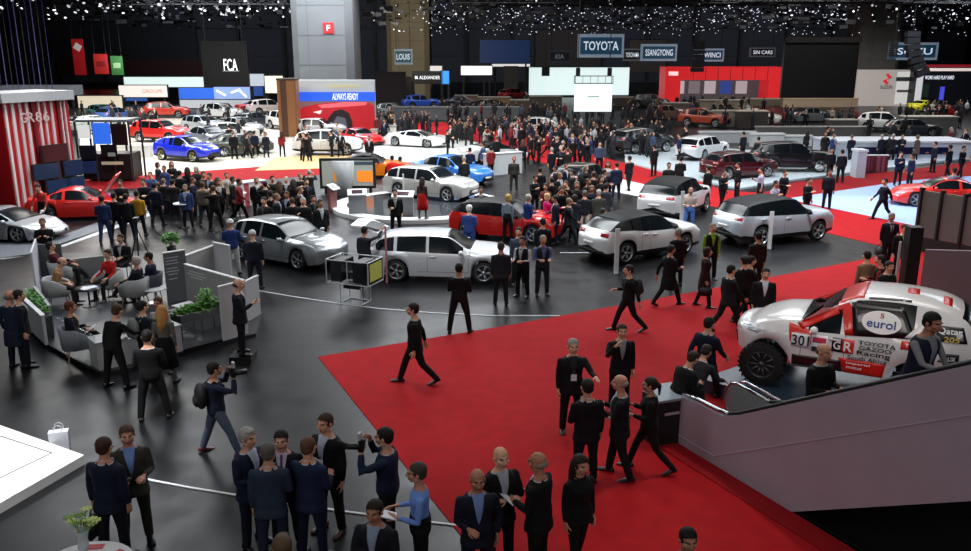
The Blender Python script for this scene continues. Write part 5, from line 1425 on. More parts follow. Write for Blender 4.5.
man(713, 224, 185, 'person in black work vest with yellow green stripes beside the silver off roader', garment='vest', top='101410', shirt='7aa02a', haircol='8a7a6a')
man(745, 257, 20, 'person in black behind the three walkers beside the silver off roader', garment='jacket', top='0d0e10')
man(759, 233, 10, 'person in dark jacket standing at the tail of the silver off roader', garment='jacket', top='1a1412', haircol='0e0c0c')
r, J = man(892, 213, 178, 'person in dark suit walking towards the camera with a black bag near the grey partition', legs='step', arms=('carry', 'hold'), top='14161f', shirt='a8acb8', haircol='8a8078', tie='20242c')
held('bag', r, J, 'R', 'black bag carried by the person walking near the grey partition')
man(886, 178, 100, 'person in dark clothes striding left over the blue lit floor patch', legs='walk', arms=('swf', 'swb'), garment='jacket', top='0e1224')
man(868, 252, 10, 'person in tan shirt seen from behind at the upper edge of the rally truck', garment='shirt', shirt='7a6450', pants='121214', haircol='14100e')
man(882, 256, 60, 'person in red waistcoat beside the white pole behind the rally truck', garment='vest', top='101012', shirt='8a2a22', arms=('hold', 'hold'))
man(889, 262, -160, 'person in black jacket right behind the rally truck roof', garment='jacket', top='0e0e10', arms=('hold', 'hold'))
man(905, 225, 175, 'person in black beside the grey partition post', garment='suit', top='101012', shirt='a8a8a8')
# lounge
z0 = .07
def seated(px, py, heading, label, seat=.45, z=z0, **k):
    """somebody on a chair: head top seen at the photo coordinate"""
    k.setdefault('legs', 'sit'); k.setdefault('arms', ('rest', 'rest'))
    r, J = person(0, 0, heading, label, z=z, **k)
    hz = (J['head'].z + .125) * r.scale.x + z
    g = G(px, py, hz); off = Matrix.Rotation(radians(heading), 3, 'Z') @ Vector((0, J['head'].y, 0))
    r.location = (g.x - off.x, g.y - off.y, z)
    return r, J
SEATS = []
def sit_on(chair_i, heading, label, **k):
    c = CH[chair_i]; k.setdefault('legs', 'sit'); k.setdefault('arms', ('rest', 'rest'))
    r, J = person(c.location.x, c.location.y, heading, label, z=0, **k)
    f = Matrix.Rotation(radians(heading), 3, 'Z') @ Vector((0, -.08, 0))
    r.location = (c.location.x + f.x, c.location.y + f.y, c.location.z + .50 - (J['pel'].z - .11) * r.scale.x)
    return r, J
CH = sorted([o for o in bpy.data.objects if o.name.split('.')[0] == 'armchair'], key=lambda o: o.name)
sit_on(0, -70, 'bald person in tan shirt seated in the lounge leaning to the dark table', garment='shirt', shirt='9a7450', pants='22201e', hair='fringe', haircol='5a4030', lean=-18 * -1, arms=('hold', 'hold'))
sit_on(1, 160, 'person in red shirt seated in the lounge behind the dark table', garment='shirt', shirt='b81e1e', pants='1c1a1a', haircol='2a1a14', female=True, hair='short')
sit_on(2, 85, 'grey haired person in navy jumper seated in the lounge', legs='cross', garment='jacket', top='141a26', pants='2a2426', haircol='b0a89c', hair='thick', lean=-6)
r, J = sit_on(3, -65, 'person in dark suit seated at the front of the lounge reading a paper', legs='cross', top='14161e', shirt='c8a888', haircol='5a2a1a', arms=('hold', 'hold'), hi=True)
held('paper', r, J, 'R', 'paper read by the seated person at the front of the lounge')
sit_on(4, -60, 'person in dark red lounging in the back armchair', garment='jacket', top='4a1420', pants='16161a', haircol='1a1210', legs='cross', lean=-12)
sit_on(5, 100, 'person in dark blue seated in the shell chair left of the text panel', garment='jacket', top='141c34', pants='101218', haircol='14100e')
g = G(124, 279); st = empty('folding_chair', (g.x, g.y, 0), radians(180), 'black folding chair under the reporter by the tripod', 'chair')
MB().box((0, 0, .44), (.44, .42, .04)).build('seat', BLK, st); MB().box((0, -.21, .7), (.44, .03, .3)).build('backrest', BLK, st)
for sx in (-1, 1):
    for sy in (-1, 1): MB().cyl((sx * .2, sy * .18, 0), (sx * .2, sy * .18, .44), .012, n=6).build('leg', BLK, st)
CH.append(st)
r, J = sit_on(6, 170, 'reporter in black sitting on a folding chair by the tripod', top='101114', shirt='a8a8ac', haircol='2a1c14', arms=('hold', 'hold'), legs='sit')
r.location.z = .47 - (J['pel'].z - .11)
man(108, 307, -25, 'person in black shirt bending towards the seated man at the front of the lounge', legs='wide', arms=('out', 'down'), lean=14, garment='shirt', shirt='0c0d0f', pants='0b0b0d', haircol='3a2418', hi=True, h=1.78)
r, J = man(141, 302, -40, 'person in dark jumper with pale rucksack at the white counter', arms=('hold', 'hold'), garment='jacket', top='12161e', haircol='14100e', hi=True, h=1.74)
rucksack(r, J, 'pale grey green rucksack worn at the white counter', '6c7470')
man(158, 298, 170, 'person in white top facing the blonde woman at the lounge', garment='shirt', shirt='b8b4b0', pants='16161a', haircol='4a3020', female=True, hair='short', h=1.7)
man(161, 307, 5, 'blonde long haired person in grey jacket and long black skirt seen from behind', garment='skirt', shirt='605c58', pants='0d0d0f', hair='long', haircol='b08048', female=True, hi=True, h=1.7)
man(146, 331, 10, 'person dressed all in black seen from behind in front of the white counters', legs='wide', arms=('hold', 'hold'), garment='jacket', top='0b0c0e', haircol='120e0c', hi=True, h=1.8)
# around the cars
man(252, 231, 5, 'person in dark jacket and pale cap seen from behind in front of the grey hatchback', garment='jacket', top='1a1e2a', hair='beanie', haircol='c8c8c8')
man(230, 220, 10, 'person in blue jacket and white trousers with a cap behind the lounge', garment='jacket', top='22356a', pants='b8b8b8', hair='beanie', haircol='d0d0d0', arms=('phone', 'phone'))
man(364, 227, -30, 'person in dark suit opening the tailgate behind the silver white estate car', arms=('up', 'down'), top='1a1c26')
man(395, 190, 185, 'person in black standing between the lecterns at the round stage', arms=('hold', 'down'), top='0d0d10', shirt='a0a0a0')
man(422, 178, -20, 'person in grey top and long red skirt on the round stage', garment='skirt', shirt='4a4044', pants='b81a1a', female=True, hair='long', haircol='2a1c16', z=.18, h=1.68)
man(469, 206, -20, 'white haired person in blue jacket bending at the tail of the red hatchback', garment='jacket', top='2a3f7a', hair='thick', haircol='c8c4be', arms=('hold', 'hold'))
man(481, 187, 180, 'person in dark suit and white shirt behind the red hatchback', top='12141a', shirt='b0b4b8')
man(501, 243, 0, 'person in grey suit seen from behind at the nose of the silver white estate car', top='24262c', pants='1c1d22', haircol='3a3430')
man(519, 228, 170, 'person in denim shirt beside the red hatchback nose', garment='shirt', shirt='3a4658', pants='16181c')
man(523, 237, 150, 'person in white shirt and black waistcoat in front of the red hatchback', garment='vest', top='101114', shirt='b8b8bc', arms=('hold', 'hold'))
man(543, 236, 190, 'person in grey and blue with a crossed bag strap in front of the red hatchback', garment='vest', top='22242a', shirt='5a6a9a', haircol='9a8a78', arms=('hold', 'hold'))
man(543, 219, 10, 'person in black seen from behind at the nose of the red hatchback', garment='jacket', top='10141e')
man(691, 188, 170, 'person in pale shirt and blue jeans beside the white off roader', garment='shirt', shirt='a89890', pants='4a6aa8', hair='fringe', haircol='b8b0a4', arms=('hold', 'hold'))
man(508, 195, -30, 'person in pale top behind the red hatchback roof', garment='shirt', shirt='8a98a8', haircol='c09858', female=True, hair='bob')
man(528, 195, -60, 'person in blue suit and white shirt behind the red hatchback', top='1f3878', shirt='c0c8d0', haircol='b0a8a0', arms=('hold', 'hold'))
man(547, 194, -70, 'blonde person in bright pink jacket at the edge of the dense crowd', garment='jacket', top='c81e70', pants='8a7a80', hair='bob', haircol='d0b080', female=True, arms=('out', 'hold'), h=1.7)
man(556, 196, 90, 'person in navy suit next to the pink jacket at the edge of the dense crowd', top='14182c', arms=('hold', 'down'))
man(585, 191, 0, 'person in black jacket and white trousers seen from behind in the dense crowd', garment='jacket', top='14161a', pants='b8b0a0', haircol='4a4440')
r, J = man(603, 214, -60, 'crouching photographer in bright blue shirt behind the white crossover', sit=.66, legs='crouch', arms=('cam', 'cam'), garment='shirt', shirt='3a6ad0', pants='14161c', hands='grip')
man(599, 190, 10, 'person in olive grey coat at the front of the dense crowd', garment='coat', top='35332e', haircol='8a8680')
man(606, 184, -30, 'person in slate coat at the right end of the dense crowd', garment='coat', top='2a3038')
man(617, 163, 0, 'person in navy suit standing on the white carpet wedge', top='1a2038', haircol='2a1c16')
man(608, 162, 170, 'person with pale top and dark trousers on the white carpet wedge', garment='shirt', shirt='a8a4a8', pants='14141a', female=True, hair='long', haircol='4a3020')
man(514, 157, 185, 'person in brown grey jacket standing by the open framed desk', garment='jacket', top='2a2624', haircol='8a3a2a')
man(392, 156, 5, 'left one of two people in bright red shirts near the orange coupe', garment='shirt', shirt='d82018', pants='101114')
man(400, 157, 5, 'right one of two people in bright red shirts near the orange coupe', garment='shirt', shirt='d82018', pants='101114')
man(464, 157, 0, 'person in dark clothes at the nose of the blue saloon', garment='jacket', top='14141c', haircol='8a8078')
man(470, 148, 10, 'person in navy jumper seen from behind behind the blue saloon', garment='jacket', top='161c38')
man(369, 136, 180, 'person in black suit standing right of the red coupe below the billboard', top='101114', z=0)
man(42, 219, -160, 'camera operator in black behind the lounge corner at left', garment='jacket', top='121214', arms=('phone', 'phone'), haircol='5a4a40')
man(40, 184, 175, 'person in red and black top leaning on the red coupe', garment='shirt', shirt='c03a34', pants='14141a', lean=10, arms=('lean', 'lean'))
for px, py, hd_, c, lb in ((101, 196, 10, '1c2850', 'person in blue jacket and jeans seen from behind at the nose of the red coupe'), (113, 193, 0, '0f1014', 'person in black seen from behind next to the blue jacket by the red coupe'), (125, 194, 10, '101210', 'person in black seen from behind left of the mustard jacket'),
                           (136, 191, 5, 'a87818', 'person in mustard yellow jacket seen from behind'), (154, 183, -10, '12162a', 'person in dark navy coat seen from behind right of the mustard jacket'), (143, 179, 180, '101114', 'person in black facing the camera behind the mustard jacket'),
                           (120, 180, 185, '1a1416', 'person with raised arms behind the open bonnet')):
    man(px, py, hd_, lb, garment='jacket', top=c, pants='12161f' if c != '1c2850' else '2a3858', legs='step', arms=('down', 'hold'))
# striding and standing people on the red aisle, right
for px, py, c, lb in ((669, 163, '101114', 'dark suited person on the red aisle above the white off roader, left one'), (681, 157, '0f1013', 'dark suited person on the red aisle above the white off roader, right one'), (709, 166, '101116', 'short person in black on the red aisle between two groups'),
                      (724, 170, '131318', 'person in black coat on the red aisle at left of the lilac shirt'), (739, 163, '0e0e12', 'tall person in black beside the maroon car'), (762, 168, None, 'person in lilac grey shirt and dark trousers in front of the maroon car'),
                      (776, 181, None, 'person in pale top with fair hair right behind the silver off roader'), (785, 170, '0e1018', 'dark suited person in front of the black off roader'), (809, 178, '10121c', 'person in dark suit seen from behind on the edge of the blue lit floor patch'), (830, 170, '0f121e', 'slim person in black on the blue lit floor patch'),
                      (832, 148, '0d0f18', 'person in black standing right of the black off roader'), (843, 150, '10121c', 'person in dark coat next to the one right of the black off roader'), (901, 152, '141a3a', 'person in blue lit jacket on the far red aisle, left one'), (913, 154, '141a38', 'person in blue lit jacket on the far red aisle, right one'),
                      (936, 142, '1a2030', 'person in dark grey at the right end of the white counter stand'), (951, 145, '12141e', 'person in black at the right edge stand'), (955, 168, '8a8494', 'fair person in pale jacket behind the red coupe'), (964, 146, '10121a', 'person in black at the extreme right of the far stand'),
                      (600, 142, '3a4660', 'person in blue grey jumper on the pale stand left of the dark off roader'), (655, 145, '0e1014', 'person in black stepping off the pale stand'), (680, 134, '1a2448', 'person in navy between the two off roaders at the back'), (744, 132, '181a20', 'person in black behind the maroon car'), (759, 137, '3a3424', 'person in khaki behind the maroon car'), (630, 156, '16181e', 'person with rucksack at the end of the pale stand')):
    man(px, py, rnd.choice((0, 180, 30, -150, 90)), lb, garment='jacket' if c else 'shirt', top=c or '101114', shirt=c and 'b0b0b4' or 'a09ab0', pants='12131a', arms=rnd.choice((('down', 'down'), ('hold', 'down'), ('phone', 'down'))), legs=rnd.choice(('stand', 'step', 'stand')))
# ------------------------------------------------------------------ far stands, signs, rigs
def slab(name, px0, px1, pyb, pyt, m, label, cat, pyb2=None, t=.3, base=None, kids=None, emit=0):
    """upright slab standing (or hanging) above the ground line seen at row pyb, between rows pyb2 (bottom) and pyt (top)"""
    a, b = G(px0, pyb), G(px1, pyb); y = a.y
    zt = up((px0 + px1) / 2, pyb, pyt); zb = 0 if pyb2 is None else up((px0 + px1) / 2, pyb, pyb2)
    dep = (y * cos(TH) + (CAMH - (zt + zb) / 2) * sin(TH)) / FPX
    r = empty(name, (((px0 + px1) / 2 - CX) * dep, y, 0), 0, label, cat)
    w = (px1 - px0) * dep
    MB().box((0, t / 2, (zt + zb) / 2), (w, t, zt - zb)).build('panel', m, r)
    if zb < 2: OBST.append((r.location.x, y + t / 2, 0, w / 2, t / 2))
    return r, w, zb, zt
def cables(r, w, zt, n=2, top=17.8):
    for i in range(n):
        x = (i / (n - 1) - .5) * w * .8 if n > 1 else 0
        MB().cyl((x, .1, zt), (x, .1, top), .03, n=5).build('cable', mat('1a1b1e', .6), r)
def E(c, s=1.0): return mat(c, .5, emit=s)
# big red car billboard
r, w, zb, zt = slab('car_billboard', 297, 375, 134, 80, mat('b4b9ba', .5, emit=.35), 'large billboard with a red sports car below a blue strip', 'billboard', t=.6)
zz = lambda y: up(336, 134, y)
MB().box((0, -.06, (zz(92) + zz(101)) / 2), (w * 1.01, .12, zz(92) - zz(101))).build('blue_strip', E('1f55d8', .8), r)
MB().box((0, -.03, (zz(101) + zb) / 2), (w, .06, zz(101) - zb)).build('picture_ground', E('8a6a6a', .3), r)
X = lambda px: (px - 336) / 78 * w
def picture(name, pts, m, y0, dz=.03):
    mb = MB(); bm = mb.bm
    f0 = [bm.verts.new((X(px), y0, zz(py))) for px, py in pts]; f1 = [bm.verts.new((X(px), y0 - dz, zz(py))) for px, py in pts]
    bm.faces.new(f0); bm.faces.new(f1[::-1])
    for k in range(len(pts)): bm.faces.new((f0[k], f0[(k + 1) % len(pts)], f1[(k + 1) % len(pts)], f1[k]))
    mb.build(name, m, r)
picture('pictured_car', [(297, 112), (303, 107), (318, 104), (335, 102), (350, 103), (368, 102), (374, 106), (375, 128), (366, 132), (345, 130), (330, 126), (306, 124), (297, 120)], E('b01420', .55), -.07)
picture('pictured_car_highlight', [(318, 105), (345, 102), (368, 102), (366, 105), (340, 107), (322, 108)], E('e0606a', .6), -.11)
picture('pictured_wheel', [(326, 128), (328, 118), (334, 111), (342, 109), (349, 113), (352, 122), (352, 133), (327, 133)], E('1a1014', .2), -.11)
picture('pictured_wheel_rim', [(332, 124), (337, 116), (345, 118), (347, 127), (341, 133), (333, 131)], E('5a5a66', .3), -.15)
picture('pictured_headlight', [(313, 112), (322, 110), (320, 114)], E('e8d8d8', .6), -.11)
picture('pictured_shadow', [(297, 120), (330, 127), (345, 131), (375, 130), (375, 134), (297, 134)], E('1a0c10', .1), -.075)
text('ALWAYS READY', w * .33, .55, E('e8ecf4', 1), r, (X(346), -.14, zz(96.5)))
text('Giuseppe', w * .42, .6, mat('c0b070', .4, emit=.4), r, (X(344), -.04, zz(86)), shear=.3) if 0 else MB().box((X(344), -.04, zz(86)), (w * .42, .05, .2)).build('logo_line', mat('c0b890', .4, emit=.4), r)
r, w, zb, zt = slab('wooden_pillar', 278, 297, 137, 80, stripes('4a2c18', '8a5a34', 1.6, 'X', spread=.45), 'tall wood plank pillar at the left end of the red car billboard', 'pillar', t=1.2)
MB().box((0, .6, zt + .05), (w * 1.04, 1.3, .15)).build('cap', mat('3a2818', .6), r)
# left back row
def led(px0, px1, pyt, pyb2, pyb, c, s, label, cat='screen', name='lit_panel', frame='20242a', cab=0, t=.35):
    r, w, zb, zt = slab(name, px0, px1, pyb, pyt, E(c, s), label, cat, pyb2, t=t)
    MB().box((0, t / 2 + .06, (zb + zt) / 2), (w + .2, t, zt - zb + .2)).build('frame', mat(frame, .6), r)
    if cab: cables(r, w, zt, cab)
    elif zb > .4:
        for s_ in (-1, 1): MB().box((s_ * w * .42, t / 2 + .1, zb / 2), (.25, .25, zb)).build('post', mat('1a1c20', .6), r)
    return r, w, zb, zt
led(124, 204, 77, 87, 103, 'cfe0dc', 1.1, 'long white illuminated band at the back left')
r, w, zb, zt = led(119, 167, 85.5, 97, 106, 'e4d4cc', 1.1, 'cream illuminated fascia with faint lettering below the long white band')
text('GROUPE', w * .42, .5, mat('c89888', .5, emit=.6), r, (w * .2, -.03, (zb + zt) / 2))
led(119, 147, 97.5, 101, 105, '3a62b0', .7, 'blue strip under the cream illuminated fascia')
led(179, 214, 88, 100, 108, '2f62cc', .8, 'blue illuminated wall at the back left', name='lit_wall')
r, w, zb, zt = led(214, 250, 87, 99, 108, '8aa0d0', .8, 'picture wall with a pale blue mountain scene at the back left', name='picture_wall')
for i, (x0, z0_, a) in enumerate(((-.3, .2, 30), (.1, .35, -20), (.3, .15, 45))): MB().box((x0 * w, -.03, zb + (zt - zb) * (.3 + z0_)), (w * .28, .04, .25), m=Matrix.Rotation(radians(a), 4, 'Y')).build('picture_streak', E('e0e8f4', .9), r)
led(180, 250, 100, 108, 109, 'b8bcc0', .55, 'pale lower wall under the blue illuminated wall', name='lit_wall')
led(250, 264, 74, 86, 108, 'a8b0b8', .7, 'small pale sign panel left of the huge column'); led(250, 264, 86.5, 96, 107, '2c4c90', .6, 'small dark blue sign panel left of the huge column')
led(265, 283, 76, 93, 110, 'e4dcc8', 1.0, 'cream lit panel just left of the wooden pillar')
led(78, 122, 96, 108, 109, 'd8ccb4', .8, 'cream lit shop front behind the crowd at the back left', name='lit_wall')
# FCA hanging screen
r, w, zb, zt = slab('hanging_screen', 202, 248, 112, 41, mat('07080c', .4), 'black hanging screen with white letters at the back left', 'screen', 87, t=.4)
text('FCA', w * .30, 1.35, E('f0f2f4', 1.3), r, (w * .12, -.03, up(226, 112, 65))); MB().box((w * .12, -.02, up(226, 112, 71)), (w * .36, .03, .1)).build('caption_line', E('8a8c90', .5), r)
cables(r, w, zt, 2)
# red and green banners on the wall
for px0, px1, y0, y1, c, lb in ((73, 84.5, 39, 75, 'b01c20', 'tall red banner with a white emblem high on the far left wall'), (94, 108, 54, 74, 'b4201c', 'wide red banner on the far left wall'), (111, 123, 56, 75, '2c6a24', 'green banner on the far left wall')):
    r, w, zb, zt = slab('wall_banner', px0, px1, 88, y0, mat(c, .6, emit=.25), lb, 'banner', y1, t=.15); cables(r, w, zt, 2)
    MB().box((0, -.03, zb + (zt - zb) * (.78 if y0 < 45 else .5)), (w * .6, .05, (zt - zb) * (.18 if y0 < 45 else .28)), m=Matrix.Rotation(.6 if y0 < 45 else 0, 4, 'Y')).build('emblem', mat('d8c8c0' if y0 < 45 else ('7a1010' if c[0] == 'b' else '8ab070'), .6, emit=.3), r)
# centre: white video wall, hanging white screen
r, w, zb, zt = led(529, 629, 67.5, 95, 97, 'dcefee', 1.0, 'wide white video wall at the far centre', name='video_wall')
g = G(592, 130); scn = empty('hanging_display', (g.x, g.y, 0), 0, 'white hanging display below a white truss box in front of the video wall', 'screen')
zt, zm, zb = up(592, 130, 76), up(592, 130, 84), up(592, 130, 111.5); w = 37 / 850 * (g.y * cos(TH) + 6) ; w = (G(611, 130) - G(574, 130)).length
MB().box((0, 0, (zm + zb) / 2), (w, .25, zm - zb)).build('screen', E('dcf0ee', 1.05), scn)
text('STAND OUT', w * .3, .12, E('8a9a9a', .4), scn, (0, -.135, (zm + zb) / 2 + .1)) if 0 else MB().box((0, -.13, (zm + zb) / 2 + .1), (w * .3, .02, .08)).build('caption_line', mat('8a9a9a', .5), scn)
mb = MB(); frame(mb, -w / 2, w / 2, -.4, .4, zm + .05, zt, .03)
for k in range(1, 5): mb.cyl((-w / 2 + w * k / 5, -.4, zm + .05), (-w / 2 + w * k / 5, -.4, zt), .02, n=5)
mb.build('truss_box', mat('3a4044', .4), scn)
for s in (-1, 1):
    MB().cyl((s * w * .42, 0, zt), (s * w * .42, 0, 17.8), .04, n=6).build('cable', BLK, scn); MB().box((s * w * .42, 0, zt + .35), (.35, .4, .7)).build('hoist_motor', BLK, scn)
# red arch
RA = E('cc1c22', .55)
g0, g1 = G(664, 104), G(781, 104); ra = empty('red_arch', ((g0.x + g1.x) / 2, g0.y, 0), 0, 'long glossy red arch of a stand at the far right', 'stand'); W_ = g1.x - g0.x
zt, zm = up(720, 104, 67), up(720, 104, 80)
MB().box((0, 2, (zt + zm) / 2), (W_, 4, zt - zm)).build('beam', RA, ra)
MB().box((W_ / 2 - .9, 2, zm / 2), (1.9, 4, zm)).build('end_pillar', RA, ra); MB().box((-W_ / 2 + W_ * .065, 1.9, zm / 2), (W_ * .13, 4, zm)).build('end_pillar', RA, ra)
for k in range(1, 8): MB().box((-W_ / 2 + W_ * .13 + k * W_ * .105, -.02, (zt + zm) / 2), (.06, .04, zt - zm)).build('joint', mat('70101a', .5), ra)
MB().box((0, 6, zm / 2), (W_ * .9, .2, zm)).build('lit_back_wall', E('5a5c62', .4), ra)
text('HONDA', W_ * .08, .5, E('f0c8c8', .9), ra, (-W_ / 2 + W_ * .065, -.14, up(720, 104, 73.5))) if 0 else MB().box((-W_ / 2 + W_ * .065, -.12, up(720, 104, 73.5)), (W_ * .08, .06, .5)).build('name_strip', E('f0c8c8', .9), ra)
for k, c in enumerate(('d8dce0', '8a8c90', 'd0d4d8', '3a5ab0', 'c8ccd0')): MB().box((-W_ * .3 + k * W_ * .14, 5.8, zm * .62), (W_ * .10, .1, zm * .55)).build('lit_panel', E(c, .5), ra)
# black hanging screen
r, w, zb, zt = slab('hanging_screen', 783, 857, 120, 41, mat('0d0f14', .35), 'huge blank black hanging screen at the right', 'screen', 98, t=.5); cables(r, w, zt, 3)
MB().box((0, -.1, zt + .1), (w, .7, .5)).build('top_housing', BLK, r)
# white and grey stand with red logo
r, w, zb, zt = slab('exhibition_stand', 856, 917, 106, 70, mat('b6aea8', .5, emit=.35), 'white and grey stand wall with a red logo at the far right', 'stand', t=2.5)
MB().box((w * .32, -.06, zt * .75), (w * .36, .1, .5)).build('dark_slot', mat('3a4048', .4), r); MB().box((w * .34, -.06, zt * .42), (w * .34, .1, .3)).build('dark_slot', mat('6a6c70', .4), r)
MB().box((w * .33, -.03, zt * .5), (w * .35, .05, zt * .9)).build('lit_panel', E('cfcdca', .55), r)
lx, lz = (886 - 886.5) / 61 * w, up(886, 106, 79)
mb = MB(); bm = mb.bm
pts = [(.9, .25), (.0, 1.0), (-.35, .7), (.25, .15), (-.9, -.25), (0, -1), (.35, -.7), (-.25, -.15)]
a_ = [bm.verts.new((lx + p[0] * .62, -.05, lz + p[1] * .72)) for p in pts]; b_ = [bm.verts.new((lx + p[0] * .62, -.15, lz + p[1] * .72)) for p in pts]
bm.faces.new(a_); bm.faces.new(b_[::-1])
for k in range(8): bm.faces.new((a_[k], a_[(k + 1) % 8], b_[(k + 1) % 8], b_[k]))
mb.build('red_logo', E('c8282c', .6), r)
text('SUZUKI', w * .2, .42, mat('3a4458', .5), r, (lx, -.08, up(886, 106, 87)))
# dark stand right edge
r, w, zb, zt = slab('exhibition_stand', 916, 985, 107, 67.5, mat('10121c', .5), 'dark stand with white illuminated lettering at the right edge', 'stand', t=3)
MB().box((0, -.1, zt - .25), (w, .3, .35)).build('lit_edge', E('d8c8c4', .8), r); MB().box((0, -.1, zt + .2), (w, .3, .3)).build('red_edge', E('8a1820', .6), r)
text('WORK HARD PLAY HARD', w * .42, .45, E('d8e0ec', 1), r, (-w * .18, -.05, up(950, 107, 77.5)))
MB().box((-w / 2 + .3, -.12, zt / 2), (.7, .25, zt)).build('white_post', E('c8c8cc', .6), r); MB().box((-w * .38, -.12, zt * .42), (w * .12, .1, 1.6)).build('framed_screen', mat('203028', .3, emit=.3), r); MB().box((-w * .12, -.1, zt * .35), (.5, .1, 1.6)).build('blue_light', E('4048c0', .9), r)
# roof signs
def roof_sign(px0, px1, py0, py1, pyb, s, label, m='21506e', edge='8fa0b4', tx='d0dce8', hide=None):
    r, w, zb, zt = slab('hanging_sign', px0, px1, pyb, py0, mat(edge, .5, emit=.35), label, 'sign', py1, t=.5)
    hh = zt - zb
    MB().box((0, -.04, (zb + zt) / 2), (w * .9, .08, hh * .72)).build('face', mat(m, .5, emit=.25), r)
    if s: text(s, w * (.76 if len(s) > 3 else .4), hh * .38, E(tx, .8), r, (0, -.1, (zb + zt) / 2))
    cables(r, w, zt, 2); return r
roof_sign(578, 624, 34, 57.5, 106, 'TOYOTA', 'largest blue hanging sign, above the white video wall')
roof_sign(641, 677, 44, 61, 103, 'SSANGYONG', 'blue hanging sign second from the largest to its right')
roof_sign(623.5, 641, 48.5, 61, 100, 'YOKOHAMA', 'dark narrow hanging sign between the two large blue ones', '16181c', '5a5c60')
roof_sign(694, 724, 48.5, 61.5, 101, 'DEWINCI', 'blue hanging sign partly behind a hanging speaker')
roof_sign(750, 775.5, 47.5, 57, 100, 'SIN CARS', 'small dark hanging sign left of the black hanging screen', '121418', '5a5a60')
roof_sign(852, 878, 48.5, 58.5, 101, 'SUZUKI', 'small grey hanging sign in front of the right hand column', '24303a', '4a4e54')
roof_sign(888, 938, 42.5, 60, 103, 'ISUZU', 'wide blue hanging sign at the upper right behind a curved speaker stack')
roof_sign(549, 570.5, 50.5, 62.5, 99, 'KIA', 'small faint hanging sign left of the largest blue one', '16181c', '2a3038', '5a6068')
roof_sign(394.5, 412, 49, 64.5, 112, 'LOUIS', 'small framed hanging sign in front of the beige column', '4a6a70', '9aa8b0')
# speaker arrays
def speakers(px, y0, y1, pyb, w_px, label, bend=0):
    g = G(px, pyb); r = empty('hanging_speaker_stack', (g.x, g.y, 0), 0, label, 'speaker'); n = 7
    zt, zb = up(px, pyb, y0), up(px, pyb, y1); w = w_px / 850 * g.y
    for k in range(n):
        t = k / (n - 1); MB().box((bend * t * t, 0, zt + (zb - zt) * (k + .5) / n), (w, .8, (zt - zb) / n * .94), m=Matrix.Rotation(-bend * t * .25, 4, 'Y'), bevel=.05).build('cabinet', mat('10131c', .6), r)
    MB().cyl((0, 0, zt), (0, 0, 17.8), .05, n=6).build('cable', BLK, r)
speakers(694, 41, 72, 118, 12, 'black hanging speaker stack in front of the blue hanging signs'); speakers(903, 31, 76, 112, 13, 'curved dark blue speaker stack beside the right hand column', 1.6); speakers(886, 41, 56, 114, 6, 'small black speaker stack between the right hand hanging signs')
speakers(378, 46, 58, 112, 5, 'small black speaker stack on the left side of the beige column'); speakers(545, 66, 76, 110, 8, 'small dark lamp cluster at the left end of the white video wall')
# dark stand with lettering in the middle and its neighbours
r, w, zb, zt = slab('exhibition_stand', 412, 443, 103, 71, mat('0c0e12', .5), 'black stand fascia with white lettering in the far middle', 'stand', 84, t=.5)
text('M. ALEXANDER', w * .8, .45, E('e0e4e8', 1), r, (0, -.04, up(428, 103, 77.5)))
for s_ in (-1, 1): MB().box((s_ * w * .46, .2, zb / 2), (.3, .3, zb)).build('post', BLK, r)
led(441.5, 449, 71, 84, 103, '3a8ae0', .9, 'bright blue vertical light panel in the far middle')
led(430, 442, 66, 71, 101, 'c8c4c4', .7, 'small pale sign above the black fascia'); led(461, 492, 66, 75, 99, 'ece8ee', 1.1, 'white illuminated band in the far middle'); led(492, 530, 64, 66.5, 98, 'e8e4e4', .9, 'thin white light strip left of the video wall')
led(480, 530, 40, 63, 99, '1c3460', .35, 'dim blue lit background wall in the far centre', name='lit_wall')
def block(px0, px1, pyb, pyt, c, label, t=3, name='stand_wall', rough=.6, roof=None):
    r, w, zb, zt = slab(name, px0, px1, pyb, pyt, mat(c, rough, noise=.08, scale=.6), label, 'stand', t=t)
    MB().box((0, t / 2, zt + .06), (w + .1, t + .1, .12)).build('top', mat(roof or '8a8880', .6), r); return r, w, zt
block(375, 405, 107, 73, '1a0a0e', 'dark red brown stand at the far left of the beige column', 2, roof='1a1012'); block(399, 412, 105, 78, '221a1a', 'dark brown stand beside the black fascia', 2, roof='1a1012')
block(388, 519, 120, 108, '55585a', 'long plain grey wall behind the middle crowd', 1.0, roof='6a6c6e')
block(478, 510, 110, 98, '8a6a44', 'tan wooden wall in the far middle', 1.2); block(455, 478, 104, 96, '6a4a34', 'brown low stand in the far middle', 1.2); block(510, 529, 113, 101, '5a4a40', 'dull brown stand left of the hanging white display', 1.5)
block(504, 518, 99, 67, '3a3836', 'grey brown tower left of the white video wall', 1.5, roof='2a2826')
block(530, 562, 108, 97, '4a443e', 'dull brown low stand below the video wall', 2); block(612, 660, 106, 98, '3a3430', 'dark low stand right of the hanging display', 2)
block(660, 690, 113, 104, '6a6058', 'grey brown low stand left of the long white counters', 1.6); block(700, 745, 110, 101, '8a8070', 'beige low stand under the red arch', 1.2); block(744, 785, 106, 99.5, '5a5044', 'khaki low stand under the red arch', 1.4); block(783, 858, 107, 99, 'a08a74', 'long tan counter wall below the black hanging screen', 1.0, roof='c0a88c')
block(700, 738, 127, 112, '8c8880', 'beige boxed stand with openings, left one in the right middle', 1.4); block(738, 768, 128, 112, '3a3430', 'dark open stand with beige frame in the right middle', 1.2, roof='b0a898')
block(757, 870, 137, 128, '6a6864', 'long low grey wall in front of the right hand crowd', .6, roof='8a8884'); block(830, 858, 132, 121, '5c5854', 'grey plain block in the right middle', 1.2)
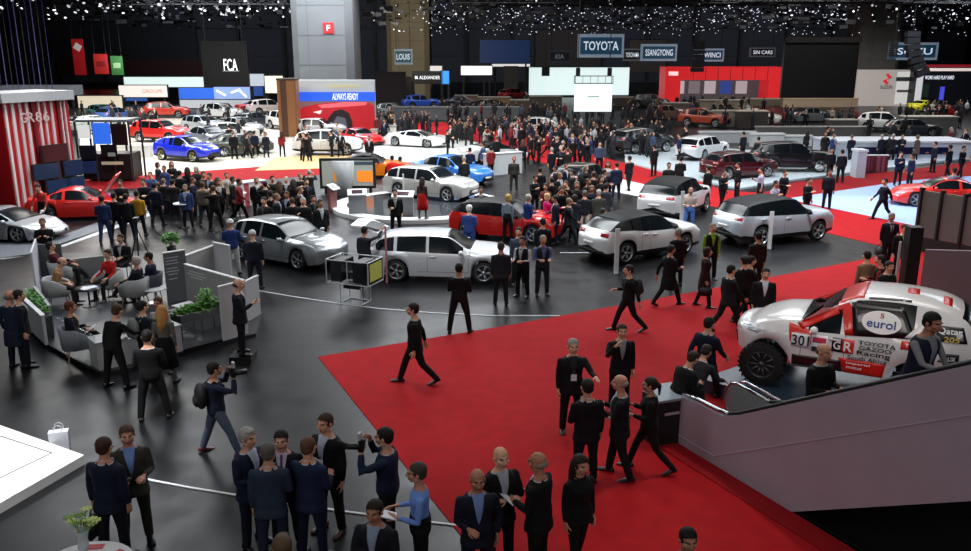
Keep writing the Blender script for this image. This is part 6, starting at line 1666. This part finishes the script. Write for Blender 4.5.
block(905, 957, 136, 118, '6c6866', 'curved grey reception with dark lettering at the right', 1.5); block(700, 756, 143, 133, 'a8acae', 'white low wall behind the white off roader', .5, roof='c0c4c6')
block(752, 784, 147, 135, 'c0c4c4', 'white block between the maroon car and the back stands', .6, roof='d0d4d4'); block(785, 812, 146, 137, 'c4cccc', 'white low wall behind the black off roader', .6, roof='d0d4d4')
# counter stand on the right with dark window band
r, w, zt = block(830, 971, 160, 143, 'b4bcc8', 'long white counter stand with dark window band at the right', 3.0, roof='c8ccd2')
MB().box((w * .02, -.03, zt * .55), (w * .66, .08, zt * .42)).build('window_band', mat('141a3a', .15), r)
r, w, zt = block(857, 866, 178, 152, 'b8c0cc', 'white end block of the counter stand at the right', .8, roof='d0d4da'); 
r, w, zb, zt = slab('floral_panel', 865, 888, 172, 156, stripes('5a2430', '8a5060', 4, 'X', spread=.5), 'low pink and purple patterned panel beside the counter stand', 'panel', t=.2)
MB().box((0, .1, zt + .03), (w + .06, .26, .06)).build('top_edge', WHITE, r)
# white items on the left white stand
block(300, 345, 146, 139, 'c8c8c4', 'white low wall under the red car billboard', .5, roof='d8d8d4'); block(371, 377, 143, 131, 'c8b89c', 'small cream info block right of the billboard', .6); block(386, 396, 142, 127, 'd0cfc8', 'tall white info block behind the white sports coupe', .5); block(150, 180, 136, 126, 'c8b498', 'cream low wall among the left rows of cars', .5)
block(110, 150, 158, 146, 'd0d0cc', 'white low wall behind the black tower stand', .5, roof='dcdcd8')
# striped red booth
a, b = G(17, 214), G(80, 203); d = b - a
bo = empty('striped_booth', (a.x, a.y, 0), atan2(d.y, d.x), 'tall booth clad in red and white vertical stripes at the left edge', 'stand'); L = d.length
H = up(17, 214, 103); SM = mat('b01420', .4)
MB().box((L / 2, 1.1, H / 2), (L, 2.2, H)).build('striped_wall', SM, bo)
MB().box((L / 2, 1.0, H + .2), (L + .3, 2.6, .4)).build('roof', mat('9a9c9e', .6), bo)
k = .04
q = random.Random(5); sw = q.uniform
while k < L - .15:
    w_ = sw(.05, .13); MB().box((k + w_ / 2, -.05, H / 2), (w_, .10, H)).build('stripe_fin', mat(q.choice(['c8bcbc', 'bdb0b0', 'd4cccc', '5a0a10']), .4), bo); k += w_ + sw(.10, .24)
for i, ch in enumerate('GR86'):
    text(ch, .30, .42, mat('b8a0a0', .4, emit=.1), bo, (L * (.26 + i * .115), -.14, H * .86))
def scr(x, z, w, h, c, nm='screen'):
    MB().box((x, -.3, z), (w, .12, h)).build('screen_frame', BLK, bo); MB().box((x, -.365, z), (w * .92, .02, h * .9)).build(nm, mat(c, .2, emit=.3), bo)
scr(L * .62, H * .52, 1.3, .75, '3a1014'); scr(L * .45, H * .36, 1.3, .72, '1c2a40'); scr(L * .62, H * .20, 1.3, .72, '1a2a48'); scr(L * .88, H * .36, 1.0, .72, '182440'); scr(L * .88, H * .20, 1.0, .72, '1a2a48')
# canopy over the left back
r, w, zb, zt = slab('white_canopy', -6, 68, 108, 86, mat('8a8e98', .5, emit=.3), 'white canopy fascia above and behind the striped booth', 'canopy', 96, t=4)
for s_ in (-.45, .1, .45): MB().box((s_ * w, 2, zb / 2), (.3, .3, zb)).build('post', mat('3a3c40', .6), r)
# black tower stand
g = G(108, 182); tw = empty('black_tower_stand', (g.x, g.y, 0), .04, 'black tower stand with monitors and a bright blue screen', 'stand')
zt = up(108, 182, 121); ww = (G(134, 182) - G(82, 182)).length
MB().box((0, .9, zt * .25), (ww * .92, 1.6, zt * .42)).build('base_block', BLK, tw)
for x in (-ww / 2, -ww * .17, ww * .18, ww / 2):
    for y in (0, 1.8): MB().box((x, y, zt / 2), (.09, .09, zt)).build('post', mat('2a2d32', .5), tw)
MB().box((0, .9, zt), (ww, 1.9, .12)).build('roof', mat('5a6068', .5), tw)
for x, z, w_, h_, c, e in ((-ww * .33, zt * .83, ww * .22, zt * .22, 'c8ccc8', .7), (0, zt * .80, ww * .32, zt * .34, '2c62d0', .8), (ww * .33, zt * .78, ww * .28, zt * .34, '0d0f14', 0), (-ww * .3, zt * .5, ww * .3, zt * .22, '10161e', 0), (ww * .1, zt * .52, ww * .3, zt * .2, '0e1218', 0), (-ww * .32, zt * .25, ww * .28, zt * .2, '1c2c50', .2)):
    MB().box((x, -.1, z), (w_, .08, h_)).build('monitor', mat(c, .3, emit=e), tw)
MB().box((ww * .15, -.15, zt * .46), (ww * .14, .06, zt * .06)).build('name_plate', mat('8a9a90', .5), tw); MB().box((ww * .15, -.2, zt * .32), (ww * .4, .06, zt * .05)).build('counter_edge', mat('c8c0a0', .5), tw)
# truss uprights at left, the violet light on them put in as glow
for i in range(10):
    px = 6 + i * 5.6; g = G(px, 118); o = MB().cyl((g.x, g.y, up(px, 118, 90)), (g.x, g.y, 17.8), .035, n=5).build('violet_lit_upright', mat(['2a2858', '5a5a90', '24242c'][i % 3], .4, emit=.35)); meta(o, 'thin truss upright at the upper left with violet light put into its colour', 'light', 'violet lit truss uprights')
# ------------------------------------------------------------------ light rigs
TRM = mat('2a2c31', .5, metal=.5)
def truss(x0, x1, y, z, label, w=.5):
    r = empty('lighting_truss', ((x0 + x1) / 2, y, z), 0, label, 'truss', 'lighting trusses under the ceiling')
    L = x1 - x0; mb = MB()
    for yy in (-w / 2, w / 2):
        for zz_ in (0, w): mb.cyl((-L / 2, yy, zz_), (L / 2, yy, zz_), .04, n=5)
    mb.build('chord', TRM, r)
    r.children[0]['kind'] = 'stuff' if 0 else ''; del r.children[0]['kind']
    mb = MB(); k = int(L / 1.2)
    for i in range(k):
        xa, xb = -L / 2 + L * i / k, -L / 2 + L * (i + 1) / k; s_ = i % 2
        mb.cyl((xa, -w / 2, w * s_), (xb, -w / 2, w * (1 - s_)), .025, n=4); mb.cyl((xa, -w / 2, w * s_), (xb, w / 2, w * (1 - s_)), .02, n=4)
    mb.build('lattice', TRM, r)
    MB().cyl((-L * .4, 0, w), (-L * .4, 0, 17.8 - z), .03, n=5).build('cable', BLK, r); MB().cyl((L * .4, 0, w), (L * .4, 0, 17.8 - z), .03, n=5).build('cable', BLK, r)
spot_body = None
def spot_things(n, x0, x1, y0, y1, z0, z1, seed, s=1.0, label='', group=''):
    global spot_body
    q = random.Random(seed)
    for i in range(n):
        if spot_body is None:
            spot_body = MB().cyl((0, 0, .02), (0, 0, .5), .16, .12, 10).me('lamp_housing')
            spot_body2 = MB().cyl((0, 0, 0), (0, 0, .02), .15, n=10).me('lens'); spot_things.lens = spot_body2
        r = empty('spotlight', (q.uniform(x0, x1), q.uniform(y0, y1), q.uniform(z0, z1)), q.uniform(0, 6), label, 'light', group)
        a = q.uniform(.5, 1.25); r.rotation_euler = (a * q.choice((1, 1, .6)), 0, q.uniform(-.7, .7)); sc = s * q.uniform(.6, 1.3); r.scale = (sc, sc, sc)
        # the lens looks down and towards the near hall
        r.rotation_euler = (-q.uniform(.3, 1.0), 0, q.uniform(-.6, .6))
        link('lamp_housing', spot_body, [BLK], r); link('lens', spot_things.lens, [E('f4f6ff', q.choice((.4, .8, 1.5, 3)))], r)
for i in range(6): truss(-62, -18, 92 + i * 6, 11.4 + .35 * i, 'long dark lighting truss over the left back of the hall')
for i in range(7): truss(-4, 42, 90 + i * 11, 11.6 + .45 * i, 'long dark lighting truss over the middle back of the hall')
for i in range(5): truss(26, 70, 86 + i * 5.5, 11.2 + .4 * i, 'long dark lighting truss over the right back of the hall')
spot_things(150, -56, -14, 84, 122, 10.5, 13.0, 1, 1.0, 'small bright spotlight in the dense cluster at the upper left', 'spotlights at the upper left')
spot_things(70, -12, 34, 95, 160, 10.4, 14.5, 2, .8, 'small spotlight under the ceiling over the middle of the hall', 'spotlights over the middle')
spot_things(90, 32, 72, 92, 130, 10.4, 13.6, 3, .85, 'small spotlight under the ceiling at the upper right', 'spotlights at the upper right')
# remaining distant lamps: one uncountable cloud of points
q = random.Random(9); mb = MB()
for i in range(850):
    y = q.uniform(110, 175); x = q.uniform(-14, 80) * y / 130; z = CAMH + y * q.uniform(.016, .050) if q.random() < .65 else CAMH + y * q.uniform(.03, .058)
    mb.box((x, y, z), (.10, .1, .08))
meta(mb.build('distant_lamps', E('dfe6f8', 1.3)), 'scatter of tiny distant lamps high over the back of the hall', 'light', kind='stuff')
q = random.Random(19); mb = MB()
for i in range(900):
    y = q.uniform(95, 170); x = q.uniform(-60, 85) * y / 130; z = CAMH + y * q.uniform(.024, .058)
    mb.box((x, y, z), (q.uniform(.2, 1.2), .2, q.uniform(.1, .5)), q.uniform(-.3, .3))
meta(mb.build('rigging_clutter', mat('25272c', .6)), 'tangle of dark rigging and cable trays high over the back of the hall', 'rigging', kind='stuff')
MINI = []
TAKEN = []
for o in COL.objects:
    if o.parent is None and o.name.split('.')[0] == 'person': TAKEN.append((o.location.x, o.location.y))
def clear(px, py, h):
    x, y = PHD(px, py, h)
    for k in range(9):
        t = 1 - k * .55 / y
        xx, yy = x * t, y * t; ok = 1
        for cx, cy, a, hl, hw in OBST:
            dx, dy = xx - cx, yy - cy; u, v = dx * cos(a) + dy * sin(a), -dx * sin(a) + dy * cos(a)
            if abs(u) < hl + .28 and abs(v) < hw + .28: ok = 0; break
        if ok and all((xx - p) ** 2 + (yy - r_) ** 2 > .21 for p, r_ in TAKEN): TAKEN.append((xx, yy)); return xx, yy
    return None
# ---- crowds: people nothing tells apart share a label and a group
COLS = ['0f1013', '121520', '0c0d10', '171a22', '101218', '0e0e10', '1a1c20', '14182a', '0d0d0f', '1c1a18', '101114']
ACC = ['7a1c20', 'b0b0b4', '3a4c78', '8a8680', '5a5048', 'c8c8cc', '2a3c6a', '6a2a2a', 'a89880']
protos = []
for (legs, arms, gm, hr, fem) in (('stand', ('down', 'down'), 'suit', 'short', 0), ('stand', ('hold', 'hold'), 'suit', 'short', 0), ('step', ('hold', 'down'), 'jacket', 'short', 0), ('stand', ('phone', 'down'), 'jacket', 'short', 0), ('walk', ('swf', 'swb'), 'suit', 'short', 0), ('weight', ('down', 'pocket'), 'coat', 'bob', 1), ('stand', ('hold', 'down'), 'jacket', 'long', 1), ('wide', ('cam', 'cam'), 'jacket', 'short', 0)):
    protos.append((legs, arms, gm, hr, fem))
def crowd(spots, label, group, acc=.14, head=None, parts=True, mini=0):
    MINI.extend(spots[len(spots) - mini:]); spots = spots[:len(spots) - mini]
    if not spots: return
    q = random.Random(len(spots) * 7 + int(spots[0][0]))
    for px, py in spots:
        legs, arms, gm, hr, fem = q.choice(protos)
        c = q.choice(ACC) if q.random() < acc else q.choice(COLS)
        hgt = q.uniform(1.66, 1.84); pos = clear(px, py, hgt)
        if pos is None: continue
        person(pos[0], pos[1], q.choice((0, 180, 25, -150, 90, -90, 160, 10)) if head is None else head + q.uniform(-40, 40), label, h=hgt, garment=gm, top=c, shirt=q.choice(('b0b4bc', '8a94a8', 'c8c8cc', '3a3c44')), pants=q.choice(COLS), legs=legs, arms=arms, hair=hr, haircol=q.choice(('1a1210', '2e2018', '4a3424', '6a5a4a', '9a948c', '0f0c0b')), female=bool(fem), group=group, parts=parts)
def scatter(n, poly, seed, dmin=3.2, ymin=1.0):
    q = random.Random(seed); out = []; tries = 0
    xs = [p[0] for p in poly]; ys = [p[1] for p in poly]
    while len(out) < n and tries < 6000:
        tries += 1
        x, y = q.uniform(min(xs), max(xs)), q.uniform(min(ys), max(ys)); ins = False; j = len(poly) - 1
        for i in range(len(poly)):
            if (poly[i][1] > y) != (poly[j][1] > y) and x < (poly[j][0] - poly[i][0]) * (y - poly[i][1]) / (poly[j][1] - poly[i][1]) + poly[i][0]: ins = not ins
            j = i
        if not ins: continue
        if all(abs(x - a) > dmin or abs(y - b) > ymin for a, b in out): out.append((x, y))
    return out
# coordinates below are head tops
crowd([(157, 163), (164, 166), (171, 162), (179, 171), (187, 168), (196, 167), (203, 172), (209, 170), (217, 176), (192, 178), (202, 182), (218, 175), (185, 185), (226, 172), (232, 177), (163, 178), (150, 172), (172, 178), (213, 186), (238, 176)], 'visitor in the left crowd between the black bar table and the striped counter', 'left crowd', .3)
crowd([(265, 182), (272, 176), (279, 182), (286, 176), (293, 180), (300, 174), (306, 178), (299, 186), (309, 170), (264, 196), (276, 194), (287, 192), (292, 198), (303, 198), (313, 196), (320, 200), (270, 190), (256, 178)], 'dark suited visitor in the group between the grey hatchback and the striped counter', 'suited group behind the grey hatchback', .06)
crowd([(552, 178), (560, 173), (566, 181), (573, 170), (577, 182), (569, 190), (581, 174), (588, 179), (594, 172), (562, 187), (601, 176), (546, 184), (556, 166), (566, 163), (592, 186), (575, 193), (535, 176), (540, 168), (604, 170), (586, 166)], 'dark dressed visitor packed into the dense crowd around the dark car', 'dense crowd around the dark car', .08)
crowd([(483, 142), (491, 146), (523, 140), (531, 134), (539, 136), (557, 137), (563, 141), (548, 130), (573, 138), (581, 134), (588, 139)] + scatter(16, [(440, 116), (520, 122), (600, 132), (600, 138), (520, 134), (440, 130)], 4), 'dark dressed visitor on or beside the far end of the red aisle', 'crowd at the far end of the red aisle', .15)
crowd([(552, 147), (561, 146), (568, 147)], 'visitor in white top standing in a row on the red aisle', 'row of white tops on the red aisle', 0)
crowd(scatter(44, [(372, 106), (520, 112), (545, 120), (520, 126), (430, 122), (372, 118)], 11), 'dark dressed visitor in the crowd in front of the long grey wall', 'crowd before the long grey wall', .12, mini=20)
crowd(scatter(34, [(545, 112), (690, 116), (690, 132), (620, 134), (545, 126)], 12), 'dark dressed visitor in the crowd below the hanging white screen', 'crowd below the hanging white screen', .15, mini=14)
crowd(scatter(26, [(690, 98), (860, 104), (860, 112), (690, 106)], 13), 'visitor in the far right crowd among the long low stands', 'crowd among the long low stands', .2, mini=20)
crowd(scatter(14, [(775, 130), (860, 124), (971, 126), (971, 134), (860, 134)], 14), 'visitor by the pale stand behind the red aisle at right', 'crowd behind the right red aisle', .2, mini=2)
crowd(scatter(16, [(850, 104), (905, 102), (971, 106), (971, 112), (850, 116)], 15), 'visitor in front of the white and grey stand at far right', 'crowd before the white and grey stand', .3, mini=9)
crowd(scatter(30, [(60, 100), (285, 98), (285, 108), (240, 118), (60, 112)], 16), 'visitor in the far left crowd among the back rows of cars', 'crowd among the back rows of cars', .2, mini=24)
crowd(scatter(16, [(225, 118), (340, 122), (375, 128), (300, 136), (230, 132)], 17), 'visitor between the cars left of the billboard and below it', 'crowd between the cars by the billboard', .25, mini=2)
crowd(scatter(14, [(664, 92), (780, 92), (780, 98), (664, 97)], 18), 'tiny visitor in the lit space below the red arch', 'crowd below the red arch', .3, mini=14)
MINI += scatter(34, [(440, 96), (560, 100), (560, 108), (440, 106)], 21, 2.2) + scatter(24, [(560, 97), (665, 97), (665, 108), (560, 108)], 22, 2.2) + scatter(30, [(372, 105), (520, 112), (545, 124), (470, 122), (372, 115)], 23, 2.6, .6) + scatter(26, [(545, 112), (690, 116), (690, 128), (560, 130)], 24, 2.6, .6) + scatter(16, [(935, 98), (971, 98), (971, 104), (905, 104)], 25, 2.2)
q = random.Random(3); mb = MB(); mcols = ['0e0f12', '15171d', '1c1f28', '0b0c0f', '6a1c20', 'a8acb0', '3a4868', 'b88a70', '5a5450']
for px, py in MINI:
    h = q.uniform(1.65, 1.84); pos = clear(px, py, h)
    if pos is None: continue
    x, y = pos; a = q.uniform(0, 6.28); k = h / 1.76; o = Vector((x, y, 0)); top_ = q.choice((0, 1, 2, 3, 0, 1, 2, 3, 0, 1, 3, 0, 1, 2, 3, 0, 1, 4, 5, 6, 8)); leg_ = q.choice((0, 1, 3, 2))
    ca, sa = cos(a), sin(a); R_ = lambda X_, Y_, Z_: o + Vector((X_ * ca - Y_ * sa, X_ * sa + Y_ * ca, Z_)) * k
    f0 = len(mb.bm.faces)
    def shade(i_):
        global f0
        mb.bm.faces.ensure_lookup_table()
        for f in mb.bm.faces[f0:]: f.material_index = i_
        f0 = len(mb.bm.faces)
    st_ = q.uniform(.02, .18)
    for s_ in (-1, 1): mb.tube([R_(s_ * .09, 0, .9), R_(s_ * .10, st_ * .5 * s_, .48), R_(s_ * .10, st_ * s_, .06)], [.10, .075, .055], 6)
    shade(leg_)
    mb.tube([R_(0, 0, .85), R_(0, 0, 1.1), R_(0, 0, 1.36), R_(0, 0, 1.46)], [.16, .15, .175, .08], 8)
    for s_ in (-1, 1): mb.tube([R_(s_ * .2, 0, 1.38), R_(s_ * .25, -.02, 1.12), R_(s_ * .2, .14, .92)], [.055, .05, .04], 6)
    shade(top_)
    mb.ell(R_(0, .01, 1.63), (.08 * k, .08 * k, .12 * k), n=1); shade(7)
    mb.ell(R_(0, -.03, 1.68), (.088 * k, .088 * k, .10 * k), n=1); shade(q.choice((0, 0, 3, 8)))
meta(mb.build('distant_visitors', [mat(c, .8) for c in mcols], smooth=True), 'mass of tiny dark dressed visitors filling the far aisles of the hall', 'crowd', kind='stuff')
# ------------------------------------------------------------------ light
w = bpy.data.worlds.new('world'); S.world = w; w.use_nodes = True
w.node_tree.nodes['Background'].inputs[0].default_value = (.55, .6, .7, 1); w.node_tree.nodes['Background'].inputs[1].default_value = .05
KL = .36
def area(x, y, z, sx, sy, power, col=(1, 1, 1), tx=0, ty=0, spread=160):
    l = bpy.data.lights.new('hall_lamp_or_fill', 'AREA'); l.shape = 'RECTANGLE'; l.size = sx; l.size_y = sy; l.energy = power * KL; l.color = col; l.spread = radians(spread)
    o = bpy.data.objects.new('hall_lamp_or_fill', l); COL.objects.link(o); o.location = (x, y, z)
    if tx or ty:
        d = Vector((tx - x, ty - y, -z)); o.rotation_euler = d.to_track_quat('-Z', 'Y').to_euler()
    return o
def spot(x, y, z, tx, ty, power, angle, col=(1, 1, 1), blend=.6, r=.3):
    l = bpy.data.lights.new('stage_spot', 'SPOT'); l.energy = power * KL; l.spot_size = radians(angle); l.spot_blend = blend; l.color = col; l.shadow_soft_size = r
    o = bpy.data.objects.new('stage_spot', l); COL.objects.link(o); o.location = (x, y, z); o.rotation_euler = Vector((tx - x, ty - y, -z)).to_track_quat('-Z', 'Y').to_euler()
COOL = (.92, .96, 1); WARM = (1, .93, .86)
# near hall rig, out of the picture overhead
area(-8, 14, 12.5, 6, 6, 520, COOL); area(3, 14, 12.5, 6, 6, 260, WARM); area(12, 15, 12.5, 5, 5, 420, WARM)
area(-10, 24, 12.5, 6, 6, 800, COOL); area(2, 26, 12.5, 8, 5, 1100, COOL); area(13, 25, 12.5, 6, 6, 800, WARM)
area(-16, 36, 13, 8, 8, 5000, COOL); area(0, 38, 13, 10, 8, 8500, COOL); area(14, 36, 13, 8, 8, 7000, COOL)
area(-24, 54, 13, 12, 10, 15000, (1, .97, .93)); area(-4, 54, 13, 12, 10, 9500, COOL); area(16, 54, 13, 12, 10, 4200, COOL); area(34, 50, 13, 10, 10, 5000, (.8, .88, 1))
area(-36, 74, 13.5, 12, 10, 20000, (1, .96, .9)); area(-14, 76, 13.5, 12, 10, 15000, COOL); area(10, 76, 13.5, 14, 10, 4500, WARM); area(36, 74, 13.5, 14, 10, 7000, WARM)
area(-30, 98, 14.5, 16, 12, 12000, COOL); area(0, 100, 14.5, 16, 12, 5000, WARM); area(34, 100, 14.5, 16, 12, 9000, WARM); area(50, 92, 14.5, 10, 10, 8000, COOL)
# added fill lights behind and beside the camera, lifting faces and car sides
area(-6, -4, 11.5, 8, 2, 900, WARM, -4, 16); area(9, -4, 11.5, 8, 2, 1000, (.95, .93, 1), 8, 14); area(-16, 4, 12, 3, 6, 700, COOL, -2, 24)
# unseen lights added to brighten the far wall
for x in (-60, -20, 20, 60):
    o = area(x, 158, 5, 20, 2, 5200, (.8, .85, 1)); o.rotation_euler = (radians(112), 0, 0)
o = area(-11.5, 108, 9, 5, 1.5, 3800, (1, .93, .8)); o.rotation_euler = (radians(100), 0, 0)  # unseen light added to brighten the beige column
def at(px, py): g = G(px, py); return g.x, g.y
def sp(px, py, power, angle, col=(1, 1, 1), dx=-2, dy=-8): x, y = at(px, py); spot(x + dx, y + dy, 12.5, x, y, power, angle, col)
sp(425, 285, 10000, 28, COOL, 1, 8); sp(530, 262, 5000, 26, COOL, 2, 8); sp(640, 240, 20000, 28, COOL, -2, -6); sp(770, 235, 17000, 26, COOL, -2, -6); sp(440, 270, 8000, 30, COOL, -2, -8)
sp(20, 470, 30000, 34, (1, 1, 1), 1, -2); sp(850, 350, 5200, 32, WARM, -3, -9); sp(880, 205, 15000, 22, (.5, .65, 1), -3, 6); sp(12, 320, 5000, 26, (.6, .75, 1), 0, 5)
sp(420, 200, 6500, 22, WARM, -3, -7); sp(290, 250, 4000, 26, COOL, 0, -7)
sp(760, 500, 4200, 34, (1, .9, .85), 2, 4); sp(390, 385, 3200, 34, (1, .9, .85), -2, 4); sp(835, 275, 4000, 34, (1, .9, .85), 0, 6)
sp(710, 155, 16000, 20, COOL, 0, -6); sp(795, 160, 14000, 20, COOL, 0, -6); 
sp(70, 205, 5000, 24, WARM, 0, -7); sp(500, 500, 900, 34, WARM, 0, 3)
